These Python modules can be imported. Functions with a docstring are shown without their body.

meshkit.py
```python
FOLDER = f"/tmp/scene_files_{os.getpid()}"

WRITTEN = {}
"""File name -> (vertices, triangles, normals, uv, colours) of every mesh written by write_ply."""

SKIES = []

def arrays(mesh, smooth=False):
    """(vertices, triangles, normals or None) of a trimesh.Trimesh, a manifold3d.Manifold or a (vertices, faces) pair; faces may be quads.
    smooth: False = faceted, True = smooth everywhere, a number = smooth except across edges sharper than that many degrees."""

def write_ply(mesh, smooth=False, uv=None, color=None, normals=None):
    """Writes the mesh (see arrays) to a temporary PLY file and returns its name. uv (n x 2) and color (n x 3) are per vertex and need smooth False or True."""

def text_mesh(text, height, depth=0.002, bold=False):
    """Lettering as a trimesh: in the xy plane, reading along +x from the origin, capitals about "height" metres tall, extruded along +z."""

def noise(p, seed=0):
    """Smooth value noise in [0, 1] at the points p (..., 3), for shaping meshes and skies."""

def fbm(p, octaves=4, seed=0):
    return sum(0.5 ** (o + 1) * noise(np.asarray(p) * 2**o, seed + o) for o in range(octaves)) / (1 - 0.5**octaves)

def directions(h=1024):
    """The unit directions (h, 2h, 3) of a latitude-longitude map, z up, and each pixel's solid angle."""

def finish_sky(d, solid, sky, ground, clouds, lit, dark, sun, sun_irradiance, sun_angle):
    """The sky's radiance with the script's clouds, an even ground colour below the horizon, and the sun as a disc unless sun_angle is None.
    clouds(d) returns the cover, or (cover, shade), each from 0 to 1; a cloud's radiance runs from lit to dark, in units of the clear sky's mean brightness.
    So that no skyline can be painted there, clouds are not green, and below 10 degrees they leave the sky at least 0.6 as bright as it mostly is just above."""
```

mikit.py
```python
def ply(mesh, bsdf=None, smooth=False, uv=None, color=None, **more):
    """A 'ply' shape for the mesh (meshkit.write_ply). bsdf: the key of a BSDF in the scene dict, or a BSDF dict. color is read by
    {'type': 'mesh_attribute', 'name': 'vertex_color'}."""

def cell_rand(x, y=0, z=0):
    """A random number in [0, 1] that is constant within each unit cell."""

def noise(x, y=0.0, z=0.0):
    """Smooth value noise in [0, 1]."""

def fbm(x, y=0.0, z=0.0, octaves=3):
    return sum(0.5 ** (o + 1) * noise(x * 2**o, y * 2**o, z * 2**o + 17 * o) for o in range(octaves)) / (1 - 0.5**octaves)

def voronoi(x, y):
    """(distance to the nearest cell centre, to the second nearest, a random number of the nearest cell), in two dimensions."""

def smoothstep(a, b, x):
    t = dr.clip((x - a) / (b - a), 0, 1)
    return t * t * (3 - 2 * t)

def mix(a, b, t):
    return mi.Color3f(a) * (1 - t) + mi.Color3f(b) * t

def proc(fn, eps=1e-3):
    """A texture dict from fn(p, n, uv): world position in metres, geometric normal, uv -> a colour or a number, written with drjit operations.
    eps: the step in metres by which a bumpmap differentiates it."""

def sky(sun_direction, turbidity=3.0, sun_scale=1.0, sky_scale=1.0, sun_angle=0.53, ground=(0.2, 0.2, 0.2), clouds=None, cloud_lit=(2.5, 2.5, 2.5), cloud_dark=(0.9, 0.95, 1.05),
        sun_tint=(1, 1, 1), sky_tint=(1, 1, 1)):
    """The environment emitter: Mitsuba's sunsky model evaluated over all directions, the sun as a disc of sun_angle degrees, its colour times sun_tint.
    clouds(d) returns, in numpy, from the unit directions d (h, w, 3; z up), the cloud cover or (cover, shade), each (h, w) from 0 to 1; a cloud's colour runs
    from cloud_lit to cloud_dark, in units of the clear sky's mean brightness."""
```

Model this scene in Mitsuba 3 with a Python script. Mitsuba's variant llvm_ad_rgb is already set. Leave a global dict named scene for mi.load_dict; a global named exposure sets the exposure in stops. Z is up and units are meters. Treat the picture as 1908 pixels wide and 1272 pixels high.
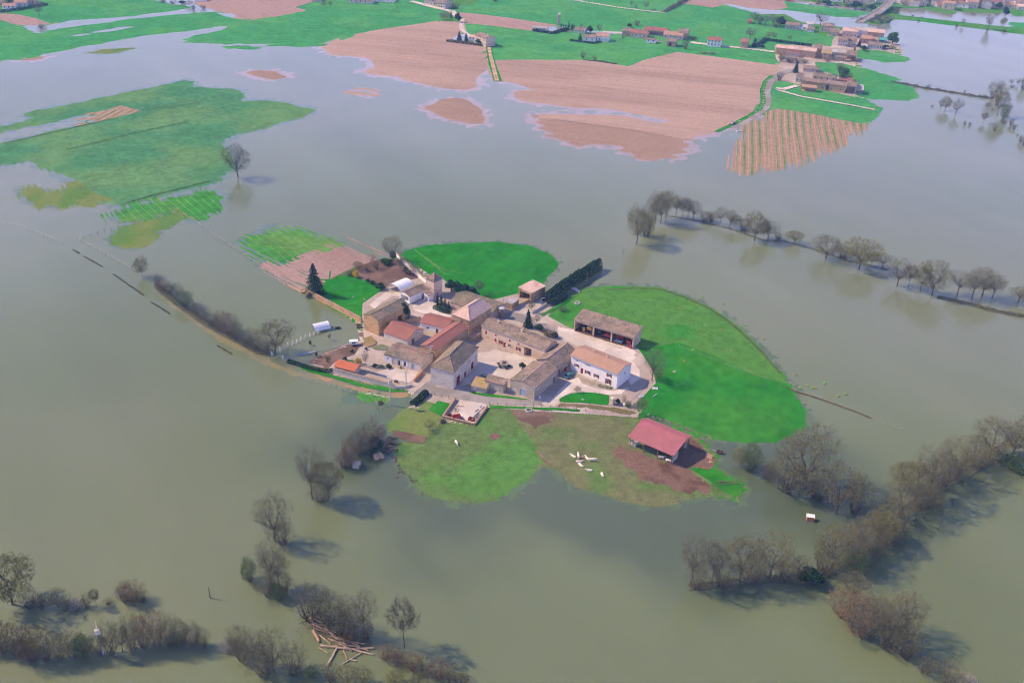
import math, random
import numpy as np, trimesh, shapely, manifold3d as m3
import mitsuba as mi, drjit as dr
import mikit, meshkit
from shapely.geometry import Polygon, MultiPolygon, LineString
from shapely.ops import unary_union
from mikit import proc, noise, fbm, cell_rand, mix, smoothstep, voronoi

T = mi.ScalarTransform4f
scene, labels = {}, {}
RNG = np.random.default_rng(7)

# ------------------------------------------------------------------ camera, sky, exposure
PITCH, ROLL = math.radians(29.7), math.radians(2.0)
_f = np.array([0, math.cos(PITCH), -math.sin(PITCH)])
_u = np.array([0, math.sin(PITCH), math.cos(PITCH)])
_up = -math.sin(ROLL) * np.array([1.0, 0, 0]) + math.cos(ROLL) * _u
CAM = np.array([0, 0, 166.0])
scene['camera'] = {'type': 'perspective', 'fov': 2 * math.degrees(math.atan(954 / 1800.0)), 'fov_axis': 'x', 'near_clip': 1.0, 'far_clip': 12000.0,
                   'to_world': T().look_at(origin=CAM.tolist(), target=(CAM + _f).tolist(), up=_up.tolist())}
SUN_AZ, SUN_EL = math.radians(166.0), math.radians(42.0)


def clouds(d):
    """thin spring haze with a few soft white clouds"""
    q = d / np.maximum(d[..., 2:3], 0.05)
    n = meshkit.fbm(np.stack([q[..., 0] * 0.9, q[..., 1] * 0.9, q[..., 0] * 0 + 3.1], -1), 5)
    el = np.degrees(np.arcsin(np.clip(d[..., 2], 0, 1)))
    band = 0.75 * np.exp(-((el / 24.0) ** 2))
    return np.clip(band + np.clip((n - 0.5) * 1.6, 0, 0.4), 0, 0.85), np.clip(n * 0.6, 0, 1)


scene['sky'] = mikit.sky([math.cos(SUN_AZ) * math.cos(SUN_EL), math.sin(SUN_AZ) * math.cos(SUN_EL), math.sin(SUN_EL)],
                         turbidity=3.0, clouds=clouds, cloud_lit=(3.3, 3.45, 6.9), cloud_dark=(2.7, 2.85, 5.6), sky_scale=1.0, sky_tint=(1.0, 1.0, 1.35), sun_tint=(1.07, 1.0, 0.90), ground=(0.12, 0.13, 0.1))
exposure = 1.92

# ------------------------------------------------------------------ helpers


def C3(*c):
    return mi.Color3f(*c)


def two(b):
    return {'type': 'twosided', 'bsdf': b}


def grain(name, base, vary=0.25, scale=1.0, second=None, amount=0.5, second_scale=0.08, fine=2.5, rough=None):
    """a matt procedural material: base colour, mottled by grain of `scale` m, with patches of a second colour"""
    b, s2 = list(base), list(second or base)

    def fn(p, n, uv):
        g = fbm(p.x / scale, p.y / scale, p.z / scale, 3)
        h = noise(p.x * fine, p.y * fine, p.z * fine)
        k = smoothstep(0.62 - amount * 0.5, 0.72 - amount * 0.3, fbm(p.x * second_scale + 31, p.y * second_scale + 7, p.z * second_scale, 4))
        return mix(b, s2, k) * (1 - vary + 2 * vary * (0.6 * g + 0.4 * h))
    scene[name] = two({'type': 'diffuse', 'reflectance': proc(fn)})
    return name


def thing(name, label, category, group=None, kind=None):
    key, n = name, 0
    while key in labels or key in scene:
        n += 1
        key = '%s_%03d' % (name, n)
    labels[key] = {'label': label}
    if category:
        labels[key]['category'] = category
    if group:
        labels[key]['group'] = group
    if kind:
        labels[key]['kind'] = kind
    return key


def part(parent, name, shape, label=None):
    base = parent + '__' + name
    key, n = base, 0
    while key in scene:
        n += 1
        key = '%s_%03d' % (base, n)
    scene[key] = shape
    if label:
        labels[key] = {'label': label}
    return key


def box(x0, x1, y0, y1, z0, z1):
    m = trimesh.creation.box((abs(x1 - x0), abs(y1 - y0), abs(z1 - z0)))
    m.apply_translation(((x0 + x1) / 2, (y0 + y1) / 2, (z0 + z1) / 2))
    return m


def cat(ms):
    return trimesh.util.concatenate(ms)


def tube(pts, r, sides=6):
    """a round bar along a polyline"""
    p = np.asarray(pts, float)
    r = np.broadcast_to(r, (len(p),))
    t = np.gradient(p, axis=0)
    t /= np.linalg.norm(t, axis=1, keepdims=True) + 1e-9
    a = np.cross(t, np.where(np.abs(t[:, 2:]) < 0.9, [0, 0, 1.0], [1.0, 0, 0]))
    a /= np.linalg.norm(a, axis=1, keepdims=True) + 1e-9
    b = np.cross(t, a)
    an = np.arange(sides) * 2 * np.pi / sides
    v = (p[:, None] + r[:, None, None] * (np.cos(an)[None, :, None] * a[:, None] + np.sin(an)[None, :, None] * b[:, None])).reshape(-1, 3)
    f = []
    for i in range(len(p) - 1):
        for j in range(sides):
            k = (j + 1) % sides
            q = [i * sides + j, i * sides + k, (i + 1) * sides + k, (i + 1) * sides + j]
            f += [[q[0], q[1], q[2]], [q[0], q[2], q[3]]]
    n = len(v)
    v = np.vstack([v, p[:1], p[-1:]])
    for j in range(sides):
        k = (j + 1) % sides
        f += [[n, k, j], [n + 1, (len(p) - 1) * sides + j, (len(p) - 1) * sides + k]]
    return trimesh.Trimesh(v, f, process=False)


def prism(profile, x0, x1):
    """a closed solid: a profile in (y, z) drawn out along x"""
    cs = m3.CrossSection([[(float(a), float(b)) for a, b in profile]], m3.FillRule.NonZero)
    m = m3.Manifold.extrude(cs, float(x1 - x0))
    # profile plane xy -> yz, z -> x
    return m.transform(np.array([[0, 0, 1, x0], [1, 0, 0, 0], [0, 1, 0, 0]], float))


def mbox(x0, x1, y0, y1, z0, z1):
    return m3.Manifold.cube([x1 - x0, y1 - y0, z1 - z0]).translate([x0, y0, z0])


def hull(points):
    return m3.Manifold.hull_points(np.asarray(points, float))


def tm(m):
    q = m.to_mesh()
    return trimesh.Trimesh(q.vert_properties[:, :3], q.tri_verts, process=False)


def place(mesh, x, y, deg=0.0, z=0.0):
    m = tm(mesh) if hasattr(mesh, 'to_mesh') else mesh.copy()
    a = math.radians(deg)
    R = np.array([[math.cos(a), -math.sin(a), 0, x], [math.sin(a), math.cos(a), 0, y], [0, 0, 1, z], [0, 0, 0, 1]])
    m.apply_transform(R)
    return m


# ------------------------------------------------------------------ ground materials
def crop_mat(name, base, yellow, row_deg, period, depth=0.35, vary=0.38):
    """young cereal: green rows with thinner and older strips between, mottled"""
    a = math.radians(row_deg)
    cx, sx = -math.sin(a), math.cos(a)

    def fn(p, n, uv):
        w = p.x * cx + p.y * sx
        w = w + 0.6 * noise(p.x * 0.05, p.y * 0.05)
        st = dr.abs(2 * (w / period - dr.floor(w / period)) - 1)
        g = 0.6 * fbm(p.x * 0.45, p.y * 0.45, 2.0, 3) + 0.4 * fbm(p.x * 0.12, p.y * 0.12, 9.0, 3)
        k = smoothstep(0.38, 0.70, fbm(p.x * 0.03 + 5, p.y * 0.03, 1.0, 5))
        thin = smoothstep(0.72, 0.95, st) * depth * (0.4 + noise(p.x * 0.1, p.y * 0.1))
        return mix(base, yellow, dr.clip(0.75 * k + thin, 0, 1)) * (1 - vary + 2 * vary * g) * (1 + 0.12 * (noise(p.x * 3, p.y * 3) - 0.5))
    scene[name] = two({'type': 'diffuse', 'reflectance': proc(fn)})
    return name


def plough_mat(name, base, wet, row_deg, period, vary=0.16):
    """ploughed clay: furrow lines, clods and moister streaks"""
    a = math.radians(row_deg)
    cx, sx = -math.sin(a), math.cos(a)

    def fn(p, n, uv):
        w = p.x * cx + p.y * sx + 1.2 * noise(p.x * 0.03, p.y * 0.03)
        l = p.x * sx - p.y * cx
        st = noise(w / period, l * 0.04, 3.0)
        g = fbm(p.x * 0.9, p.y * 0.9, 2.0, 3)
        k = smoothstep(0.52, 0.74, fbm(w * 0.03 + 11, l * 0.006, 1.0, 4))
        return mix(base, wet, dr.clip(0.55 * k + 0.35 * smoothstep(0.55, 0.8, st), 0, 1)) * (1 - vary + 2 * vary * g)
    scene[name] = two({'type': 'diffuse', 'reflectance': proc(fn)})
    return name


GREEN = crop_mat('mat_wheat', (0.045, 0.245, 0.065), (0.075, 0.275, 0.065), 12, 9.0)
GREEN2 = crop_mat('mat_wheat_blue', (0.060, 0.200, 0.080), (0.115, 0.235, 0.080), -62, 5.0, 0.18)
GREEN3 = crop_mat('mat_meadow', (0.017, 0.180, 0.012), (0.046, 0.205, 0.020), 60, 13.0, 0.25)
GREEN4 = crop_mat('mat_rows', (0.040, 0.220, 0.030), (0.13, 0.25, 0.060), -52, 3.2, 0.9)
PASTURE = grain('mat_pasture', (0.034, 0.206, 0.020), 0.45, 2.0, (0.072, 0.205, 0.032), 0.75, 0.05)
PADDOCK = grain('mat_paddock', (0.085, 0.210, 0.042), 0.48, 1.8, (0.105, 0.170, 0.052), 0.6, 0.06, 3.0)
PADDOCK2 = grain('mat_paddock_worn', (0.094, 0.172, 0.045), 0.48, 1.8, (0.140, 0.155, 0.070), 0.75, 0.08, 3.0)
OLIVE = grain('mat_olive_grass', (0.095, 0.19, 0.038), 0.25, 1.2, (0.15, 0.20, 0.055), 0.6, 0.06)
BROWN = plough_mat('mat_plough', (0.375, 0.268, 0.214), (0.28, 0.195, 0.152), -14, 1.6)
BROWN2 = plough_mat('mat_plough_dark', (0.29, 0.200, 0.150), (0.23, 0.155, 0.115), -14, 1.3)
BROWNPINK = plough_mat('mat_plough_pink', (0.33, 0.225, 0.195), (0.25, 0.165, 0.14), -52, 1.4)
YARD = grain('mat_yard', (0.46, 0.395, 0.355), 0.24, 1.8, (0.36, 0.30, 0.26), 0.7, 0.10)
YARDPALE = grain('mat_court', (0.61, 0.545, 0.505), 0.18, 2.2, (0.49, 0.43, 0.39), 0.6, 0.12)
ASPHALT = grain('mat_lane', (0.30, 0.275, 0.265), 0.16, 1.2, (0.23, 0.21, 0.20), 0.6, 0.15)
MUD = grain('mat_mud', (0.120, 0.070, 0.050), 0.38, 0.7, (0.175, 0.110, 0.080), 0.7, 0.2, 2.2)
SOIL = grain('mat_soil', (0.19, 0.13, 0.10), 0.30, 0.8, (0.13, 0.085, 0.065), 0.7, 0.15)
BED = grain('mat_bed', (0.16, 0.13, 0.09), 0.2, 4.0)
TERRACE = grain('mat_terrace', (0.55, 0.48, 0.44), 0.1, 1.0, (0.48, 0.42, 0.38), 0.5, 0.3)


def stubble_fn(p, n, uv):
    """maize stubble: straw lines and weedy green rows, four metres apart, over brown soil"""
    a = math.radians(78)
    w = p.x * -math.sin(a) + p.y * math.cos(a)
    l = p.x * math.cos(a) + p.y * math.sin(a)
    w = w + 3.0 * noise(l * 0.012, 4.0) + 0.5 * noise(l * 0.1, w * 0.1)
    t = w / 4.2
    row = dr.floor(t)
    ph = dr.abs(2 * (t - row) - 1)
    ph2 = dr.abs(2 * (w / 2.1 - dr.floor(w / 2.1)) - 1)
    c = mix((0.29, 0.20, 0.14), (0.39, 0.29, 0.20), smoothstep(0.55, 0.85, ph2) * (0.4 + 0.6 * noise(w * 0.5, l * 0.05)))
    gr = smoothstep(0.66, 0.85, ph) * smoothstep(0.30, 0.6, noise(row * 3.7, l * 0.03, 6.0)) * (0.6 + 0.5 * noise(p.x * 0.3, p.y * 0.3))
    return mix(mi.Color3f(c), mi.Color3f(0.075, 0.19, 0.04), dr.clip(gr, 0, 1)) * (0.75 + 0.5 * fbm(p.x * 0.6, p.y * 0.6, 2.0, 3))


scene['mat_stubble'] = two({'type': 'diffuse', 'reflectance': proc(stubble_fn)})

# ------------------------------------------------------------------ land
# every field: name, label, material, outline in metres, grid, rows (direction, spacing, height of the ridges), slope of its shore
FIELDS = []


def field(name, label, mat, outline, res, rows=None, slope=0.012, holes=()):
    p = Polygon(outline)
    if not p.is_valid:
        p = p.buffer(0)
    for h in holes:
        p = p.difference(Polygon(h).buffer(0))
    FIELDS.append(dict(name=name, label=label, mat=mat, poly=p, res=res, rows=rows, slope=slope))


# far left
field('wheat_field', 'bright green wheat field along the left edge at the top, with a red earth rim', GREEN, [(-374.7,657.6),(-346.0,643.1),(-334.5,654.8),(-313.3,685.9),(-313.6,689.7),(-334.4,715.1),(-348.5,721.8),(-363.9,716.4),(-364.0,725.4),(-387.3,746.8),(-403.1,762.6),(-433.1,772.9)], 3.0, (12, 3.0, 0.02))
field('wheat_field', 'long green wheat strip between two flooded ditches, top left', GREEN, [(-352.4,732.2),(-312.8,777.9),(-274.6,807.0),(-259.5,817.7),(-252.0,814.6),(-243.0,803.4),(-218.5,790.0),(-218.8,783.1),(-257.6,745.7),(-263.0,741.7),(-276.4,733.3),(-298.4,703.3),(-313.5,688.1),(-333.2,715.3),(-346.7,725.2)], 3.0, (12, 3.0, 0.02),
      holes=[[(-334.0,714.0),(-321.6,732.2),(-308.0,753.4),(-292.8,757.2),(-299.9,746.4),(-316.8,726.9),(-327.1,713.3)]])
field('wheat_field', 'green field below the first houses in the top left corner', GREEN, [(-449.7,900.3),(-407.4,789.6),(-396.8,782.2),(-381.9,774.3),(-360.0,754.5),(-353.1,771.0),(-333.1,782.7),(-317.6,790.9),(-278.5,831.6),(-320.8,858.8),(-346.3,920.8)], 3.5, (12, 3.0, 0.02))
field('ploughed_field', 'small brown garden field under the top left houses', BROWNPINK, [(-450.5,824.6),(-413.4,784.3),(-397.4,783.5),(-363.8,758.5),(-363.7,752.0),(-382.3,747.6),(-403.1,762.6),(-425.4,774.2)], 3.0)
field('ploughed_field', 'brown ploughed field at the top edge, left of the centre', BROWNPINK, [(-280.6,855.6),(-269.3,870.0),(-281.2,933.7),(-180.5,953.6),(-182.5,877.7),(-194.6,849.3),(-181.6,838.1),(-212.3,799.8),(-222.2,796.4),(-235.8,811.9),(-254.1,827.2),(-268.3,840.0)], 3.5, (-14, 2.0, 0.02))
field('wheat_field', 'large green field with ragged flooded tips, top centre left', GREEN, [(-246.9,711.0),(-231.8,745.5),(-225.4,763.7),(-212.8,789.8),(-209.0,798.7),(-183.7,833.5),(-181.8,838.9),(-193.8,849.5),(-182.5,877.7),(-185.4,952.7),(-91.0,971.4),(-81.8,878.0),(-93.5,893.5),(-81.3,865.5),(-70.2,853.4),(-65.6,818.8),(-68.2,807.8),(-69.7,813.5),(-95.7,788.9),(-119.4,767.4),(-135.7,747.9),(-146.9,721.2),(-161.5,715.5),(-196.2,713.6),(-212.0,713.7),(-193.5,702.3),(-206.3,702.1),(-235.9,714.7)], 3.0, (12, 3.2, 0.03), 0.006)
field('grass_bank', 'tiny grassy hump awash in the water, upper left', OLIVE, [(-299.1,670.9),(-292.6,678.2),(-283.5,680.6),(-275.8,687.2),(-279.7,670.6),(-288.3,667.2)], 2.0, (12, 2.0, 0.05), 0.01)
field('earth_bank', 'sliver of red earth standing out of the water near the left edge', BROWN2, [(-333.3,645.5),(-328.5,652.1),(-321.9,655.1),(-322.8,649.0)], 2.0, None, 0.02)
# middle left crop block
field('wheat_field', 'bluish green crop strip farthest in the flooded block on the left', GREEN2, [(-282.3,497.9),(-268.2,520.1),(-273.3,527.0),(-274.1,532.1),(-245.3,567.0),(-212.0,608.4),(-207.5,605.5),(-205.1,593.1),(-175.8,592.0),(-167.4,574.9),(-175.4,562.4),(-216.1,541.9),(-231.9,551.3),(-260.5,511.7),(-279.5,492.1)], 2.0, (12, 3.0, 0.025), 0.015)
field('stubble_strip', 'straw coloured rectangle between the green crop strips on the left', scene and 'mat_stubble', [(-238.3,517.6),(-239.7,536.2),(-231.9,551.3),(-215.9,542.0),(-225.2,527.6),(-234.7,516.0)], 2.0, (12, 2.5, 0.04), 0.006)
field('wheat_field', 'large bluish green crop block with flooded streaks on the left', GREEN2, [(-269.9,472.3),(-235.4,515.3),(-216.0,542.3),(-175.4,562.4),(-158.1,570.3),(-149.6,570.6),(-122.9,555.8),(-126.2,541.0),(-146.4,515.1),(-159.4,496.3),(-149.2,475.4),(-140.9,453.9),(-145.0,445.0),(-144.9,435.5),(-175.2,402.0),(-196.1,420.5),(-239.9,454.8),(-256.0,443.9)], 1.3, (-62, 3.6, 0.03), 0.012)
field('grass_bank', 'yellow green streaky bank below the large crop block, far left', OLIVE, [(-228.7,415.0),(-221.4,417.3),(-206.5,411.4),(-205.5,423.1),(-181.0,406.7),(-183.3,404.3),(-199.5,404.3),(-202.7,398.6),(-209.9,396.8),(-219.3,403.5)], 1.2, (-58, 2.2, 0.03), 0.006)
field('grass_bank', 'bright green bank with a fence along it, left of centre', GREEN4, [(-174.2,390.7),(-172.8,395.4),(-153.7,413.1),(-140.9,420.0),(-136.9,416.3),(-135.2,402.7),(-139.0,388.8),(-150.5,399.2),(-167.2,382.2)], 1.0, (-58, 2.2, 0.03), 0.008)
field('grass_bank', 'olive grass tongue behind the flooded fence, left of centre', OLIVE, [(-166.7,365.5),(-166.0,376.9),(-148.7,394.6),(-146.3,389.7),(-148.5,379.5),(-153.5,376.1),(-149.8,367.9),(-153.9,357.9),(-159.0,357.8),(-163.9,361.2)], 0.9, None, 0.012)
field('wheat_field', 'small square of green crop rows rising from the water left of the farm', GREEN4, [(-111.6,367.5),(-103.7,378.6),(-95.4,378.9),(-77.5,369.1),(-83.8,359.5),(-93.7,346.1),(-98.1,348.3),(-104.0,354.7)], 0.8, (-40, 3.0, 0.05), 0.008)
field('soil_bank', 'bare pinkish soil half under water behind the garden', BROWNPINK, [(-93.4,344.4),(-82.7,355.3),(-75.8,360.2),(-72.1,357.0),(-73.4,349.4),(-71.5,334.2),(-76.0,334.8),(-80.1,331.5),(-87.4,338.9)], 1.0, (-40, 1.8, 0.04), 0.004)
field('soil_bank', 'bare soil plot half under water beside the garden trees', BROWNPINK, [(-75.8,360.2),(-70.0,367.9),(-57.7,356.0),(-58.3,350.6),(-63.7,344.9),(-69.8,336.3),(-70.9,334.2),(-73.0,349.4),(-71.8,356.8)], 1.0, (-40, 1.8, 0.04), 0.004)
# far brown land
field('ploughed_field', 'broad pale brown ploughed field left of the straight green track', BROWN, [(-145.1,711.4),(-120.3,764.6),(-69.8,809.7),(-52.5,814.7),(-47.7,773.0),(-56.4,748.4),(-31.0,730.9),(-27.9,691.5),(-24.9,664.0),(-31.2,632.6),(-29.4,619.5),(-34.7,611.5),(-48.5,612.7),(-77.0,631.0),(-80.5,640.6),(-91.0,639.2),(-105.0,644.7),(-98.5,658.6),(-102.7,675.6),(-108.5,685.1),(-133.5,690.5)], 2.5, (-14, 1.6, 0.012), 0.03)
field('ploughed_field', 'oval brown island of ploughed soil in mid water', BROWN2, [(-54.6,567.1),(-48.4,583.2),(-40.0,589.0),(-34.3,585.8),(-24.6,567.0),(-21.5,541.2),(-27.5,540.5),(-43.7,550.8)], 1.6, (-14, 1.6, 0.03), 0.02)
field('ploughed_field', 'small lens of dark brown soil in the water, upper left of centre', BROWN2, [(-179.4,634.5),(-174.1,639.4),(-163.2,638.6),(-152.0,625.4),(-158.7,619.1),(-169.1,624.0)], 1.6, (-14, 1.4, 0.02), 0.05)
field('earth_bank', 'faint pink soil shoal barely breaking the water', BROWN, [(-103.5,598.0),(-97.1,600.1),(-91.2,594.6),(-96.9,591.5)], 1.4, (-14, 1.2, 0.05), 0.004)
field('track_verge', 'green verge of the straight farm track running into the water', GREEN3, [(-26.8,730.0),(-24.2,736.7),(-19.5,692.9),(-12.7,634.1),(-16.9,633.6),(-22.6,676.0)], 1.5, None, 0.05)
field('ploughed_field', 'large pale brown ploughed field bending round the right of the bay', BROWN, [(-19.4,689.5),(9.6,693.1),(43.3,697.9),(66.7,689.5),(74.7,683.0),(87.3,704.2),(115.3,733.1),(149.1,719.2),(181.3,703.8),(183.0,698.2),(168.0,668.2),(158.9,644.3),(150.3,604.9),(138.4,578.6),(112.5,541.0),(92.7,526.5),(91.8,525.2),(63.0,539.7),(9.9,557.0),(11.5,559.9),(17.9,563.4),(41.9,564.0),(61.2,565.2),(70.3,559.8),(74.5,553.9),(83.7,551.8),(90.2,560.0),(71.4,570.6),(47.0,581.8),(37.0,579.1),(0.9,590.2),(-3.1,601.8),(-2.7,610.2),(9.9,617.8),(-0.5,627.7),(-12.6,636.5)], 2.5, (-14, 1.6, 0.012), 0.03)
field('ploughed_field', 'darker brown ploughed lobe with fine furrows along the bay', BROWN2, [(9.9,555.9),(62.9,538.6),(91.7,524.7),(89.0,507.4),(81.3,496.1),(72.2,491.6),(65.1,491.5),(57.4,501.0),(54.6,511.6),(46.5,511.7),(34.5,508.1),(27.3,511.4),(19.5,524.3),(12.9,543.6)], 1.6, (-14, 1.4, 0.05), 0.015)
field('stubble_field', 'striped stubble field with green rows dipping into the water on the right', 'mat_stubble', [(158.0,593.1),(171.6,586.9),(202.1,566.9),(197.7,554.6),(183.5,537.8),(168.8,517.2),(154.4,501.0),(137.4,483.2),(126.4,478.0),(112.6,474.6),(119.6,500.6),(132.7,537.1),(133.1,547.2),(143.4,566.8)], 1.2, (78, 3.2, 0.06), 0.008)
# far right green land
field('wheat_field', 'green meadow with a rounded flooded tip below the far right farm', GREEN, [(149.5,584.2),(166.5,652.2),(175.6,660.3),(192.9,645.4),(219.5,622.8),(225.2,602.1),(216.1,583.7),(206.5,568.3),(202.1,566.9),(171.6,586.9),(158.0,593.1)], 2.0, (-14, 3.0, 0.02))
field('wheat_field', 'green half round meadow right of the farthest barn', GREEN, [(217.9,635.4),(233.0,671.6),(240.6,675.1),(260.8,662.9),(260.8,644.2),(257.8,634.0),(249.4,620.9),(228.6,624.0),(219.6,626.0)], 2.0, (-14, 3.0, 0.02))
field('wheat_field', 'green meadow strip behind the large far right barn', GREEN, [(213.7,716.3),(233.7,717.2),(239.5,710.0),(257.1,685.7),(260.2,673.4),(255.2,671.0),(239.6,677.8),(228.1,667.3),(220.4,669.9),(219.7,680.6),(209.0,694.1)], 2.0, (-14, 3.0, 0.02))
field('wheat_field', 'green spit running into the water below the far hamlet', GREEN, [(256.1,758.3),(261.5,764.5),(279.4,761.8),(283.0,753.6),(287.9,743.5),(287.2,737.1),(282.3,729.8),(268.1,726.1),(250.7,738.1)], 2.0, (-14, 3.0, 0.02))
field('hamlet_ground', 'bare yards and lanes of the far right hamlet', YARD, [(162.8,651.7),(170.4,670.3),(187.1,698.7),(186.5,722.6),(195.3,767.1),(232.4,772.8),(239.9,769.4),(247.6,793.9),(264.5,831.6),(281.5,839.6),(297.7,792.1),(285.6,758.3),(250.0,735.9),(242.7,714.4),(217.9,635.4),(220.5,626.1),(195.0,629.3),(172.4,646.1)], 2.0)
field('wheat_field', 'big green field around the distant houses, right of the straight track', GREEN, [(-47.4,807.9),(-41.3,808.9),(-22.3,801.0),(7.8,789.1),(26.6,780.7),(36.8,789.8),(79.5,786.8),(95.0,770.2),(114.6,759.4),(135.9,762.6),(166.3,758.2),(190.1,744.2),(188.5,722.9),(181.3,703.8),(149.1,719.2),(115.3,733.1),(87.3,704.2),(74.8,684.1),(66.7,689.5),(43.3,697.9),(9.6,693.9),(-19.7,689.5),(-23.8,736.7),(-33.0,764.4),(-44.0,776.3)], 2.5, (-14, 4.0, 0.02))
field('ploughed_field', 'long brown strip between two green fields at the top', BROWNPINK, [(-58.8,853.5),(-40.1,847.8),(-30.2,843.5),(0.6,829.2),(27.4,814.7),(16.3,803.7),(7.8,789.8),(-22.3,801.7),(-44.5,810.2),(-48.6,826.6),(-56.1,845.0)], 2.5)
field('wheat_field', 'wide green field across the top centre', GREEN, [(-61.7,854.2),(-61.7,866.7),(-42.4,894.0),(-43.7,902.7),(-39.8,912.5),(-51.1,994.2),(104.1,1025.4),(245.2,1053.7),(140.7,926.2),(124.7,886.1),(191.8,851.7),(222.2,819.6),(214.9,788.8),(197.3,772.0),(190.6,746.4),(166.7,760.5),(136.6,767.3),(115.8,768.8),(80.4,796.8),(71.9,799.5),(37.2,802.4),(27.4,815.8),(0.6,830.3),(-30.2,844.7)], 3.5, (-14, 4.0, 0.02))
field('wheat_field', 'green field at the top beyond the hedge with bare trees', GREEN, [(125.7,885.1),(149.6,927.9),(170.7,912.6),(185.6,927.9),(194.8,910.6),(230.0,852.6),(222.7,821.7),(192.0,852.9)], 3.5)
field('ploughed_field', 'brown fields at the top right of centre', BROWNPINK, [(145.8,927.2),(164.7,971.1),(250.2,994.4),(242.2,925.3),(229.7,913.7),(204.3,921.7),(190.3,940.5),(170.9,913.9)], 3.5)
field('wheat_field', 'green field in the hamlet between the tree belt and the lane', GREEN, [(186.6,770.4),(203.3,834.7),(221.9,827.3),(252.2,806.8),(251.2,799.3),(237.5,764.5),(232.4,772.8),(195.8,769.5)], 2.5)
field('roadside_land', 'grassy roadside strip at the top right below the main road', GREEN, [(262.6,1057.2),(225.0,961.6),(238.4,964.1),(263.8,942.1),(313.9,916.2),(294.1,894.7),(277.7,891.9),(250.0,911.1),(233.1,917.4),(210.2,926.0),(222.2,1049.1)], 3.0)
field('roadside_land', 'ground below the tree belt of the far hamlet', PASTURE, [(207.6,888.6),(231.2,892.7),(237.3,853.8),(269.6,845.6),(258.6,810.3),(231.4,834.0),(203.9,837.5),(199.1,847.5)], 3.0)
field('road_bank', 'grassy embankment of the road bridge at the top right', PASTURE, [(292.0,871.3),(307.1,894.0),(325.6,918.2),(336.9,942.3),(348.7,947.6),(341.0,914.8),(329.3,891.9),(316.1,869.7),(302.9,864.7),(296.1,869.1)], 2.5, None, 0.2)
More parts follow.
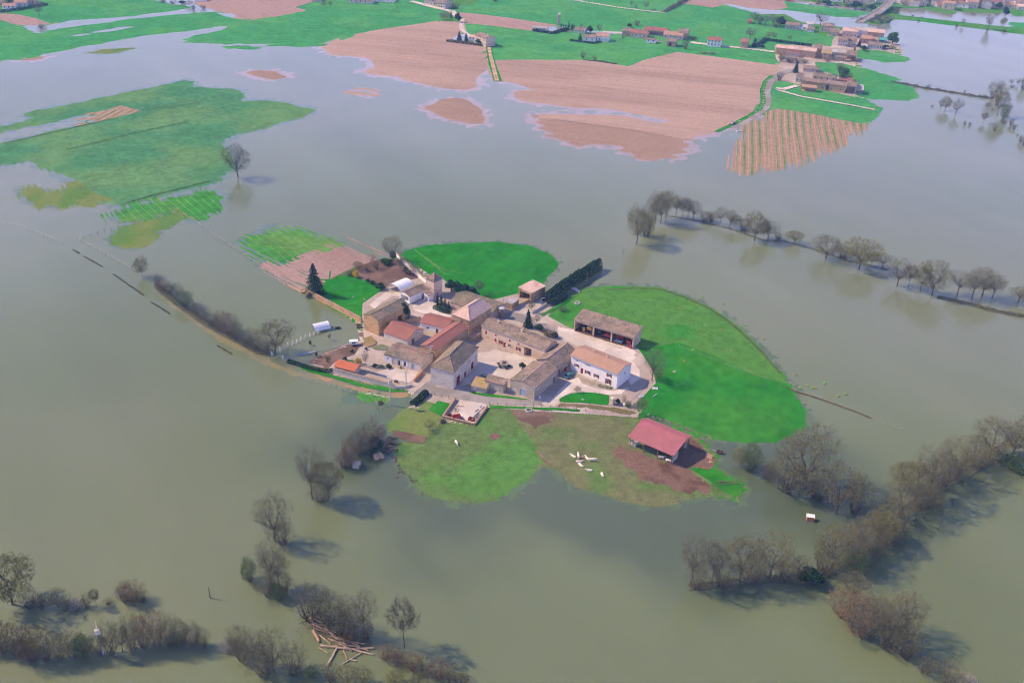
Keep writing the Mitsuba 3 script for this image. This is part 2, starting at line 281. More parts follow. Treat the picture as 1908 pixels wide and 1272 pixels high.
field('dyke', 'low grassy dyke running out to the right edge', PASTURE, [(332.5,903.1),(336.0,911.4),(368.0,895.9),(394.1,883.7),(433.0,866.9),(445.1,861.9),(433.5,836.5),(422.1,842.3),(385.7,862.7),(348.2,883.3),(330.4,889.5)], 2.5, None, 0.15)
field('village_ground', 'ground under the dense village in the top right corner', PASTURE, [(341.1,957.0),(350.9,947.0),(374.1,948.3),(380.9,931.1),(393.0,925.3),(399.6,938.4),(431.7,938.0),(441.2,937.6),(455.5,952.4),(452.0,923.6),(460.5,929.0),(492.6,930.6),(662.3,1249.5),(384.8,1188.7),(256.8,1056.0),(238.4,964.1),(273.9,957.1),(324.2,933.6)], 3.0)
field('grass_bank', 'green corner of meadow at the right edge above the dyke', GREEN, [(430.7,892.7),(444.5,892.8),(459.2,892.7),(446.8,865.6),(433.0,866.9),(428.3,869.6)], 2.5)
field('village_ground', 'yards of the first houses in the top left corner', PASTURE, [(-521.7,928.1),(-463.0,940.2),(-393.6,827.1),(-394.4,815.5),(-406.5,787.6),(-412.8,783.0),(-440.8,771.6)], 3.0)
field('village_ground', 'yards along the lane at the top, left of centre', PASTURE, [(-218.6,990.7),(-74.0,1020.6),(-43.0,907.4),(-42.9,896.1),(-61.1,868.9),(-59.1,852.6),(-48.6,826.6),(-52.5,814.5),(-62.6,812.8),(-69.7,813.5),(-66.2,804.0),(-67.0,859.5),(-92.4,882.7),(-130.2,883.2),(-175.4,872.5)], 2.5)
field('hamlet_green', 'grass between the houses of the far hamlet', PASTURE, [(161.3,644.7),(177.9,705.3),(189.8,770.9),(210.9,838.6),(227.4,892.1),(238.7,859.6),(269.6,845.6),(280.6,829.0),(297.7,792.1),(289.5,754.5),(249.8,731.7),(238.0,698.1),(232.9,668.0),(228.0,633.5),(215.0,625.4),(170.9,639.2)], 2.0)
FIELDS[-1]['fill'] = True
# the farm island
field('farm_ground', 'trodden ground of the farm between its buildings', YARD, [(-53.6,301.8),(-55.5,314.7),(-48.6,328.2),(-48.0,330.2),(-42.0,334.5),(-35.2,339.8),(-27.6,338.0),(-21.8,326.9),(-9.3,320.3),(0.6,327.3),(10.8,324.5),(16.8,323.2),(12.6,310.1),(20.1,301.7),(43.7,288.1),(46.9,274.9),(47.2,266.5),(39.6,254.4),(39.7,246.6),(8.4,247.6),(-8.2,248.9),(-14.7,245.6),(-26.8,252.3),(-31.3,255.1),(-31.2,258.5),(-36.8,258.1),(-43.4,261.2),(-50.4,264.3),(-57.6,266.4),(-59.9,268.4),(-58.0,273.3),(-52.6,278.1),(-51.7,283.3),(-49.9,286.9),(-51.3,290.3)], 1.0, None, 0.025)
field('meadow', 'bright green half moon meadow behind the farm', GREEN3, [(-46.5,360.5),(-37.9,367.1),(-24.8,372.1),(-6.9,374.7),(5.6,371.4),(13.8,363.4),(16.7,356.9),(15.4,352.7),(11.4,343.5),(8.8,335.2),(0.6,326.8),(-3.4,322.9),(-9.3,320.3),(-15.4,322.5),(-21.8,326.9),(-27.6,338.0),(-33.3,341.4)], 0.9, (60, 2.6, 0.012), 0.025)
field('garden_lawn', 'bright green garden lawn behind the long wall', GREEN3, [(-72.1,318.9),(-71.4,333.2),(-64.5,338.7),(-61.5,336.7),(-54.7,331.6),(-48.2,325.2),(-53.0,314.0),(-50.9,311.0),(-53.2,301.8),(-55.2,301.7)], 0.9, None, 0.025)
field('vegetable_plot', 'bare grey brown kitchen garden plot behind the greenhouse', SOIL, [(-64.5,338.7),(-62.8,345.0),(-58.3,350.6),(-52.0,354.3),(-48.1,355.7),(-43.5,347.6),(-33.7,333.2),(-37.4,332.0),(-42.0,334.5),(-47.8,328.3),(-48.2,325.2),(-54.7,331.6),(-61.5,336.7)], 0.9, None, 0.025)
field('pasture', 'rough yellow green pasture sloping to the flotsam line, right of the farm', PASTURE, [(12.2,309.2),(16.7,318.8),(28.4,334.0),(37.9,336.1),(47.3,336.4),(56.2,335.7),(64.7,329.9),(73.2,321.3),(78.7,311.6),(83.1,300.7),(86.7,288.9),(89.8,276.4),(90.5,269.7),(79.8,274.7),(70.7,284.2),(58.3,293.6),(43.7,288.1),(20.1,301.7)], 0.9, None, 0.025)
field('meadow', 'brilliant green meadow to the right of the white house', GREEN3, [(43.7,288.1),(58.3,293.6),(70.7,284.2),(79.8,274.7),(90.5,269.7),(91.0,262.9),(91.3,253.1),(90.0,245.6),(84.5,241.0),(78.5,237.1),(69.5,237.1),(61.4,238.2),(56.8,239.9),(55.4,241.2),(41.6,249.7),(39.6,254.4),(47.2,266.5),(46.9,274.9)], 0.9, (60, 2.6, 0.012), 0.025)
field('paddock', 'green grazing paddock with one cow, below the walled yard', PADDOCK, [(-31.5,228.0),(-28.7,228.4),(-24.8,227.8),(-24.3,229.9),(-23.7,232.6),(-20.3,239.5),(-18.6,240.2),(-10.3,237.9),(-7.0,248.0),(-5.4,249.4),(-0.2,248.4),(8.4,227.4),(9.1,222.1),(7.4,219.5),(3.1,211.8),(0.6,209.0),(-3.2,206.0),(-8.9,204.7),(-14.0,204.9),(-19.9,206.4),(-24.1,210.2),(-28.6,218.3),(-30.4,222.9)], 0.9, None, 0.025)
field('paddock', 'worn brown green paddock with the resting cows', PADDOCK2, [(-0.2,248.4),(18.3,248.2),(21.4,247.2),(38.2,247.4),(39.9,245.9),(54.7,238.5),(57.0,233.4),(60.0,228.1),(58.9,225.1),(54.0,223.9),(51.5,222.3),(62.3,208.8),(56.5,210.3),(51.6,209.6),(44.3,206.6),(40.9,205.4),(36.0,205.7),(29.3,207.9),(24.3,210.9),(19.9,212.9),(17.2,215.2),(17.2,216.8),(12.4,220.9),(9.1,226.9)], 0.9, None, 0.025)
field('grass_bank', 'bright green grass tip right of the red roofed shed', GREEN3, [(52.6,236.8),(54.6,235.8),(57.5,230.9),(55.2,225.9),(51.5,222.3),(52.9,222.4),(58.4,222.2),(61.8,218.7),(64.9,215.2),(65.5,213.9),(62.6,210.4),(60.5,211.4),(54.2,217.3),(50.6,221.8),(48.3,224.5)], 0.8, None, 0.025)
field('garden_plot', 'green and straw kitchen plot by the flooded lane', OLIVE, [(-34.9,238.6),(-30.7,247.1),(-28.5,246.6),(-25.5,253.8),(-17.6,252.3),(-20.0,242.3),(-23.8,235.0),(-24.3,232.5),(-31.4,234.5),(-34.9,235.8)], 0.8, None, 0.025)
field('grass_bank', 'little grass patch awash beside the utility pole', GREEN4, [(-47.5,252.5),(-46.7,254.5),(-44.1,254.4),(-38.0,252.6),(-37.7,251.2),(-39.7,249.7),(-42.5,251.1),(-45.2,251.5)], 0.6, None, 0.025)
field('soil_bank', 'muddy kitchen garden soil just above the flood left of the cottage', SOIL, [(-65.6,273.6),(-62.1,277.7),(-59.3,280.8),(-53.7,285.1),(-49.5,287.8),(-44.6,286.1),(-41.8,282.2),(-41.1,276.7),(-43.9,272.7),(-49.8,270.9),(-55.5,271.9),(-59.9,270.0),(-63.1,271.1)], 0.8, (-24, 1.6, 0.03), 0.035)
field('scrap_yard', 'bare rubble strewn floor of the walled scrap yard', YARD, [(-16.9,252.7),(-20.1,242.4),(-10.4,238.8),(-6.9,248.6),(-6.8,250.0),(-12.6,251.5)], 0.6, None, 0.025)

_taken = Polygon()
for F in [f for f in FIELDS if not f.get('fill')] + [f for f in FIELDS if f.get('fill')]:   # where outlines overlap, the first keeps the ground
    F['poly'], _taken = F['poly'].difference(_taken), _taken.union(F['poly'])

LAND = unary_union([f['poly'].buffer(0.6) for f in FIELDS])
LAND = unary_union([Polygon(g.exterior, [h for h in g.interiors if Polygon(h).area > 60]) for g in getattr(LAND, 'geoms', [LAND])])
_edge = LAND.boundary
shapely.prepare(LAND)


def land_height(xy, slope=0.012, top=0.42):
    """height of the ground over the flood: it rises gently from the shore, with small humps"""
    xy = np.asarray(xy, float)
    pt = shapely.points(xy[:, 0], xy[:, 1])
    d = shapely.distance(pt, _edge)
    d = np.where(shapely.contains(LAND, pt), d, -d)
    n = meshkit.fbm(np.stack([xy[:, 0] * 0.10, xy[:, 1] * 0.10, xy[:, 0] * 0], -1), 4) - 0.5
    n2 = meshkit.fbm(np.stack([xy[:, 0] * 0.9, xy[:, 1] * 0.9, xy[:, 0] * 0 + 5], -1), 3) - 0.5
    w = np.clip(d, -30, 12)
    return np.clip(d * slope, -1.1, top) + (n * 0.05 + n2 * 0.05) * np.clip(1 - np.abs(w) / 40, 0.3, 1) + 0.02


def mesh_region(poly, res, deg=0.0, along=None):
    """a fine sheet over the polygon: a grid turned to `deg`, its edge cells cut to the outline"""
    along = along or res
    a = math.radians(deg)
    R = np.array([[math.cos(a), math.sin(a)], [-math.sin(a), math.cos(a)]])
    lp = shapely.transform(poly, lambda q: q @ R.T)
    x0, y0, x1, y1 = lp.bounds
    xs, ys = np.arange(x0, x1 + along, along), np.arange(y0, y1 + res, res)
    X, Y = np.meshgrid(xs[:-1], ys[:-1], indexing='ij')
    cells = shapely.box(X.ravel(), Y.ravel(), X.ravel() + along, Y.ravel() + res)
    shapely.prepare(lp)
    inside = shapely.contains_properly(lp, cells)
    touch = shapely.intersects(lp, cells) & ~inside
    nx, ny = len(xs), len(ys)
    GX, GY = np.meshgrid(xs, ys, indexing='ij')
    v = [np.stack([GX.ravel(), GY.ravel()], -1)]
    ii, jj = np.nonzero(inside.reshape(nx - 1, ny - 1))
    q = ii * ny + jj
    f = [np.stack([q, q + ny, q + ny + 1], 1), np.stack([q, q + ny + 1, q + 1], 1)]
    n = nx * ny
    for g in shapely.intersection(cells[touch], lp):
        for s in getattr(g, 'geoms', [g]):
            if s.geom_type != 'Polygon' or s.area < 1e-4:
                continue
            for t in shapely.constrained_delaunay_triangles(s).geoms:
                c = np.array(t.exterior.coords)[:3]
                if np.cross(c[1] - c[0], c[2] - c[0]) < 0:
                    c = c[::-1]
                v.append(c)
                f.append(np.array([[n, n + 1, n + 2]]))
                n += 3
    v, f = np.vstack(v), np.vstack(f)
    used, inv = np.unique(f, return_inverse=True)
    return v[used] @ R, inv.reshape(-1, 3)


def ridges(xy, rows):
    if not rows:
        return 0
    deg, gap, h = rows
    a = math.radians(deg)
    w = xy[:, 0] * -math.sin(a) + xy[:, 1] * math.cos(a)
    w = w + 0.5 * meshkit.noise(np.stack([xy[:, 0] * 0.05, xy[:, 1] * 0.05, w * 0], -1))
    k = meshkit.noise(np.stack([w / gap * 0.7, (xy[:, 0] * math.cos(a) + xy[:, 1] * math.sin(a)) * 0.02, w * 0], -1), 3)
    return h * (np.sin(2 * np.pi * w / gap) * 0.6 + 1.6 * (k - 0.5))


done = None
for F in FIELDS:
    others = unary_union([g['poly'] for g in FIELDS if g is not F and not g.get('fill')])
    if F.get('fill'):
        reg = F['poly'].difference(others.buffer(0.05))
    else:
        reg = F['poly'].buffer(7.0).difference(others) if F['poly'].intersects(LAND.boundary.buffer(2)) else F['poly']
    rows = F['rows']
    v, f = mesh_region(reg, F['res'], rows[0] if rows else 0.0, F['res'] * (2.2 if rows else 1.0))
    z = land_height(v, F['slope']) + ridges(v, rows)
    key = thing(F['name'], F['label'], None, kind='structure')
    scene[key] = mikit.ply((np.column_stack([v, z]), f), F['mat'], smooth=True)


def zat(x, y):
    return max(float(land_height([[x, y]])[0]), 0.0)


# ------------------------------------------------------------------ water and the ground beneath it
def water_fn(p, n, uv):
    """silt in the flood: pale olive where it drifts thick, drawn out in streaks; the whole colour is darker in a ragged ellipse round the farm"""
    silt = fbm(p.x * 0.009 + 3, p.y * 0.009, 1.0, 5)
    st = fbm((p.x * 0.8 + p.y * 0.6) * 0.03, (p.y * 0.8 - p.x * 0.6) * 0.007, 7.0, 4)
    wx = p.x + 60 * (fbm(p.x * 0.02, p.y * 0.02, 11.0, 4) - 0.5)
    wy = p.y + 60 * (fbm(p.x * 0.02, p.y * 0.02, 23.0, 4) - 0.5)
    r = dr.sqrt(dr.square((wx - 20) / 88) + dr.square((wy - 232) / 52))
    dark_zone = 1 - smoothstep(0.75, 1.25, r + 0.5 * (st - 0.5))
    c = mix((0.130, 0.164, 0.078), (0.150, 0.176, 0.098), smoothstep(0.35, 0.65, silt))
    c = mix(c, (0.066, 0.094, 0.056), dark_zone * 0.8)  # darker water colour inside the ragged ellipse round the farm
    return c * (0.88 + 0.24 * st)


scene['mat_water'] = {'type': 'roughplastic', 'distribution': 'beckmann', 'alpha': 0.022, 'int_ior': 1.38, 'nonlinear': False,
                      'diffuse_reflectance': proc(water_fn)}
key = thing('water', 'grey green floodwater covering the plain', None, kind='structure')
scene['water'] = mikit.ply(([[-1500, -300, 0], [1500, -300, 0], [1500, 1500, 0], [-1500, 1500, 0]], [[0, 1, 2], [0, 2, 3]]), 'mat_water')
key = thing('ground', 'earth of the plain under and around the floodwater', None, kind='structure')
gx = np.concatenate([[-8000, -4000, -2200], np.linspace(-1500, 1500, 31), [2200, 4000, 8000]])
gy = np.concatenate([[-8000, -3000, -1000], np.linspace(-300, 1500, 19), [2500, 5000, 9000]])
GX, GY = np.meshgrid(gx, gy, indexing='ij')
gz = np.where((np.abs(GX) < 1450) & (GY > -250) & (GY < 1450), -1.6, 0.6)
ny_ = len(gy)
I, J = np.meshgrid(np.arange(len(gx) - 1), np.arange(ny_ - 1), indexing='ij')
q_ = (I * ny_ + J).ravel()
scene['ground'] = mikit.ply((np.stack([GX.ravel(), GY.ravel(), gz.ravel()], -1), np.vstack([np.stack([q_, q_ + ny_, q_ + ny_ + 1], 1), np.stack([q_, q_ + ny_ + 1, q_ + 1], 1)])), BED)

# ------------------------------------------------------------------ building materials


def roof_mat(name, tile, old, moss, moss_amount=0.5, vary=0.3):
    """weathered clay tiles: each tile its own tone, lichen and moss in patches"""
    def fn(p, n, uv):
        t = cell_rand(p.x * 2.6 + p.z, p.y * 2.6, p.z * 3.0)
        g = fbm(p.x * 0.8, p.y * 0.8, p.z * 0.8, 3)
        k = smoothstep(0.5, 0.75, fbm(p.x * 0.35 + 3, p.y * 0.35, p.z * 0.5, 3) + 0.25 * (t - 0.5))
        m = smoothstep(0.72 - 0.45 * moss_amount, 0.88 - 0.4 * moss_amount, fbm(p.x * 0.5 + 17, p.y * 0.5 + 5, p.z, 4) + 0.3 * (cell_rand(p.x * 3.7, p.y * 3.7, 4) - 0.5))
        c = mix(mix(tile, old, k), mi.Color3f(*moss), m)
        return c * (1 - vary + 2 * vary * (0.65 * t + 0.35 * g))
    scene[name] = two({'type': 'diffuse', 'reflectance': proc(fn)})
    return name


R_MOSSY = roof_mat('mat_roof_mossy', (0.255, 0.195, 0.150), (0.19, 0.155, 0.122), (0.165, 0.152, 0.112), 0.75)
R_BROWN = roof_mat('mat_roof_brown', (0.285, 0.210, 0.170), (0.195, 0.155, 0.130), (0.155, 0.14, 0.11), 0.5, 0.36)
R_PINK = roof_mat('mat_roof_pink', (0.58, 0.40, 0.34), (0.40, 0.25, 0.22), (0.50, 0.40, 0.33), 0.4, 0.28)
R_RED = roof_mat('mat_roof_red', (0.305, 0.135, 0.110), (0.26, 0.125, 0.105), (0.24, 0.14, 0.115), 0.15, 0.10)
R_ORANGE = roof_mat('mat_roof_orange', (0.40, 0.25, 0.185), (0.35, 0.215, 0.16), (0.33, 0.23, 0.18), 0.12, 0.10)
R_VERMILION = roof_mat('mat_roof_vermilion', (0.52, 0.155, 0.075), (0.44, 0.14, 0.08), (0.44, 0.21, 0.08), 0.12, 0.14)
R_YELLOW = roof_mat('mat_roof_yellow', (0.36, 0.25, 0.155), (0.31, 0.23, 0.14), (0.36, 0.27, 0.11), 0.8, 0.25)
R_SHEET = grain('mat_red_sheet', (0.43, 0.135, 0.175), 0.16, 1.2, (0.36, 0.14, 0.15), 0.7, 0.3, 1.6)
R_GREY = grain('mat_grey_sheet', (0.45, 0.44, 0.45), 0.12, 2.0, (0.36, 0.34, 0.33), 0.5, 0.3)


def wall_mat(name, base, stain, vary=0.16, blocks=0.5, amount=0.5):
    """lime render or rubble stone: pale and dark stones, worn patches where the render has fallen"""
    def fn(p, n, uv):
        s = cell_rand((p.x + p.y) * 2.2, (p.x - p.y) * 2.2, p.z * 3.2)
        g = fbm(p.x * 1.3, p.y * 1.3, p.z * 1.3, 3)
        k = smoothstep(0.70 - 0.4 * amount, 0.82 - 0.35 * amount, fbm(p.x * 0.45 + 2, p.y * 0.45, p.z * 0.6, 4))
        return mix(base, stain, k) * (1 - vary + 2 * vary * (blocks * s + (1 - blocks) * g))
    scene[name] = two({'type': 'diffuse', 'reflectance': proc(fn)})
    return name


W_STONE = wall_mat('mat_wall_stone', (0.420, 0.305, 0.189), (0.330, 0.231, 0.141), 0.28, 0.7)
W_GOLD = wall_mat('mat_wall_gold', (0.500, 0.325, 0.167), (0.400, 0.256, 0.132), 0.24, 0.7)
W_PINK = wall_mat('mat_wall_pink', (0.620, 0.492, 0.378), (0.500, 0.384, 0.282), 0.10, 0.2)
W_PALE = wall_mat('mat_wall_pale', (0.600, 0.542, 0.466), (0.500, 0.443, 0.370), 0.10, 0.3)
W_WHITE = wall_mat('mat_wall_white', (0.80, 0.78, 0.79), (0.76, 0.74, 0.74), 0.04, 0.1)
W_GREY = wall_mat('mat_wall_grey', (0.420, 0.355, 0.282), (0.560, 0.512, 0.440), 0.18, 0.5, 0.25)
W_BRICK = wall_mat('mat_wall_brick', (0.50, 0.25, 0.13), (0.42, 0.22, 0.12), 0.18, 0.6)
W_CEMENT = wall_mat('mat_cement', (0.550, 0.492, 0.405), (0.460, 0.404, 0.326), 0.1, 0.1)
COPING = grain('mat_coping', (0.44, 0.27, 0.19), 0.25, 0.5, (0.33, 0.22, 0.16), 0.5, 0.5)


def plain(name, c, rough=None, spec=False):
    scene[name] = two({'type': 'roughplastic', 'alpha': rough, 'diffuse_reflectance': {'type': 'rgb', 'value': list(c)}} if rough else {'type': 'diffuse', 'reflectance': {'type': 'rgb', 'value': list(c)}})
    return name


RED_PAINT = plain('mat_red_paint', (0.24, 0.045, 0.035))
BROWN_PAINT = plain('mat_brown_paint', (0.26, 0.085, 0.040))
WHITE_PAINT = plain('mat_white_paint', (0.80, 0.80, 0.80))
PANE = plain('mat_pane', (0.03, 0.035, 0.04), 0.06)
WOOD = grain('mat_wood', (0.20, 0.14, 0.10), 0.25, 0.4)
BLUE_PAINT = plain('mat_blue_paint', (0.30, 0.40, 0.52))
METAL = plain('mat_grey_metal', (0.40, 0.41, 0.42), 0.2)
CONCRETE = grain('mat_concrete', (0.50, 0.46, 0.42), 0.12, 0.6)
PIPE_BLUE = plain('mat_blue_pipe', (0.07, 0.20, 0.62), 0.2)
YELLOW_PAINT = plain('mat_yellow_paint', (0.75, 0.52, 0.10), 0.25)
MACHINE_RED = plain('mat_machine_red', (0.52, 0.06, 0.05), 0.25)
RUBBER = plain('mat_rubber', (0.04, 0.04, 0.04))
STONE = grain('mat_stone', (0.36, 0.31, 0.27), 0.3, 0.4)
POLY = plain('mat_greenhouse_sheet', (0.74, 0.77, 0.82), 0.15)

# ------------------------------------------------------------------ buildings
GROUND = 0.35


def chamfered(m):
    return m


def opening_parts(key, x, y, deg, side, W, L, u, z, w, h, kind, shutter=None, depth=0.22):
    """pane, frame and shutters of one opening, in the recess cut for it; u runs left to right along the wall"""
    def put(m):
        ang = {'front': 0, 'right': 90, 'back': 180, 'left': -90}[side]
        off = {'front': -W / 2, 'back': -W / 2, 'right': -L / 2, 'left': -L / 2}[side]
        q = place(m, 0, 0, 0)
        q.apply_translation((u, off, 0))
        q = place(q, 0, 0, ang)
        return place(q, x, y, deg, GROUND)
    if kind == 'window':
        win = part(key, 'window', mikit.ply(put(box(-w / 2 + .004, w / 2 - .004, depth - 0.06, depth - 0.02, z + .004, z + h - .004)), PANE))
        fr = cat([box(-w / 2 + .003, -w / 2 + 0.07, depth - 0.1, depth - .061, z + .003, z + h - .003), box(w / 2 - 0.07, w / 2 - .003, depth - 0.1, depth - .061, z + .003, z + h - .003), box(-w / 2 + 0.07, w / 2 - 0.07, depth - 0.1, depth - .061, z + .003, z + 0.07), box(-w / 2 + 0.07, w / 2 - 0.07, depth - 0.1, depth - .061, z + h - 0.07, z + h - .003), box(-0.03, 0.03, depth - 0.1, depth - .061, z + 0.07, z + h - 0.07)])
        part(win, 'frame', mikit.ply(put(fr), WHITE_PAINT))
        if shutter:
            sw = min(w / 2 + 0.03, 0.65)
            for s in (-1, 1):
                c = s * (w / 2 + sw / 2 + 0.02)
                part(key, 'shutter', mikit.ply(put(cat([box(c - sw / 2, c + sw / 2, -0.07, -0.025, z - 0.02, z + h + 0.02), box(c - sw / 2 + .05, c + sw / 2 - .05, -0.095, -0.071, z + 0.2 * h, z + 0.28 * h), box(c - sw / 2 + .05, c + sw / 2 - .05, -0.095, -0.071, z + 0.74 * h, z + 0.82 * h)])), shutter))
    elif kind == 'closed':   # shutters shut over the opening
        for s in (-1, 1):
            part(key, 'shutter', mikit.ply(put(cat([box(s * w / 4 - w / 4 + .01, s * w / 4 + w / 4 - .01, 0.02, 0.06, z + .005, z + h - .005), box(s * w / 4 - w / 4 + .04, s * w / 4 + w / 4 - .04, 0.0, 0.019, z + 0.2 * h, z + 0.3 * h), box(s * w / 4 - w / 4 + .04, s * w / 4 + w / 4 - .04, 0.0, 0.019, z + 0.7 * h, z + 0.8 * h)])), shutter or RED_PAINT))
    elif kind == 'door':
        d = part(key, 'door', mikit.ply(put(cat([box(-w / 2 + .004, w / 2 - .004, depth - 0.08, depth - 0.02, z, z + h - .004)] + [box(-w / 2 + 0.08 + i * (w - 0.1) / 4, -w / 2 + 0.02 + (i + 1) * (w - 0.1) / 4, depth - 0.11, depth - .081, z + 0.08, z + h - 0.1) for i in range(4)])), shutter or RED_PAINT))
        part(d, 'handle', mikit.ply(put(box(w / 2 - 0.2, w / 2 - 0.08, depth - 0.16, depth - .111, z + 1.0, z + 1.08)), METAL))
    elif kind == 'black':
        pass


def house(name, label, category, frame, wall, roof, shape='gable', over=0.35, openings=(), chimneys=(), group=None, hip=(0, 0), hollow=None, gutter=False, ridge=None, z0=None, ridge_at=0.5):
    """walls with real recessed openings, a slab roof with overhangs, ridge tiles, chimneys, windows, doors and shutters as parts.
    frame: (x, y, degrees, length, width, eaves, ridge); the front wall is the -y side. openings: (side, u, z, w, h, kind, shutter)"""
    x, y, deg, L, W, he, hr = frame
    if '_' not in name or name == 'machinery_shed':   # measured at the outer roof edge
        he, hr, over = he + 0.3, hr + 0.3, over * 0.75
    key = thing(name, label, category, group)
    low = -0.5
    if shape == 'gable':
        k = -W / 2 + W * ridge_at
        prof = [(-W / 2, low), (W / 2, low), (W / 2, he), (k, hr - 0.02), (-W / 2, he)]
    elif shape == 'mono':
        prof = [(-W / 2, low), (W / 2, low), (W / 2, hr), (-W / 2, he)]
    else:
        prof = [(-W / 2, low), (W / 2, low), (W / 2, he), (-W / 2, he)]
    m = prism(prof, -L / 2, L / 2)
    for o in openings:
        side, u, z, w, h, kind = o[:6]
        d = 6.0 if kind == 'black' else 0.22
        d = min(d, (W if side in ('front', 'back') else L) - 0.4)
        ang = {'front': 0, 'right': 90, 'back': 180, 'left': -90}[side]
        off = -W / 2 if side in ('front', 'back') else -L / 2
        m = m - mbox(u - w / 2, u + w / 2, off - 0.1, off + d, z, z + h).rotate([0, 0, ang])
    if hollow:
        for hb in hollow:
            m = m - mbox(*hb)
    part(key, 'wall', mikit.ply(place(m, x, y, deg, GROUND), wall))
    t = 0.16
    if shape == 'gable':
        sl = (hr - he) / (k + W / 2)
        sl2 = (hr - he) / (W / 2 - k)
        a, b = -W / 2 - over, W / 2 + over
        ya, yb = he - over * sl, he - over * sl2
        prof = [(a, ya), (k, hr), (b, yb), (b, yb + t), (k, hr + t), (a, ya + t)]
        rm = prism(prof, -L / 2 - over * 0.7, L / 2 + over * 0.7)
    elif shape == 'mono':
        sl = (hr - he) / W
        prof = [(-W / 2 - over, he - over * sl), (W / 2 + over, hr + over * sl), (W / 2 + over, hr + over * sl + t), (-W / 2 - over, he - over * sl + t)]
        rm = prism(prof, -L / 2 - over * 0.7, L / 2 + over * 0.7)
    else:
        o = over
        e = [(sx * (L / 2 + o), sy * (W / 2 + o), z) for sx in (-1, 1) for sy in (-1, 1) for z in (he - 0.04, he + 0.1)]
        rm = hull(e + [(-L / 2 + hip[0], 0, hr), (L / 2 - hip[1], 0, hr)])
    rkey = part(key, 'roof', mikit.ply(place(rm, x, y, deg, GROUND), roof))
    if shape == 'gable':
        n = max(3, int(L / 0.9))
        caps = []
        for i in range(n):
            a0 = -L / 2 - over * 0.7 + i * (L + 1.4 * over) / n
            caps.append(place(tube([[a0 + .02, 0, 0], [a0 + (L + 1.4 * over) / n - 0.02, 0, 0]], 0.17, 6), 0, 0))
        c = cat(caps)
        c.apply_translation((0, k, hr + t - 0.03))
        part(rkey, 'ridge_tiles', mikit.ply(place(c, x, y, deg, GROUND), ridge or roof))
    elif shape == 'hip':
        ends = [np.array([-L / 2 + hip[0], 0, hr + .02]), np.array([L / 2 - hip[1], 0, hr + .02])]
        c = [tube([ends[0], ends[1]], 0.14)] if abs(ends[1][0] - ends[0][0]) > 0.1 else []
        for s, e in ((-1, ends[0]), (1, ends[1])):
            for q in (-1, 1):
                c.append(tube([e, [s * (L / 2 + over), q * (W / 2 + over), he + 0.12]], 0.13))
        part(rkey, 'ridge_tiles', mikit.ply(place(cat(c), x, y, deg, GROUND), ridge or roof))
    if gutter:
        g = tube([[-L / 2 - 0.2, -W / 2 - over - 0.06, he - over * 0.3], [L / 2 + 0.2, -W / 2 - over - 0.06, he - over * 0.3]], 0.07)
        part(rkey, 'gutter', mikit.ply(place(g, x, y, deg, GROUND), METAL))
    for (u, v, hh) in chimneys:
        zr = hr - abs(v) * (hr - he) / (W / 2)
        c = part(key, 'chimney', mikit.ply(place(cat([box(u - .32, u + .32, v - .26, v + .26, zr - 0.5, zr + hh), box(u - .4, u + .4, v - .34, v + .34, zr + hh, zr + hh + .12)]), x, y, deg, GROUND), W_PINK))
        part(c, 'chimney_pot', mikit.ply(place(tube([[u, v, zr + hh + .12], [u, v, zr + hh + .5]], 0.14, 8), x, y, deg, GROUND), R_ORANGE))
    for o in openings:
        opening_parts(key, x, y, deg, o[0], W, L, *o[1:6], shutter=o[6] if len(o) > 6 else None)
    return key


def win(side, us, z, w=0.9, h=1.2, sh=None, kind='window'):
    return [(side, u, z, w, h, kind, sh) for u in us]


# --- left part of the farm
stone_barn = (-44.45,299.79,53.8,15.63,6.99,5.50,6.66)
house('barn', 'long stone barn with grey mossy roof and tall doorway beside the flooded garden wall', 'barn', stone_barn, W_GOLD, R_MOSSY,
      openings=[('front', 3.0, 0, 2.4, 3.4, 'black'), ('front', -3.2, 1.9, 0.8, 1.1, 'window'), ('front', 0.3, 3.6, 0.7, 0.8, 'window')])
red_shed = (-37.46,290.50,-31.1,10.17,9.10,2.48,4.44)
house('shed', 'low pale walled outbuilding with a plain red tile roof, left of the long red roof', 'shed', red_shed, W_PALE, R_RED, over=0.4,
      openings=[('right', -1.5, 0, 1.4, 1.9, 'door', WOOD)])
small_red = (-26.19,297.93,-23.9,10.38,7.39,2.70,3.89)
house('shed', 'small white walled outbuilding with red tile roof in the inner yard', 'shed', small_red, W_WHITE, R_RED,
      openings=[('front', -2.2, 0.9, 1.1, 0.9, 'window'), ('front', 1.6, 0, 1.0, 2.0, 'door', WOOD)])
long_red = (-22.83,284.73,59.1,19.31,6.02,4.06,5.15)
house('barn', 'long narrow barn with a smooth red tile roof beside the two storey stone house', 'barn', long_red, W_STONE, R_RED, over=0.3)
hip_house = (-14.55,300.63,55.4,12.45,7.58,5.70,8.63)
house('farmhouse', 'tall stone house with a blotched pink hipped roof in the middle of the farm', 'house', hip_house, W_STONE, R_PINK, shape='hip', hip=(4.0, 1.2), over=0.35, ridge=W_PINK,
      openings=win('front', [-4.2, -1.4, 1.6, 4.4], 3.9, 0.8, 1.2) + win('front', [-2.8, 3.2], 1.0, 0.8, 1.2) + [('left', 0.6, 3.9, 0.8, 1.2, 'window')])
stable = (-12.91,313.54,-32.2,17.58,10.08,2.27,3.78)
house('stable', 'long low stable with dark mossy roof behind the pink roofed house', 'stable', stable, W_PINK, R_MOSSY, openings=[('left', 0, 0, 1.2, 1.9, 'door', WOOD)])
white_shed = (-37.24,320.78,49.5,9.25,5.43,2.79,3.73)
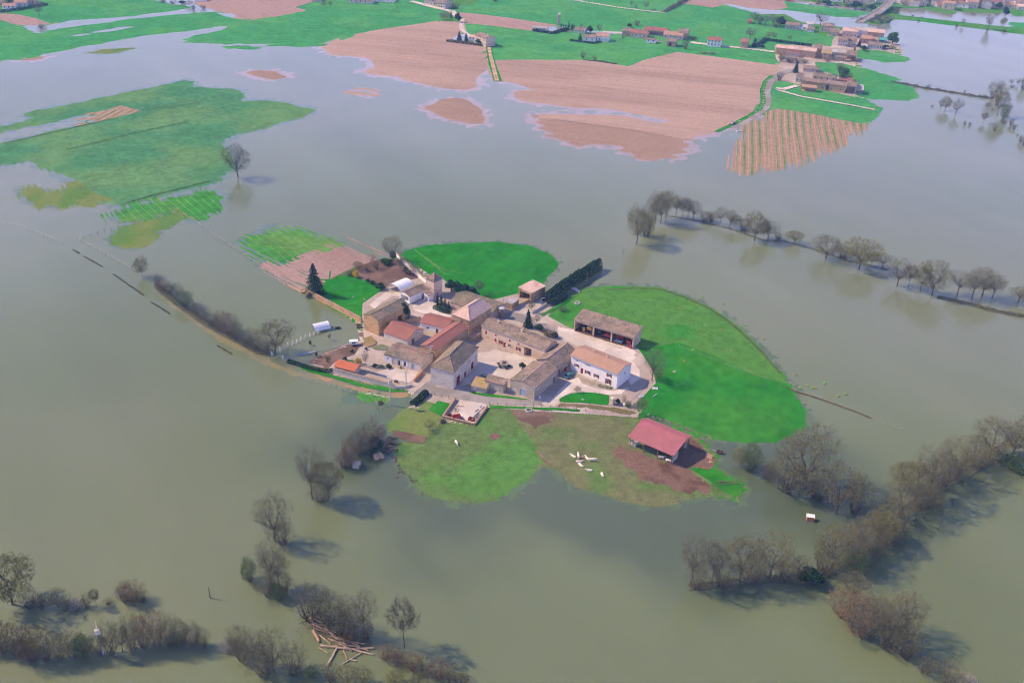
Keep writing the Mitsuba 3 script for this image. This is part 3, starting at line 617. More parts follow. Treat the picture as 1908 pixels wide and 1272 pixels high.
house('shed', 'white walled shed with tiled roof, open at its near end, beside the greenhouse', 'shed', white_shed, W_WHITE, R_BROWN, openings=[('left', 0, 0.1, 4.2, 2.5, 'black'), ('front', 2.2, 0, 1.2, 2.0, 'black')])
tower = (-29.82,324.47,48.3,4.11,3.98,5.98,8.58)
house('tower', 'square stone dovecote tower with pyramid tile roof', 'tower', tower, W_PINK, R_BROWN, shape='hip', hip=(tower[3] / 2, tower[3] / 2), over=0.3, ridge=R_ORANGE,
      openings=[('left', 0.3, 2.6, 0.6, 0.9, 'window'), ('left', 0.2, 4.6, 0.5, 0.5, 'window')])
house('shed', 'tiny tiled lean-to with a white pillar at the foot of the dovecote', 'shed', (-31.5,319.7, 48, 2.6, 2.4, 2.0, 2.6), W_WHITE, R_BROWN, shape='mono', over=0.25, openings=[('left', 0, 0, 1.7, 1.8, 'black')])
cottage = (-33.56,274.96,-24.7,13.49,8.47,2.73,4.09)
house('cottage', 'low cottage with pale front and mottled brown tile roof beside the garden terrace', 'house', cottage, W_PALE, R_BROWN, over=0.3, ridge=R_RED,
      chimneys=(), openings=[('front', -1.8, 0, 1.0, 2.0, 'black'), ('front', 0.5, 0.35, 1.0, 1.7, 'window', WHITE_PAINT), ('front', 3.6, 0, 1.2, 2.0, 'door', BLUE_PAINT)])
house('shed', 'white gabled porch wing at the left end of the low cottage', 'porch', (-39.9,275.4, -24.7, 3.0, 4.2, 2.3, 2.9), W_WHITE, R_BROWN, shape='mono', over=0.2, openings=[('front', 0, 0.9, 0.9, 1.0, 'window')])
hip_barn = (-18.35,268.05,67.1,17.45,8.18,5.97,9.81)
hip_barn = hip_barn[:6] + (hip_barn[5] + 2.6,)
house('barn', 'tall hipped barn with white end wall and yellowed mossy roof facing the lane', 'barn', hip_barn, W_PALE, R_MOSSY, shape='hip', hip=(5.0, 2.5), over=0.35, ridge=R_BROWN,
      openings=[('front', -5.5, 0, 2.6, 3.3, 'door', RED_PAINT), ('front', -0.5, 0, 1.4, 2.2, 'door', RED_PAINT), ('front', 4.8, 0, 1.8, 2.8, 'door', RED_PAINT)] + win('front', [-7.4, -2.8, 1.8], 3.9, 0.7, 0.9))
# --- the courtyard
farm = (0.60,289.59,-34.8,20.66,7.70,4.42,5.66)
fa = math.radians(farm[2])
farm = (farm[0] + 2.9 * math.cos(fa) + 1.3 * math.sin(fa), farm[1] + 2.9 * math.sin(fa) - 1.3 * math.cos(fa), farm[2], farm[3] + 5.8, farm[4] - 0.8, farm[5] + 0.5, farm[6] + 0.5)
hw = farm[3] / 2
house('farmhouse', 'long pink farmhouse with small dark red shutters along the top of the courtyard', 'house', farm, W_PINK, R_BROWN, over=0.35, gutter=True,
      chimneys=[(-hw + 4.8, -0.2, 1.1), (-hw + 14.6, -0.2, 0.9)],
      openings=win('front', [-hw + 1.9], 2.6, 0.75, 1.2, RED_PAINT, 'closed') + win('front', [-hw + 6.1, -hw + 12.0, -hw + 15.6], 3.2, 0.7, 0.7, RED_PAINT, 'closed') + win('front', [-hw + 6.0], 0.9, 0.8, 1.2, RED_PAINT, 'closed')
      + win('front', [-hw + 8.2], 0.9, 0.8, 1.2, RED_PAINT) + [('front', -hw + 9.8, 0, 1.0, 2.1, 'door', RED_PAINT)] + win('front', [-hw + 11.8], 0.9, 1.1, 1.1) + win('front', [-hw + 15.6], 0.9, 0.95, 1.2, RED_PAINT)
      + [('front', -hw + 19.5, 0, 3.0, 3.4, 'black')])
wing2 = (14.18,274.04,57.2,9.65,7.64,3.67,5.36)
wing2 = (wing2[0] + 1.6 * math.cos(math.radians(57)), wing2[1] + 1.6 * math.sin(math.radians(57)), wing2[2], wing2[3] + 3.2) + wing2[4:]
house('barn', 'tall stone cross wing with mossy roof between the courtyard and the white house', 'barn', wing2, W_GREY, R_BROWN, over=0.3, ridge=R_PINK,
      openings=win('front', [-2.5, 2.6], 2.2, 0.7, 0.6) + [('front', -4.6, 0, 1.2, 2.0, 'door', WOOD)])
wing3 = (7.37,261.98,58.4,14.06,8.78,4.13,5.26)
house('barn', 'low brown roofed barn whose grey gable with a blue gate faces the lane', 'barn', wing3, W_GREY, R_BROWN, over=0.3, ridge=R_PINK,
      openings=[('left', 0.4, 0.3, 2.2, 2.2, 'door', BLUE_PAINT), ('front', 5.6, 0, 1.2, 2.2, 'black')])
house('shed', 'narrow lean-to with low tiled roof along the lane wall of the courtyard', 'shed', (-4.6,259.7, -24, 6.6, 3.0, 2.7, 3.25), W_GREY, R_BROWN, shape='mono', over=0.2)
house('shed', 'small lean-to with a mustard yellow lichened roof at the courtyard entrance', 'shed', (-9.3,259.4, -20, 5.2, 4.2, 1.5, 2.3), W_GREY, R_YELLOW, shape='mono', over=0.25)
white = (29.22,270.94,-36.9,17.98,8.14,5.25,6.55)
house('farmhouse', 'white rendered two storey house with orange tile roof and brown shutters', 'house', white, W_WHITE, R_ORANGE, over=0.5, gutter=True, chimneys=[(-3.6, 1.0, 0.7), (1.6, 1.0, 0.6)],
      openings=win('front', [-6.6], 2.0, 0.9, 1.0, BROWN_PAINT) + win('front', [-6.6], 4.0, 0.9, 0.55) + win('front', [-2.4], 4.0, 2.0, 0.5) + win('front', [-2.2], 1.0, 1.1, 1.2, BROWN_PAINT) + win('front', [1.2], 1.0, 1.0, 1.2, BROWN_PAINT)
      + win('front', [5.9], 3.1, 0.95, 1.2, BROWN_PAINT) + win('front', [5.8], 0.4, 1.1, 1.9, BROWN_PAINT) + [('front', -4.5, 0.2, 1.0, 2.1, 'door', RED_PAINT)] + win('right', [0.5], 3.2, 0.8, 1.0))
# --- sheds to the right and behind
mshed = (33.26,296.72,-30.1,22.91,6.42,4.08,5.37)
Ls, Ws = mshed[3], mshed[4]
house('machinery_shed', 'long open fronted machinery shed with brown tile roof at the edge of the meadow', 'shed', mshed, W_PINK, R_BROWN, shape='mono', over=0.45,
      hollow=[(-Ls / 2 + 0.35, Ls / 2 - 0.35, -Ws / 2 - 1, Ws / 2 - 0.35, 0.02, mshed[5] - 0.25)])
k_ = [k for k in scene if k.startswith('machinery_shed')][0].split('__')[0]
for i, u in enumerate((-3.9, 3.1)):
    part(k_, 'pillar', mikit.ply(place(box(u - .25, u + .25, -Ws / 2 + 0.05, -Ws / 2 + 0.5, -0.3, mshed[5] - 0.1), mshed[0], mshed[1], mshed[2], GROUND), W_PINK))
part(k_, 'lintel', mikit.ply(place(box(-Ls / 2 + .36, Ls / 2 - .36, -Ws / 2 + 0.08, -Ws / 2 + 0.3, mshed[5] - 0.55, mshed[5] - 0.26), mshed[0], mshed[1], mshed[2], GROUND), WOOD))
oshed = (6.86,325.67,49.6,6.78,4.57,3.39,3.43)
house('shed', 'open fronted stone shed with flat tan roof next to the tall dark hedge', 'shed', oshed[:3] + (oshed[3] + 1.6, oshed[4] + 1.4, oshed[5], oshed[5] + 0.35), W_STONE, R_PINK, shape='mono', over=0.35, openings=[('left', 0, 0.0, oshed[4] + 0.4, oshed[5] - 0.5, 'black')])
house('shed', 'little stone lean-to with pale flat roof below the open shed', 'shed', (-0.4,316.5, 58, 5.0, 2.6, 2.0, 2.3), W_STONE, R_GREY, shape='mono', over=0.2)
cs = (45.19,232.87,-35.9,15.16,15.10,3.20,5.09)
cx, cy, cdeg, CL, CW, che, chr_ = cs
CW = 11.0
ck = thing('cattle_shed', 'open cattle shed under a bright raspberry red sheet roof in the paddock', 'shed')
off = np.array([math.sin(math.radians(cdeg)), -math.cos(math.radians(cdeg))]) * ((cs[4] - CW) / 2)
cx, cy = cx + off[0], cy + off[1]
kk = CW * 0.16
sl = 0.26
hr_ = che + (kk + CW / 2) * sl
for nm, prof in (('roof', [(-CW / 2, che), (kk, hr_), (kk, hr_ + .12), (-CW / 2, che + .12)]), ('roof', [(kk, hr_), (CW / 2, hr_ - (CW / 2 - kk) * sl), (CW / 2, hr_ - (CW / 2 - kk) * sl + .12), (kk, hr_ + .12)])):
    rk = part(ck, nm, mikit.ply(place(prism(prof, -CL / 2, CL / 2), cx, cy, cdeg, GROUND), R_SHEET))
    (y0, z0_), (y1, z1_) = prof[0], prof[1]
    ribs = []
    for i in range(31):
        u = -CL / 2 + .05 + i * (CL - .15) / 30
        ribs.append(hull([(u + a, y, z + .12 + b) for (y, z) in ((y0, z0_), (y1, z1_)) for a in (0, .08) for b in (0.0, .045)]))
    part(rk, 'rib', mikit.ply(place(cat([tm(r) for r in ribs]), cx, cy, cdeg, GROUND), R_SHEET))
    labels[rk + '__rib'] = {'kind': 'stuff'}
part(ck, 'ridge_cap', mikit.ply(place(prism([(kk - .25, hr_ + .06), (kk, hr_ + .13), (kk + .25, hr_ + .06), (kk + .25, hr_ + .12), (kk, hr_ + .19), (kk - .25, hr_ + .12)], -CL / 2, CL / 2), cx, cy, cdeg, GROUND), R_SHEET))
for u in np.linspace(-CL / 2 + .7, CL / 2 - .7, 4):
    for v in (-CW / 2 + .5, kk, CW / 2 - .5):
        top = (che + (v + CW / 2) * sl) if v <= kk else hr_ - (v - kk) * sl
        part(ck, 'post', mikit.ply(place(box(u - .12, u + .12, v - .12, v + .12, -0.4, top), cx, cy, cdeg, GROUND), WOOD))
part(ck, 'wall', mikit.ply(place(cat([box(CL / 2 - 1.0, CL / 2 - .78, -CW / 2 + .8, -1.0, -0.4, 2.1), box(-CL / 2 + .9, CL / 2 - .9, CW / 2 - .9, CW / 2 - .7, -0.4, 1.5)]), cx, cy, cdeg, GROUND), W_PALE))
part(ck, 'manger', mikit.ply(place(cat([box(-CL / 2 + 2.6, CL / 2 - 2.0, 0.2, 0.35, -.4, 0.9), box(-CL / 2 + 2.6, CL / 2 - 2.0, 1.0, 1.15, -.4, 0.9), box(-CL / 2 + 2.6, CL / 2 - 2.0, .35, 1.0, -.4, 0.3)]), cx, cy, cdeg, GROUND), CONCRETE))
q = place(cat([box(0, 2.2, 0, .2, -.4, 1.3), box(0, 2.2, 1.6, 1.8, -.4, 1.3), box(0, .2, .2, 1.6, -.4, 1.3), box(2, 2.2, .2, 1.6, -.4, 1.3)]), -CL / 2 + .1, -CW / 2 + 0.9)
part(ck, 'pen_wall', mikit.ply(place(q, cx, cy, cdeg, GROUND), W_PALE))

# ------------------------------------------------------------------ greenhouses


def tunnel(label, x, y, deg, L, W, H, z=0.3, panels=5):
    key = thing('greenhouse', label, 'greenhouse')
    an = np.linspace(0.12, math.pi - 0.12, 13)
    for i in range(panels):
        x0, x1 = -L / 2 + i * L / panels + .05, -L / 2 + (i + 1) * L / panels - .05
        o = [(W / 2 * math.cos(a), H * math.sin(a)) for a in an]
        n = [((W / 2 - .06) * math.cos(a), (H - .06) * math.sin(a)) for a in an[::-1]]
        part(key, 'panel', mikit.ply(place(prism(o + n, x0, x1), x, y, deg, z + .45), POLY, smooth=40))
    for i in range(panels + 1):
        x0 = -L / 2 + i * L / panels
        pts = [(x0, (W / 2 - .03) * math.cos(a), (H - .03) * math.sin(a)) for a in np.linspace(0, math.pi, 13)]
        pts = [(x0, W / 2 - .03, -.9)] + pts + [(x0, -W / 2 + .03, -.9)]
        part(key, 'hoop', mikit.ply(place(tube(pts, 0.05, 5), x, y, deg, z + .45), METAL))
    return key


gx_, gy_ = -42.6,327.3
tunnel('arched greenhouse with pale blue grey sheeting behind the white walled shed', gx_, gy_, 49, 7.4, 7.6, 2.9, 0.3, 4)
tunnel('small white arched greenhouse standing in the flood by the row of white posts', -67.0,295.0, 30, 5.6, 4.2, 2.0, 0.0, 5)

# ------------------------------------------------------------------ walls


def wall_run(name, label, pts, h, t, mat, cope=True, z=-0.4, category='wall', slot=6.0):
    """a masonry wall along a line, with stones of its coping as parts"""
    key = thing(name, label, category)
    p = [np.array(q) for q in pts]
    for i, (a, b) in enumerate(zip(p[:-1], p[1:])):
        d = b - a
        L = np.hypot(*d)
        deg = math.degrees(math.atan2(d[1], d[0]))
        m = box(0, L + (t / 2 if i < len(p) - 2 else 0), -t / 2, t / 2, z, h)
        part(key, 'wall', mikit.ply(place(m, a[0], a[1], deg), mat))
        if cope:
            n = max(1, int(L / 1.6))
            for k in range(n):
                c = hull([(k * L / n + .03 + e * (L / n - .06), v, zz) for e in (0, 1) for (v, zz) in ((-t / 2 - .12, h + .003), (t / 2 + .12, h + .003), (-t / 2 - .12, h + .07), (t / 2 + .12, h + .07), (0, h + .16))])
                part(key, 'coping_stone', mikit.ply(place(c, a[0], a[1], deg), COPING))
    return key


wall_run('garden_wall', 'long tall garden wall of golden stone standing in the flood', [(-79.2,323.0),(-53.8,300.8)], 2.0, 0.5, W_GOLD)
wall_run('garden_wall', 'low crumbling end of the garden wall running out into the water', [(-86.0,327.7),(-79.3,322.2)], 0.35, 0.5, W_STONE, False)
wall_run('garden_wall', 'white topped boundary wall from the bare trees down to the dovecote', [(-48.1,357.4),(-40.5,344.2),(-33.7,333.7)], 1.6, 0.45, W_WHITE)
wall_run('garden_wall', 'pale concrete wall beside the lane below the tall hedge', [(6.9,311.4),(12.4,319.0)], 1.2, 0.3, W_CEMENT, False)
wall_run('garden_wall', 'low stone wall joining the lean-to and the open shed', [(-0.5,313.3),(6.6,322.7)], 1.1, 0.35, W_STONE, False)
wall_run('garden_wall', 'rendered garden wall along the flooded lane in front of the cottage', [(-57.6,266.4),(-50.3,263.5),(-42.8,260.5),(-36.8,258.1)], 1.7, 0.35, W_CEMENT, True)
wall_run('garden_wall', 'low curved stone wall at the corner of the lane', [(-36.8,258.1),(-33.7,258.6),(-31.4,260.0)], 1.0, 0.35, W_PALE, False)
wall_run('garden_wall', 'orange brick wall between the terrace and the passage by the hipped barn', [(-30.8,262.3),(-28.8,267.8)], 1.4, 0.4, W_BRICK, False)
wall_run('garden_wall', 'small white wall among shrubs in the cottage garden', [(-45.1,271.5),(-41.4,270.4)], 1.0, 0.25, W_PALE, False)
wall_run('garden_wall', 'yellow topped wall between the stone barns and the long farmhouse', [(-14.1,289.0),(-10.1,293.7)], 2.0, 0.4, W_STONE)
wall_run('garden_wall', 'stone yard wall between the two red roofed outbuildings', [(-38.0,300.6),(-32.9,303.5)], 1.8, 0.35, W_STONE, False)
lean = thing('shed', 'low lean-to with vivid orange tiles behind the garden wall', 'shed')
a0, a1 = np.array([(-57.5,267.8),(-50.3,264.8)])
d_ = a1 - a0
dl, dd = np.hypot(*d_), math.degrees(math.atan2(d_[1], d_[0]))
part(lean, 'wall', mikit.ply(place(prism([(0.2, -.4), (3.0, -.4), (3.0, 2.4), (0.2, 1.6)], 0, dl), a0[0], a0[1], dd), W_CEMENT))
part(lean, 'roof', mikit.ply(place(prism([(-.1, 1.68), (2.9, 2.62), (2.9, 2.74), (-.1, 1.80)], -.2, dl + .1), a0[0], a0[1], dd), R_VERMILION))
part(lean, 'roof', mikit.ply(place(prism([(2.903, 2.62), (4.2, 2.1), (4.2, 2.22), (2.903, 2.74)], -.2, dl * 1.9), a0[0], a0[1], dd), R_BROWN))
for i in range(9):
    u = .1 + i * (dl - .2) / 8
    part(lean, 'tile_rib', mikit.ply(place(hull([(u + a, y, z + b) for (y, z) in ((-.1, 1.80), (2.9, 2.74)) for a in (0, .12) for b in (0.0, .06)]), a0[0], a0[1], dd), R_VERMILION))

# the walled yard with scrap in front of the farm
yard = [(-16.9,252.7),(-20.1,242.4),(-10.4,238.8),(-6.9,248.6)]
wk = wall_run('yard_wall', 'low stone wall enclosing three sides of the scrap yard in the paddock', yard, 1.1, 0.35, W_STONE)

# ------------------------------------------------------------------ trees
def bark(name, a, b, vary=0.3):
    def fn(p, n, uv):
        k = noise(p.x * 0.09 + 3, p.y * 0.09, 1.0)
        return mix(a, b, k) * (1 - vary + 2 * vary * noise(p.x * 1.1, p.y * 1.1, p.z * 0.9))
    scene[name] = two({'type': 'diffuse', 'reflectance': proc(fn)})
    return name


TRUNK = bark('mat_trunk', (0.085, 0.070, 0.052), (0.125, 0.105, 0.08))
TWIG = bark('mat_twig', (0.132, 0.124, 0.062), (0.170, 0.158, 0.080), 0.35)
TWIG_RED = bark('mat_twig_red', (0.185, 0.128, 0.075), (0.215, 0.152, 0.088), 0.35)
TWIG_GREY = bark('mat_twig_grey', (0.140, 0.133, 0.078), (0.175, 0.165, 0.098), 0.35)
BUD = bark('mat_buds', (0.20, 0.20, 0.06), (0.26, 0.26, 0.08), 0.3)
LEAF = bark('mat_leaf', (0.055, 0.13, 0.035), (0.10, 0.20, 0.045), 0.4)
LEAF_DARK = bark('mat_leaf_dark', (0.028, 0.072, 0.024), (0.042, 0.095, 0.032), 0.4)
LEAF_BRIGHT = bark('mat_leaf_bright', (0.12, 0.28, 0.05), (0.17, 0.33, 0.06), 0.3)
NEEDLE = bark('mat_needle', (0.020, 0.050, 0.026), (0.032, 0.068, 0.032), 0.4)
BLOOM_YELLOW = bark('mat_bloom_yellow', (0.70, 0.50, 0.05), (0.62, 0.44, 0.05), 0.25)
BLOOM_WHITE = bark('mat_bloom_white', (0.62, 0.56, 0.54), (0.70, 0.64, 0.60), 0.2)


def strips(p0, p1, w, rng):
    d = p1 - p0
    d /= np.linalg.norm(d, axis=1, keepdims=True) + 1e-9
    s = np.cross(d, rng.normal(size=d.shape))
    s *= (np.broadcast_to(w, (len(d),)) / 2)[:, None] / (np.linalg.norm(s, axis=1, keepdims=True) + 1e-9)
    v = np.stack([p0 - s, p0 + s, p1 + s * 0.5, p1 - s * 0.5], 1).reshape(-1, 3)
    i = np.arange(len(d))[:, None] * 4
    return v, np.vstack([i + [0, 1, 2], i + [0, 2, 3]])


def flakes(c, size, rng):
    """small leaf faces at the points c"""
    a = rng.normal(size=c.shape)
    a /= np.linalg.norm(a, axis=1, keepdims=True)
    b = np.cross(a, rng.normal(size=c.shape))
    b /= np.linalg.norm(b, axis=1, keepdims=True)
    s = (size * rng.uniform(0.6, 1.4, len(c)))[:, None]
    v = np.stack([c - a * s, c + b * s * 0.6, c + a * s, c - b * s * 0.6], 1).reshape(-1, 3)
    i = np.arange(len(c))[:, None] * 4
    return v, np.vstack([i + [0, 1, 2], i + [0, 2, 3]])


def join(ms):
    vs, fs, n = [], [], 0
    for v, f in ms:
        vs.append(np.asarray(v))
        fs.append(np.asarray(f) + n)
        n += len(v)
    return np.vstack(vs), np.vstack(fs)


def crown_points(rng, n, base, lump=0.18, shell=0.45):
    """twig ends spread through a rounded, uneven crown from height `base` to 1"""
    q = rng.normal(size=(n, 3))
    q /= np.linalg.norm(q, axis=1, keepdims=True)
    lobes = rng.normal(size=(9, 3))
    lobes /= np.linalg.norm(lobes, axis=1, keepdims=True)
    k = (q @ lobes.T).max(1)
    r = (1 - lump + 2 * lump * smooth01((k - 0.55) / 0.45)) * rng.uniform(shell ** 3, 1.0, n) ** (1 / 3)
    p = q * r[:, None]
    # widest in the upper half, narrowing to the trunk
    z = base + (1 - base) * (0.5 + 0.5 * np.clip(p[:, 2] / (1 + lump), -1, 1))
    f = np.where(p[:, 2] < 0, 1.0 + 0.12 * p[:, 2], 1.0)
    return np.stack([p[:, 0] * 0.5 * f, p[:, 1] * 0.5 * f, z], 1)


def smooth01(t):
    t = np.clip(t, 0, 1)
    return t * t * (3 - 2 * t)


def skeleton(seed, base=0.2, n=620, splits=(6, 4, 4, 4), stems=1, fork=None, lump=0.18, shell=0.45):
    """branches that divide towards clusters of twig ends: (start, end, thickness, level)"""
    rng = np.random.default_rng(seed)
    pts = crown_points(rng, n, base, lump, shell)
    segs = [[] for _ in range(len(splits) + 2)]
    fork = base + 0.08 if fork is None else fork

    def grow(node, idx, level, r):
        if level == len(splits) or len(idx) <= 2:
            for i in idx:
                segs[-1].append((node, pts[i], r * 0.5))
            return
        k = min(splits[level], len(idx))
        cen = pts[rng.choice(idx, k, replace=False)]
        own = np.argmin(((pts[idx][:, None] - cen[None]) ** 2).sum(-1), 1)
        for c in range(k):
            sub = idx[own == c]
            if len(sub) == 0:
                continue
            m = pts[sub].mean(0)
            end = node + (m - node) * rng.uniform(0.5, 0.72)
            mid = (node + end) / 2 + rng.normal(0, 0.10, 3) * np.linalg.norm(end - node)
            rr = r * (0.45 + 0.55 * math.sqrt(len(sub) / len(idx)))
            segs[level + 1].append((node, mid, rr))
            segs[level + 1].append((mid, end, rr * 0.85))
            grow(end, sub, level + 1, rr * 0.72)

    if stems == 1:
        top = np.array([rng.normal(0, 0.02), rng.normal(0, 0.02), fork])
        segs[0].append((np.array([0, 0, -0.02]), top * [0.5, 0.5, 0.5], 1.0))
        segs[0].append((top * [0.5, 0.5, 0.5], top, 0.85))
        grow(top, np.arange(n), 0, 0.8)
    else:
        own = rng.integers(0, stems, n)
        ang = np.arctan2(pts[:, 1], pts[:, 0])
        own = ((ang + math.pi) / (2 * math.pi) * stems + rng.normal(0, 0.3, n)).astype(int) % stems
        for c in range(stems):
            idx = np.nonzero(own == c)[0]
            if len(idx):
                a = (c + 0.5) / stems * 2 * math.pi - math.pi
                grow(np.array([0.07 * math.cos(a), 0.07 * math.sin(a), -0.03]), idx, 1, 0.6)
    return segs, rng


PROTO = {}


def proto(kind, trunk, crown, tmat, cmat, extra=(), names=('trunk', 'crown')):
    scene['shape_%s_%s' % (kind, names[0])] = {'type': 'shapegroup', 'mesh': mikit.ply(trunk, tmat)}
    scene['shape_%s_%s' % (kind, names[1])] = {'type': 'shapegroup', 'mesh': mikit.ply(crown, cmat)}
    PROTO[kind] = [names[0], names[1]]
    for nm, m, mat in extra:
        scene['shape_%s_%s' % (kind, nm)] = {'type': 'shapegroup', 'mesh': mikit.ply(m, mat)}
        PROTO[kind].append(nm)


def bare(kind, seed, thick=0.025, twig=0.0034, mat=TWIG, buds=0, budmat=BUD, bud_size=0.016, names=('trunk', 'crown'), spray=4, spray_len=0.085, **kw):
    """a leafless tree: limbs as round tapering branches, then thousands of fine twigs"""
    segs, rng = skeleton(seed, **kw)
    tr = []
    for lv in segs[:3]:
        for a, b, r in lv:
            t = tube([a, b], [thick * r, thick * r * 0.85], 5)
            tr.append((t.vertices, t.faces))
    cr = []
    for lv in segs[3:]:
        if lv:
            a, b, r = (np.array(q) for q in zip(*lv))
            cr.append(strips(a, b, np.maximum(1.3 * thick * r, twig), rng))
    a = np.array([q[0] for q in segs[-1]])
    b = np.array([q[1] for q in segs[-1]])
    t = rng.uniform(0.2, 1.0, (len(a), spray))
    p = a[:, None] + (b - a)[:, None] * t[..., None]
    d = (b - a)[:, None] / (np.linalg.norm(b - a, axis=1)[:, None, None] + 1e-9) + rng.normal(0, 0.75, (len(a), spray, 3)) + [0, 0, 0.25]
    d /= np.linalg.norm(d, axis=2, keepdims=True)
    e = p + d * spray_len * rng.uniform(0.5, 1.2, (len(a), spray, 1))
    p, e = p.reshape(-1, 3), e.reshape(-1, 3)
    e[:, 2] = np.maximum(e[:, 2], 0.0)
    cr.append(strips(p, e, np.full(len(p), twig), rng))
    extra = []
    if buds:
        idx = rng.integers(0, len(p), buds)
        c = p[idx] + (e - p)[idx] * rng.uniform(0.3, 1.1, (buds, 1))
        extra.append(('leaves', flakes(c, bud_size, rng), budmat))
    proto(kind, join(tr), join(cr), TRUNK, mat, extra, names)


SH = dict(n=520, stems=7, base=0.02, thick=0.022, names=('stem', 'crown'), lump=0.25, shell=0.3)
bare('A', 3, base=0.16, splits=(6, 4, 4, 4))
bare('B', 11, base=0.24, mat=TWIG_GREY, lump=0.22)
bare('C', 23, base=0.14, n=850, splits=(7, 4, 4, 4), thick=0.024)
bare('N', 41, base=0.28, n=420, splits=(5, 4, 4), mat=TWIG_GREY, thick=0.016, twig=0.008, lump=0.25)
bare('G', 31, base=0.16, buds=5200, bud_size=0.013)
bare('Y', 37, base=0.18, buds=3200, bud_size=0.012, mat=TWIG)
bare('S', 5, twig=0.0044, **SH)
bare('T', 6, twig=0.0044, mat=TWIG_GREY, **SH)
bare('R', 7, twig=0.0044, mat=TWIG_RED, buds=600, budmat=TWIG_RED, **SH)
bare('V', 8, twig=0.0044, buds=2600, budmat=LEAF, bud_size=0.017, **SH)
bare('W', 9, twig=0.006, buds=2400, budmat=BLOOM_WHITE, bud_size=0.016, **SH)
bare('F', 10, twig=0.006, buds=4200, budmat=BLOOM_YELLOW, bud_size=0.026, **SH)
bare('f', 51, n=160, splits=(5, 4, 3), base=0.2, twig=0.013, thick=0.03, mat=TWIG_GREY)
bare('s', 52, splits=(5, 4, 3), twig=0.017, mat=TWIG_GREY, **{**SH, 'thick': 0.025, 'n': 140})


def leafy(kind, seed, n, size, mat, squash=1.0, lumps=14, names=('stem', 'foliage')):
    """dense foliage: leaf faces in overlapping clumps of uneven size"""
    rng = np.random.default_rng(seed)
    cs = rng.normal(size=(lumps, 3))
    cs /= np.linalg.norm(cs, axis=1, keepdims=True)
    cs *= rng.uniform(0.1, 0.34, (lumps, 1))
    rr = rng.uniform(0.13, 0.24, lumps)
    k = rng.integers(0, lumps, n)
    q = rng.normal(size=(n, 3))
    q /= np.linalg.norm(q, axis=1, keepdims=True)
    c = cs[k] + q * (rr[k] * rng.uniform(0.55, 1.05, n))[:, None]
    c[:, 2] = 0.5 + c[:, 2] * squash
    c[:, 2] = np.abs(c[:, 2])
    c[:, :2] *= 0.5 / np.percentile(np.hypot(c[:, 0], c[:, 1]), 97)
    c[:, 2] *= 1 / np.percentile(c[:, 2], 99)
    st = [tube([[0, 0, 0], [x, y, 0.6]], [0.03, 0.015], 5) for x, y in ((0, 0), (0.1, 0.05), (-0.08, 0.1), (0.02, -0.12))]
    proto(kind, join([(t.vertices, t.faces) for t in st]), flakes(c, size, rng), TRUNK, mat, (), names)


leafy('L', 61, 3800, 0.045, LEAF, names=('trunk', 'crown'))
leafy('D', 62, 3800, 0.045, LEAF_DARK)
leafy('B1', 63, 3800, 0.04, LEAF_BRIGHT)


def conifer(kind, seed, tiers, n, droop, mat, taper=1.0):
    rng = np.random.default_rng(seed)
    a0, a1, w = [], [], []
    for i in range(tiers):
        z = 0.06 + 0.92 * i / tiers
        rad = 0.5 * (1 - z) ** 0.85 * taper + 0.02
        m = max(5, int(n * (1 - 0.6 * z)))
        az = rng.uniform(0, 2 * np.pi, m)
        R = rad * rng.uniform(0.7, 1.12, m)
        zz = z + rng.uniform(-0.02, 0.02, m)
        base = np.stack([0 * az, 0 * az, zz + 0.03], 1)
        tip = np.stack([R * np.cos(az), R * np.sin(az), zz - droop * R], 1)
        for t in np.linspace(0.15, 1.0, 7):
            c = base + (tip - base) * t
            side = np.stack([-np.sin(az), np.cos(az), 0 * az], 1)
            for q in (-1, 1):
                e = c + side * q * (0.16 * R * (1.15 - t) + 0.012)[:, None] + (tip - base) * 0.10 - [0, 0, 0.012]
                a0.append(c)
                a1.append(e)
                w.append(np.full(m, 0.03))
    a0, a1, w = np.vstack(a0), np.vstack(a1), np.concatenate(w)
    t = tube([[0, 0, 0], [0, 0, 0.5], [0, 0, 0.97]], [0.022, 0.014, 0.003], 6)
    proto(kind, (t.vertices, t.faces), strips(a0, a1, w, rng), TRUNK, mat)


conifer('P', 71, 22, 17, 0.25, NEEDLE)
conifer('Q', 72, 16, 14, -0.15, NEEDLE, 0.8)

WORDS = {'A': ('bare_tree', 'bare brown tree', 'tree'), 'B': ('bare_tree', 'bare grey tree', 'tree'), 'C': ('bare_tree', 'broad bare tree', 'tree'), 'N': ('slender_tree', 'slender bare tree', 'tree'),
         'G': ('budding_tree', 'yellow green budding tree', 'tree'), 'Y': ('budding_tree', 'olive tinged tree', 'tree'), 'S': ('shrub', 'bare brown shrub', 'shrub'),
         'T': ('shrub', 'bare grey shrub', 'shrub'), 'R': ('shrub', 'reddish bare shrub', 'shrub'), 'V': ('shrub', 'green flecked shrub', 'shrub'), 'W': ('blossoming_shrub', 'white blossoming shrub', 'shrub'),
         'F': ('blossoming_shrub', 'yellow flowering shrub', 'shrub'), 'f': ('bare_tree', 'distant bare tree', 'tree'), 's': ('shrub', 'distant bare shrub', 'shrub'), 'L': ('leafy_tree', 'full green leafy tree', 'tree'),
         'D': ('evergreen_shrub', 'dark evergreen shrub', 'shrub'), 'B1': ('round_shrub', 'bright green round shrub', 'shrub'), 'P': ('conifer', 'dark green conifer', 'tree'), 'Q': ('conifer', 'dark upright conifer', 'tree')}
ORD = ['', 'second ', 'third ', 'fourth ', 'fifth ', 'sixth ', 'seventh ', 'eighth ', 'ninth ', 'tenth ', 'eleventh ', 'twelfth ', '13th ', '14th ', '15th ', '16th ', '17th ', '18th ', '19th ', '20th ', '21st ', '22nd ', '23rd ', '24th ', '25th ']


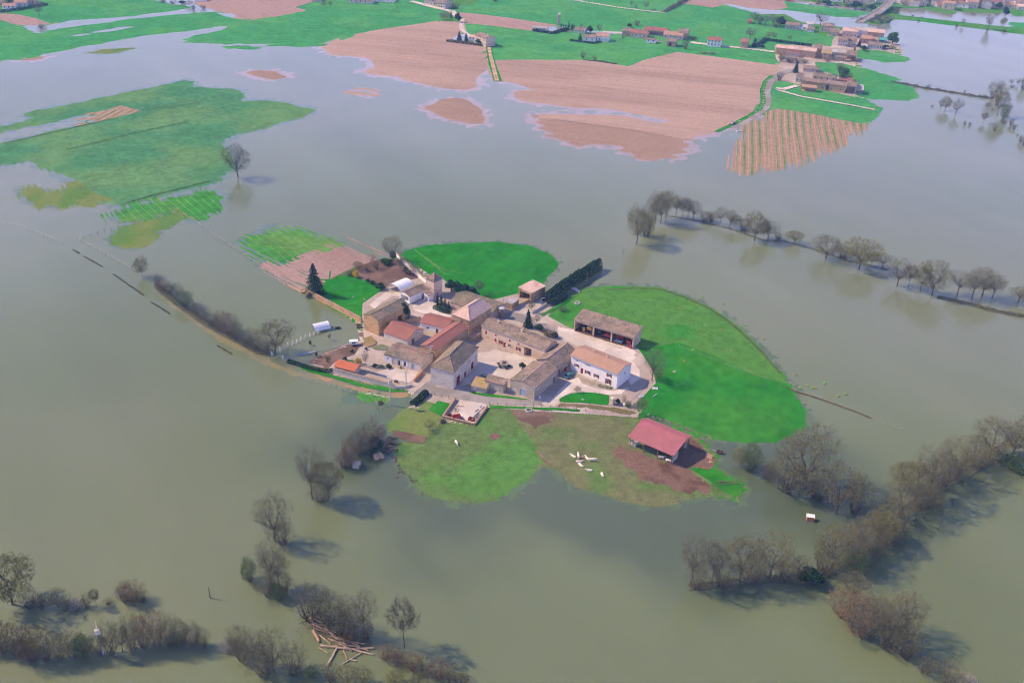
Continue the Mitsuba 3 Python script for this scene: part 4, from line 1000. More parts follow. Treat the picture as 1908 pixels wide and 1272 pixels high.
def plant(where, group, rows, sink=0.0):
    """trees and shrubs of one place: (x, y, height, kind, crown width)"""
    rows = sorted(rows, key=lambda r: r[0] / (r[1] + 1e-6))
    count, total = {}, {}
    for r in rows:
        total[r[3]] = total.get(r[3], 0) + 1
    for (x, y, h, kind, w) in rows:
        name, words, catg = WORDS[kind]
        i = count.get(kind, 0)
        count[kind] = i + 1
        lab = words if total[kind] == 1 else (ORD[i] + words + ' from the left' if i else 'leftmost ' + words)
        key = thing(name, lab + ' ' + where, catg, group)
        z = (zat(x, y) if LAND.contains(shapely.Point(x, y)) else -0.15) - sink
        rot = float(RNG.uniform(0, 360))
        k = float(RNG.uniform(0.94, 1.06))
        for nm in PROTO[kind]:
            scene[key + '__' + nm] = {'type': 'instance', 'g': {'type': 'ref', 'id': 'shape_%s_%s' % (kind, nm)}, 'to_world': T().translate([x, y, z]).rotate([0, 0, 1], rot).scale([w * k, w * k, h])}


plant('in the tree line right of the farm', 'trees of the flooded line right of the farm', [(51.5,378.1,18.1,'Y',11.0),(56.5,386.6,15.9,'S',10.3),(62.4,405.3,14.4,'A',9.2),(64.4,401.7,16.3,'Y',8.7),(67.6,408.3,13.9,'B',8.8),(72.4,411.2,10.4,'B',6.9),(75.0,408.9,11.1,'N',5.9),(77.3,407.9,10.9,'B',5.9),(79.5,406.0,10.1,'B',6.8),(84.8,406.0,6.0,'T',6.8),(87.8,406.3,5.4,'S',5.8),(91.2,403.4,8.4,'B',7.3),(95.0,400.0,8.5,'B',5.8),(96.6,398.4,7.2,'N',5.3),(100.7,397.6,6.7,'T',7.7),(103.3,386.5,13.8,'Y',11.2),(108.0,389.9,7.8,'N',6.6),(109.3,387.7,9.1,'B',9.4),(114.1,388.8,3.8,'T',4.7),(119.9,384.7,6.4,'Y',8.4),(129.8,370.0,11.1,'C',13.5),(137.3,371.0,6.9,'T',8.1),(141.2,361.3,13.5,'G',14.6),(146.9,363.8,6.6,'N',6.2),(150.8,362.0,7.1,'B',8.0),(151.8,346.4,12.1,'A',10.3),(155.9,345.1,10.8,'N',6.8),(159.0,341.0,13.6,'Y',8.0),(162.8,338.7,15.5,'C',12.6),(173.7,340.9,9.8,'B',10.2),(177.7,336.9,13.1,'B',9.2),(182.5,339.1,12.8,'A',12.6),(186.1,338.1,10.2,'B',10.1),(194.9,335.1,7.0,'B',9.2),(196.6,332.9,6.8,'A',9.1)])
plant('beside the raspberry roofed shed', 'trees right of the cattle shed', [(81.6,214.5,20.8,'C',19.8),(77.3,212.9,11.1,'S',10.2),(81.9,209.8,7.4,'N',7.7),(85.0,210.5,8.5,'T',8.9),(88.6,204.0,16.3,'A',12.5),(93.5,205.0,13.1,'S',8.7),(66.5,223.8,5.9,'Y',6.8),(69.1,222.2,9.4,'V',6.2),(73.6,218.0,6.8,'S',6.7)])
plant('in the thick hedgerow at the right', 'hedgerow at the right', [(78.6,181.1,10.5,'S',8.0),(81.6,182.4,13.2,'A',11.3),(86.6,184.9,13.0,'B',10.9),(91.7,189.2,11.0,'A',10.5),(96.4,192.7,10.7,'G',8.4),(99.6,198.3,8.7,'S',11.4),(105.5,203.4,13.1,'A',12.2),(110.9,208.2,14.6,'A',11.2),(110.2,214.7,10.8,'Y',9.0),(116.1,212.6,16.2,'B',11.9),(121.1,216.7,12.7,'S',9.7),(126.4,220.9,13.9,'A',12.3),(134.3,226.9,10.3,'A',11.9),(141.1,231.5,14.5,'C',14.6),(147.6,231.9,11.9,'B',12.0),(152.3,233.7,14.6,'A',12.8),(92.8,187.2,8.5,'T',9.3),(87.7,183.0,7.1,'V',8.1),(99.9,194.1,6.5,'T',7.9),(113.2,207.9,8.9,'S',10.0),(126.4,220.9,8.3,'S',9.8),(135.8,227.5,6.2,'S',9.4),(145.6,228.6,4.6,'V',8.2),(148.7,225.7,3.9,'V',8.7)])
plant('in the short row, lower right', 'half drowned row at the lower right', [(45.2,174.3,16.5,'B',8.6),(47.0,174.3,7.6,'T',6.8),(50.5,175.8,13.2,'N',5.8),(52.8,174.6,7.6,'S',6.8),(57.4,177.0,14.7,'C',11.1),(61.2,177.2,7.7,'T',7.4),(65.1,178.3,13.7,'A',11.1),(68.8,178.3,7.0,'S',6.9),(72.0,178.5,7.7,'B',5.8),(75.0,177.5,4.2,'D',5.8)])
plant('in the clump, lower right corner', 'clump at the lower right', [(82.8,170.6,9.6,'B',8.8),(79.4,166.6,8.9,'R',7.6),(81.6,162.0,10.8,'R',9.5),(83.5,160.2,12.1,'T',9.4),(88.0,158.8,14.0,'A',10.3),(92.5,161.9,12.1,'B',9.5),(87.5,157.1,8.8,'S',7.3),(90.5,154.4,9.7,'S',7.7),(86.5,164.9,8.2,'S',7.6),(93.4,150.3,5.7,'S',5.2),(97.6,147.5,6.0,'T',7.1),(101.4,147.1,3.0,'W',4.2)])
plant('along the ditch at the lower left', 'trees along the drowned ditch at the lower left', [(-51.8,202.3,17.2,'B',8.9),(-47.6,202.1,13.8,'Y',9.4),(-49.5,201.8,6.6,'T',7.2),(-57.9,185.7,15.2,'A',9.7),(-55.7,184.7,8.7,'S',6.8),(-55.2,169.8,14.2,'B',7.9),(-53.2,169.2,11.3,'B',6.4),(-51.9,167.9,6.2,'S',6.4),(-55.1,166.7,7.2,'S',5.9),(-60.9,171.4,7.4,'V',4.2),(-52.4,165.6,5.1,'V',3.9)])
plant('around the driftwood raft', 'thicket round the driftwood raft', [(-43.9,159.7,12.4,'T',9.0),(-40.0,158.9,9.6,'S',8.0),(-36.0,157.8,9.6,'B',6.1),(-36.5,155.3,8.9,'S',7.0),(-30.9,155.3,13.9,'B',6.5),(-33.7,155.5,8.9,'T',5.6),(-30.3,154.4,6.4,'S',4.6),(-21.5,152.5,15.5,'N',6.9),(-34.3,153.3,4.2,'R',4.2)])
plant('in the clump left of the driftwood', 'clump at the bottom edge', [(-58.0,150.1,7.0,'S',5.9),(-60.3,150.0,3.2,'W',3.2),(-53.3,146.0,10.3,'B',6.7),(-48.7,144.5,12.4,'A',7.4),(-50.4,143.3,9.0,'S',7.6),(-44.4,144.4,8.5,'T',6.7),(-56.4,147.3,6.3,'S',5.4),(-40.2,143.4,3.5,'V',3.1),(-36.1,142.4,5.8,'S',4.4),(-32.4,141.8,5.3,'Y',4.9),(-28.9,142.0,4.7,'Y',4.4)])
plant('in the low reddish hedge, bottom edge', 'low hedge at the bottom edge', [(-25.4,149.2,4.2,'R',4.1),(-22.5,147.6,4.5,'R',4.1),(-23.2,149.9,1.9,'W',1.8),(-19.2,146.6,4.8,'R',4.5),(-16.4,145.3,5.4,'S',4.5),(-13.2,144.4,5.1,'R',4.9),(-10.4,143.4,5.1,'S',4.9),(-22.3,142.0,4.1,'Y',4.9),(-17.4,141.7,4.4,'S',5.3),(-7.7,142.1,4.4,'S',4.4)])
plant('in the upper hedge, bottom left', 'upper drowned hedge at the bottom left', [(-112.6,161.1,14.3,'G',12.5),(-108.2,160.5,5.0,'T',4.8),(-105.9,160.5,4.2,'S',4.0),(-102.0,160.4,5.8,'A',4.8),(-100.0,160.6,3.1,'T',3.4),(-98.1,160.8,2.7,'W',3.1),(-95.5,161.1,4.4,'S',3.1),(-93.4,161.4,6.0,'N',2.3),(-91.0,162.3,1.7,'S',2.6),(-87.4,163.2,6.3,'R',4.3),(-85.6,163.4,6.0,'R',5.5),(-83.6,163.3,3.9,'S',3.7)])
plant('in the lower hedge, bottom left', 'lower drowned hedge at the bottom left', [(-111.1,148.2,8.6,'S',6.2),(-107.9,147.3,9.5,'R',5.4),(-104.3,145.9,10.5,'S',5.6),(-100.7,145.1,10.9,'R',5.9),(-97.8,145.2,10.2,'S',5.6),(-95.2,145.8,9.5,'T',5.1),(-92.7,146.3,8.2,'S',5.4),(-90.2,146.9,6.6,'V',4.6),(-87.4,147.2,7.1,'S',4.6),(-84.9,147.7,10.2,'S',5.4),(-82.7,148.5,8.6,'A',4.6),(-80.9,149.3,10.4,'S',5.4),(-78.4,149.9,10.3,'R',5.2),(-75.8,150.4,11.7,'R',5.7),(-73.0,150.9,9.2,'T',5.5),(-72.5,151.1,3.0,'V',4.1),(-70.3,151.0,8.1,'S',5.2),(-67.7,150.7,7.7,'S',5.2),(-65.7,150.5,5.5,'T',4.1),(-103.7,147.5,4.9,'V',4.0),(-92.2,148.4,4.5,'V',3.2),(-112.8,147.5,7.5,'S',5.4)])
plant('at the ditch bend by the paddock', 'shrubs at the ditch bend', [(-38.9,226.3,9.8,'S',7.8),(-41.3,224.1,9.4,'T',7.1),(-42.8,222.6,9.0,'S',6.5),(-40.2,225.2,6.5,'W',6.0),(-37.3,230.0,6.2,'W',3.6),(-44.4,219.5,7.9,'R',5.9),(-45.9,216.5,6.8,'R',4.6),(-44.3,217.1,5.7,'T',5.2),(-38.4,225.3,4.4,'D',4.2)])
plant('along the drowned lane left of the farm', 'hedge along the drowned lane', [(-142.4,331.3,8.6,'Y',6.3),(-133.7,323.7,5.5,'S',5.1),(-130.5,320.2,5.2,'R',4.7),(-127.1,317.2,5.7,'S',5.0),(-122.1,310.9,8.5,'B',4.9),(-118.5,307.8,7.4,'V',5.5),(-113.7,303.9,4.9,'S',4.8),(-108.8,299.2,6.1,'S',5.1),(-104.8,295.2,5.5,'T',5.1),(-100.9,291.2,8.5,'S',6.2),(-97.3,288.5,9.7,'R',6.8),(-93.8,285.8,8.5,'S',6.2),(-89.4,282.0,7.3,'T',6.1),(-85.3,279.0,6.0,'S',6.1),(-82.0,277.7,3.8,'T',4.2),(-79.0,277.5,13.0,'C',13.0)])
plant('standing alone in the open flood, upper left', 'lone trees', [(-134.6,441.0,17.3,'C',13.9)])
plant('in the garden behind the dovecote', 'garden trees behind the dovecote', [(-74.3,321.3,13.2,'P',9.5),(-49.3,352.9,11.1,'A',8.6),(-48.7,353.0,4.2,'D',2.7),(-51.4,349.6,2.2,'D',4.9),(-44.3,342.2,7.4,'N',3.1),(-61.3,342.5,4.2,'Y',4.4),(-61.1,336.3,3.0,'F',2.7),(-57.8,342.5,3.1,'S',3.1),(-54.5,344.6,4.2,'S',3.6),(-63.8,337.3,2.7,'S',2.6),(-41.1,341.6,3.4,'R',4.9),(-42.9,342.5,2.2,'D',2.2),(-56.1,332.6,1.4,'D',1.7),(-53.9,330.7,1.7,'D',2.2),(-50.5,326.3,2.8,'D',3.4),(-63.9,337.8,1.5,'V',2.2),(-38.4,302.9,6.8,'D',3.6),(-37.7,303.8,3.7,'V',2.8)])
plant('along the half moon meadow', 'shrubs behind the stable', [(-23.7,327.7,4.5,'D',4.2),(-21.2,326.5,4.3,'D',4.5),(-18.4,324.9,4.3,'D',4.5),(-15.8,323.4,4.1,'D',3.8),(-13.8,322.1,2.8,'D',2.8),(-10.2,319.7,2.8,'V',4.7),(-13.0,325.7,6.0,'N',4.1),(-7.7,319.2,1.8,'S',2.8)])
plant('in the inner yard by the dovecote', 'clipped trees in the inner yard', [(-28.0,316.3,4.9,'Q',2.8),(-26.5,315.0,4.9,'Q',2.8),(-25.0,313.8,4.2,'Q',2.8),(-23.6,312.9,3.3,'Q',2.5)])
plant('behind the long pink farmhouse', 'garden behind the farmhouse', [(5.5,301.0,7.5,'P',4.1),(6.7,312.6,5.2,'N',2.6),(8.6,303.7,3.6,'N',2.5),(11.7,295.6,3.2,'S',3.9),(9.6,299.1,2.3,'D',3.2),(14.2,293.9,3.2,'S',3.9),(15.1,294.0,2.2,'D',2.5),(12.8,294.6,2.8,'R',2.8),(18.3,314.7,2.5,'V',3.4)])
plant('by the white house', 'trees by the white house', [(46.0,267.7,12.4,'B',8.2),(47.7,268.9,4.2,'Y',4.7),(40.0,248.0,6.4,'N',4.7),(35.6,253.4,3.8,'A',1.8),(33.8,253.5,1.9,'D',1.8),(36.8,252.3,2.2,'V',2.4),(21.3,259.0,2.5,'N',2.4)])
plant('in the cottage garden', 'shrubs of the cottage garden', [(-47.9,271.6,6.0,'A',2.5),(-54.7,272.4,2.4,'D',1.8),(-52.7,270.7,2.4,'B1',2.6),(-50.4,272.0,2.5,'F',2.5),(-60.7,272.9,1.8,'S',1.7),(-64.9,276.2,2.0,'D',0.7),(-68.4,283.5,2.1,'D',0.9),(-44.7,270.2,1.6,'D',1.7),(-40.1,270.0,1.6,'D',1.9),(-42.4,270.1,1.5,'V',1.9),(-53.7,279.7,1.0,'D',1.3),(-49.2,281.7,1.0,'D',1.1),(-62.7,287.7,2.7,'N',1.2),(-61.0,274.8,1.3,'V',1.7),(-36.1,270.0,1.3,'V',1.1)])
plant('beside the flooded lane', 'plants beside the flooded lane', [(-23.5,235.9,3.6,'A',3.9),(3.6,273.2,1.6,'D',2.3)])
plant('at the walled yard', 'plants at the walled yard', [(-9.0,265.4,1.8,'V',2.7)])
plant('near the lone house, top centre', 'trees round the lone house at the top centre', [(-66.1,817.9,6.4,'f',7.1),(-63.3,822.2,6.1,'f',7.1),(-59.7,826.6,6.9,'Q',3.6),(-53.2,812.5,7.2,'D',5.5),(-47.8,747.3,7.4,'P',5.4),(-42.4,742.7,7.0,'P',4.7),(-31.7,735.5,4.9,'D',6.4),(-53.8,744.8,1.8,'s',5.1),(43.8,704.3,5.2,'s',5.2),(53.4,788.4,5.3,'D',6.1),(60.8,791.3,8.1,'f',5.3),(47.0,797.9,6.0,'f',3.8),(30.3,791.7,7.3,'Q',2.9),(32.3,790.3,6.7,'Q',2.6),(34.1,790.5,6.3,'Q',2.7),(36.5,794.5,8.9,'Q',3.8),(39.3,798.5,6.0,'Q',3.8),(41.1,804.2,4.5,'Q',3.1),(44.1,758.3,5.9,'P',4.4),(52.0,697.6,4.0,'s',4.1),(-25.7,906.0,4.9,'s',7.8),(-59.3,867.1,6.0,'s',9.9)])
plant('among the distant houses at the top', 'trees round the distant houses', [(96.2,900.5,6.5,'f',3.6),(100.3,898.8,3.1,'s',3.4),(109.1,894.2,7.7,'f',5.4),(115.5,889.3,2.3,'s',3.0),(142.8,923.4,5.3,'s',7.4),(128.7,889.8,2.3,'s',4.8),(135.2,903.2,2.9,'s',4.8),(86.9,815.7,2.9,'D',4.4),(93.8,822.0,5.4,'s',6.1),(123.0,745.0,7.5,'s',6.1),(133.7,776.2,3.1,'s',4.2),(180.3,787.3,9.3,'f',10.2),(178.5,761.4,6.6,'P',5.7),(194.2,784.6,7.5,'f',4.8),(198.8,786.3,7.1,'f',5.3),(210.2,782.4,5.4,'f',4.3),(195.7,846.9,10.8,'f',8.6),(199.6,844.8,8.3,'s',8.0),(203.5,841.7,8.8,'f',9.1),(209.4,840.0,10.6,'f',9.1),(216.1,839.5,7.5,'D',10.2),(222.0,843.1,6.1,'s',6.8),(211.4,836.0,4.9,'s',9.0),(135.2,731.8,1.5,'s',9.0),(141.0,730.5,1.7,'s',8.0),(194.8,711.6,4.8,'s',7.8),(191.5,723.3,4.9,'s',8.9),(78.3,772.3,2.9,'s',3.2),(183.4,760.8,1.5,'D',6.2)])
plant('in the far hamlet, top right', 'trees of the far hamlet', [(253.1,852.6,11.0,'f',13.2),(292.7,786.6,8.9,'L',8.6),(191.4,682.3,8.4,'P',5.2),(219.0,667.9,8.7,'L',7.9),(224.3,670.4,5.5,'s',7.4),(228.1,702.6,3.4,'f',6.8),(175.1,660.3,6.8,'s',5.5),(263.1,775.2,5.9,'P',3.7),(252.4,751.2,4.7,'P',2.9),(188.8,714.8,5.3,'s',6.9),(193.4,713.4,4.4,'s',6.9),(200.0,712.4,4.8,'s',8.8),(205.1,713.1,2.9,'s',6.9),(282.4,771.2,2.6,'D',5.3),(287.2,769.7,3.1,'V',5.2),(294.7,880.2,3.7,'s',7.1),(302.2,870.2,4.5,'s',9.4),(310.0,868.7,7.3,'s',11.7),(317.1,872.6,7.9,'s',10.6),(310.9,883.0,6.3,'s',9.5),(337.1,914.1,6.5,'s',8.6),(276.2,950.9,4.9,'s',10.2),(283.7,945.7,4.8,'D',10.1),(292.0,943.9,4.8,'s',10.1),(300.7,939.0,6.6,'s',10.0),(305.7,930.3,7.2,'D',10.0),(312.6,928.4,6.6,'s',9.9),(319.9,927.8,5.1,'D',8.7),(262.0,759.2,3.6,'D',6.2),(223.5,719.7,2.9,'s',5.9),(207.0,682.6,2.8,'s',3.8)])
plant('in the flood, far right edge', 'drowned trees at the far right', [(262.6,601.5,8.0,'f',3.2),(265.7,601.3,9.7,'Y',6.3),(269.1,592.8,11.1,'f',6.8),(260.4,608.6,1.9,'s',1.9),(261.7,660.6,2.9,'s',1.4),(264.5,653.7,2.7,'s',1.2),(267.0,656.1,3.4,'s',1.4),(273.7,653.2,3.4,'f',3.4),(279.2,649.7,2.3,'s',2.5),(285.5,645.3,1.4,'s',3.4),(294.7,644.4,2.8,'f',2.2),(296.4,637.5,2.0,'s',2.8),(301.4,636.1,2.2,'f',3.3),(304.5,635.5,2.8,'s',3.3),(309.3,635.1,12.7,'S',8.3),(321.0,650.9,8.7,'S',5.1),(295.3,593.6,18.8,'Y',8.9),(305.3,618.9,9.8,'S',6.5),(295.0,608.2,4.8,'f',4.8),(279.9,577.0,7.0,'N',4.6),(296.7,588.5,8.9,'V',5.7),(306.0,604.0,6.4,'S',6.4),(294.8,573.6,5.4,'s',3.6),(293.6,566.3,4.0,'s',3.5),(266.0,570.8,3.4,'s',2.3),(269.2,570.7,2.7,'s',2.3),(279.9,561.2,4.3,'s',3.0),(337.6,672.3,4.4,'f',3.5),(341.5,670.7,5.5,'f',3.5),(340.1,659.7,10.8,'S',6.3),(335.8,665.6,1.7,'s',4.0),(290.3,553.5,1.5,'s',1.7),(286.1,540.6,4.9,'s',2.9),(284.8,534.4,5.2,'s',2.9),(288.2,569.5,5.4,'N',4.0)])
plant('along the dyke, top right corner', 'trees along the dyke', [(381.0,870.7,6.9,'f',4.1),(397.9,857.7,14.7,'f',8.2),(373.6,864.2,3.3,'s',3.7),(349.2,904.1,2.3,'s',3.1),(356.2,899.5,1.5,'s',3.1),(346.7,881.2,1.8,'s',3.0),(409.1,851.0,2.9,'s',5.9),(411.8,924.6,2.3,'s',4.0),(440.0,921.6,7.6,'D',6.3),(394.8,852.1,3.6,'s',3.7)])
plant('in the top left corner', 'trees of the top left corner', [(-379.4,778.2,12.9,'f',9.9),(-360.5,738.4,3.9,'s',4.0),(-306.6,850.9,3.7,'s',6.1),(-297.4,848.5,2.9,'s',7.6),(-280.9,839.7,5.1,'f',7.6),(-272.9,825.8,5.0,'s',4.5),(-266.2,830.8,3.6,'s',6.0),(-289.7,848.4,2.5,'D',6.1),(-165.1,856.6,5.2,'f',6.2),(-170.1,854.1,4.7,'f',6.1),(-427.2,828.8,5.0,'D',12.0)])

# hedges: one thing each, their leaves are one mass


def hedge(label, pts, h, w, mat, n, size, jag=0.0, sink=0.2):
    key = thing('hedge', label, 'hedge')
    rng = np.random.default_rng(len(label) * 7 + n)
    p = np.array(pts)
    seg = np.hypot(*(p[1:] - p[:-1]).T)
    cum = np.concatenate([[0], np.cumsum(seg)])
    u = rng.uniform(0, cum[-1], n)
    k = np.clip(np.searchsorted(cum, u) - 1, 0, len(seg) - 1)
    t = (u - cum[k]) / seg[k]
    base = p[k] + (p[k + 1] - p[k]) * t[:, None]
    d = (p[k + 1] - p[k]) / seg[k][:, None]
    nn = np.stack([-d[:, 1], d[:, 0]], 1)
    hh = h * (1 + jag * (meshkit.noise(np.stack([u / (0.45 * w + .3), u * 0, u * 0], -1)) - 0.5) * 2)
    face = rng.uniform(0, 1, n)
    v = np.where(face < 0.35, rng.uniform(-1, 1, n), np.where(face < 0.67, 1, -1) * rng.uniform(0.75, 1.08, n)) * w / 2
    z = np.where(face < 0.35, rng.uniform(0.88, 1.05, n), rng.uniform(0, 1, n))
    v = v * (1 - 0.55 * z ** 3 * (jag > 0.1))
    v = v * (0.85 + 0.3 * meshkit.noise(np.stack([u * 0.9, z * 2, u * 0], -1), 2))
    c = np.column_stack([base + nn * v[:, None], z * hh - sink])
    part(key, 'foliage', mikit.ply(flakes(c, size, rng), mat))
    st = []
    for q in np.arange(0.3, cum[-1], 1.2):
        j = min(np.searchsorted(cum, q) - 1, len(seg) - 1)
        b = p[j] + (p[j + 1] - p[j]) * (q - cum[j]) / seg[j]
        st.append(tube([[b[0], b[1], -0.5], [b[0], b[1], h * 0.75]], [0.09, 0.04], 5))
    part(key, 'stem', mikit.ply(cat(st), TRUNK))
    labels[key + '__stem'] = {'kind': 'stuff'}
    return key


hedge('long tall dark evergreen hedge running from the open shed into the flood', [(12.2,321.5),(18.8,331.3),(26.2,342.0),(34.1,352.8)], 4.6, 2.8, LEAF_DARK, 34000, 0.17, 0.12)
hedge('shorter dark hedge in front of the tall one, by the flooded ditch', [(13.0,318.7),(16.2,321.8),(19.4,326.6)], 2.6, 2.2, LEAF_DARK, 8000, 0.15, 0.15)
hedge('neatly clipped green hedge block in the inner yard', [(-28.7,312.9),(-25.9,310.4),(-22.4,309.1)], 2.0, 1.8, LEAF_DARK, 3800, 0.13)
hedge('clipped dark green hedge standing in water left of the orange lean-to', [(-73.7,272.3),(-69.0,269.9),(-65.0,268.0),(-60.1,266.5),(-57.9,267.5)], 1.1, 1.3, LEAF_DARK, 4200, 0.14, 0.08)
hedge('dark juniper hedge between the flooded lane and the kitchen plot', [(-30.0,249.1),(-28.4,251.8),(-26.4,255.8)], 2.0, 2.2, LEAF_DARK, 4200, 0.16, 0.2)
hedge('low green flower border along the foot of the white house', [(22.5,267.5),(25.9,265.4),(29.6,263.1),(32.8,262.2)], 0.45, 1.6, LEAF, 2600, 0.12, 0.1, 0.0)
hedge('dark clipped hedge round the distant white house', [(36.4,758.1),(53.6,750.1),(59.8,755.9)], 1.6, 2.0, LEAF_DARK, 1500, 0.4)
hedge('dark clipped hedge at the end of the long brown strip', [(7.4,789.8),(23.6,780.9),(29.9,791.6),(36.3,799.8)], 1.8, 2.2, LEAF_DARK, 2000, 0.4)
hedge('brown garden hedge of the lone house at the straight track', [(-57.2,742.6),(-45.4,738.1),(-33.7,733.6),(-25.8,731.7)], 1.7, 2.5, TWIG, 2600, 0.4, 0.2)
hedge('dark straight hedge behind the long distant barn', [(189.6,784.9),(201.8,777.4),(223.5,766.9)], 2.2, 2.5, LEAF_DARK, 1800, 0.5)
hedge('dark hedge beside the lane in the far hamlet', [(180.3,760.9),(191.6,783.4)], 2.4, 2.4, LEAF_DARK, 1200, 0.45)
hedge('dark hedge along the boundary below the top left houses', [(-415.3,788.2),(-403.7,800.4),(-392.1,822.0)], 2.0, 2.5, LEAF_DARK, 1500, 0.5)
hedge('brown scrubby hedge between green field and plough, right of centre', [(43.3,697.9),(55.6,695.0),(66.7,688.7)], 1.0, 2.0, TWIG, 1500, 0.4, 0.3)
hedge('dark scrub line between the fields at the top edge', [(123.9,884.8),(136.0,909.5),(151.9,944.7)], 2.2, 3.0, TWIG_GREY, 1800, 0.5, 0.3)
hedge('brown bramble bank at the right end of the flooded tree line', [(164.4,337.4),(172.5,333.4),(181.0,327.8),(191.9,323.1),(201.5,319.0)], 0.9, 2.4, TWIG, 5200, 0.16, 0.3)
hedge('low drowned scrub under the flooded tree line', [(68.9,410.9),(83.8,405.4),(96.0,397.6),(107.1,386.8),(116.4,386.7),(126.7,379.4),(138.4,368.6),(153.0,360.8)], 0.55, 1.2, TWIG, 4200, 0.16, 0.4)
hedge('drowned scrub line running right from the far half round meadow', [(253.8,668.9),(259.2,664.2),(265.6,659.6),(271.7,654.0),(279.4,650.1),(286.6,645.4),(295.0,640.9),(301.6,636.5),(309.2,633.5)], 0.9, 2.0, TWIG_GREY, 3600, 0.3, 0.5)
hedge('floating flotsam line stretching right from the brilliant green meadow', [(88.7,268.1),(92.8,264.4),(98.8,261.0),(104.6,257.0),(108.6,254.2),(112.3,250.8)], 0.22, 0.9, TWIG_RED, 2600, 0.12, 0.3, 0.05)
hedge('pale flotsam rim along the far edge of the pasture', [(36.0,333.4),(46.2,335.6),(56.3,335.9),(64.7,329.7),(73.2,321.1),(78.7,311.4),(82.9,300.0),(86.6,288.6),(89.7,275.6)], 0.16, 0.8, TWIG_RED, 4200, 0.10, 0.3, -0.12)
hedge('low continuous scrub under the bushes along the drowned lane', [(-134.4,323.7),(-126.8,315.3),(-118.0,306.0),(-108.9,297.2),(-100.5,290.0),(-93.5,284.8),(-85.2,278.3),(-79.9,276.6)], 1.5, 2.6, TWIG, 6500, 0.17, 0.4)
hedge('low scrub under the thick hedgerow at the right', [(75.6,177.9),(81.5,182.0),(86.5,184.5),(91.8,189.6),(97.6,194.0),(105.4,203.0),(110.8,207.7),(115.9,212.2),(126.2,220.4),(134.1,226.4),(140.9,231.0),(152.2,233.5),(158.0,235.1)], 1.6, 3.0, TWIG_GREY, 7500, 0.17, 0.4)
hedge('low scrub of the short row at the lower right', [(44.6,174.2),(50.3,175.0),(57.4,176.6),(65.0,178.0),(72.0,178.1),(76.0,177.2)], 1.2, 2.2, TWIG_GREY, 3600, 0.16, 0.5)
hedge('first strip of drowned reeds in the open water at the left', [(-178.1,353.3),(-174.0,349.7)], 0.35, 0.7, TWIG_GREY, 500, 0.12, 0.3)
hedge('second strip of drowned reeds in the open water at the left', [(-171.3,347.3),(-160.2,338.2)], 0.35, 0.9, TWIG_GREY, 900, 0.12, 0.3)
hedge('long strip of drowned reeds in the open water at the left', [(-154.1,332.6),(-146.3,325.0),(-136.3,315.6)], 0.4, 0.9, TWIG_GREY, 1300, 0.12, 0.3)
hedge('fourth strip of drowned reeds beside the drowned lane', [(-131.9,310.6),(-127.3,306.7),(-122.2,302.0)], 0.4, 0.9, TWIG_GREY, 900, 0.12, 0.3)
hedge('short strip of drowned reeds nearest the farm at the left', [(-99.6,281.3),(-92.9,275.7)], 0.35, 0.8, TWIG_GREY, 600, 0.12, 0.3)

# ------------------------------------------------------------------ yards, lanes and worn ground laid on the land
def ragged(outline, amp=0.8, step=1.5, seed=1):
    p = Polygon(outline).buffer(0)
    ring = shapely.segmentize(p.exterior, step)
    c = np.array(ring.coords)[:-1]
    n = meshkit.fbm(np.column_stack([c * 0.35, c[:, 0] * 0 + seed]), 3) - 0.5
    n2 = meshkit.fbm(np.column_stack([c * 0.35 + 40, c[:, 0] * 0 + seed]), 3) - 0.5
    return Polygon(c + np.stack([n, n2], 1) * 2 * amp).buffer(0)


LAYER = [0]


def patch(name, label, mat, outline, res=0.7, amp=0.8, lift=None, slope=0.025, soft=0.0):
    LAYER[0] += 1
    g = ragged(outline, amp, max(0.8, res), LAYER[0])
    vs, fs, n = [], [], 0
    for q in getattr(g, 'geoms', [g]):
        v, f = mesh_region(q, res)
        vs.append(v)
        fs.append(f + n)
        n += len(v)
    v, f = np.vstack(vs), np.vstack(fs)
    z = land_height(v, slope) + 0.035 + 0.0045 * LAYER[0] if lift is None else np.full(len(v), lift)
    if soft and lift is None:   # a trodden edge: the two covers interlock clod by clod
        d = shapely.distance(shapely.points(v[:, 0], v[:, 1]), g.boundary)
        nz = meshkit.fbm(np.column_stack([v * 0.55, v[:, 0] * 0]), 4) - 0.5
        z = z - 0.05 + np.minimum((d - soft * 0.5) * 0.05 / soft, 0.05) + nz * 0.26 * np.clip(1.3 - d / soft, 0, 1)
    key = thing(name, label, None, kind='structure')
    scene[key] = mikit.ply((np.column_stack([v, z]), f), mat, smooth=True)


def band(pts, w):
    return list(LineString(pts).buffer(w / 2, cap_style=2).exterior.coords)


STRAW = grain('mat_straw', (0.50, 0.36, 0.24), 0.3, 0.5, (0.36, 0.24, 0.16), 0.5, 0.3)
SHOULDER = grain('mat_shoulder', (0.23, 0.165, 0.125), 0.3, 0.8, (0.15, 0.13, 0.06), 0.7, 0.2)
patch('courtyard', 'pale trodden gravel of the enclosed courtyard', YARDPALE, [(-8.7,283.3),(-5.9,286.0),(-2.7,284.0),(6.5,280.1),(9.4,279.2),(3.0,267.0),(0.8,265.3),(-7.1,264.7),(-10.2,267.1),(-12.2,262.9),(-16.2,258.1),(-17.5,257.5),(-14.9,272.1),(-11.7,281.7)], 0.6, 0.5, soft=1.0)
patch('inner_yard', 'pale gravel of the inner yard below the dovecote', YARDPALE, [(-37.3,314.2),(-33.2,320.0),(-29.6,320.2),(-28.8,312.2),(-22.0,308.1),(-23.6,304.8),(-30.8,307.5),(-35.4,310.4)], 0.6, 0.4)
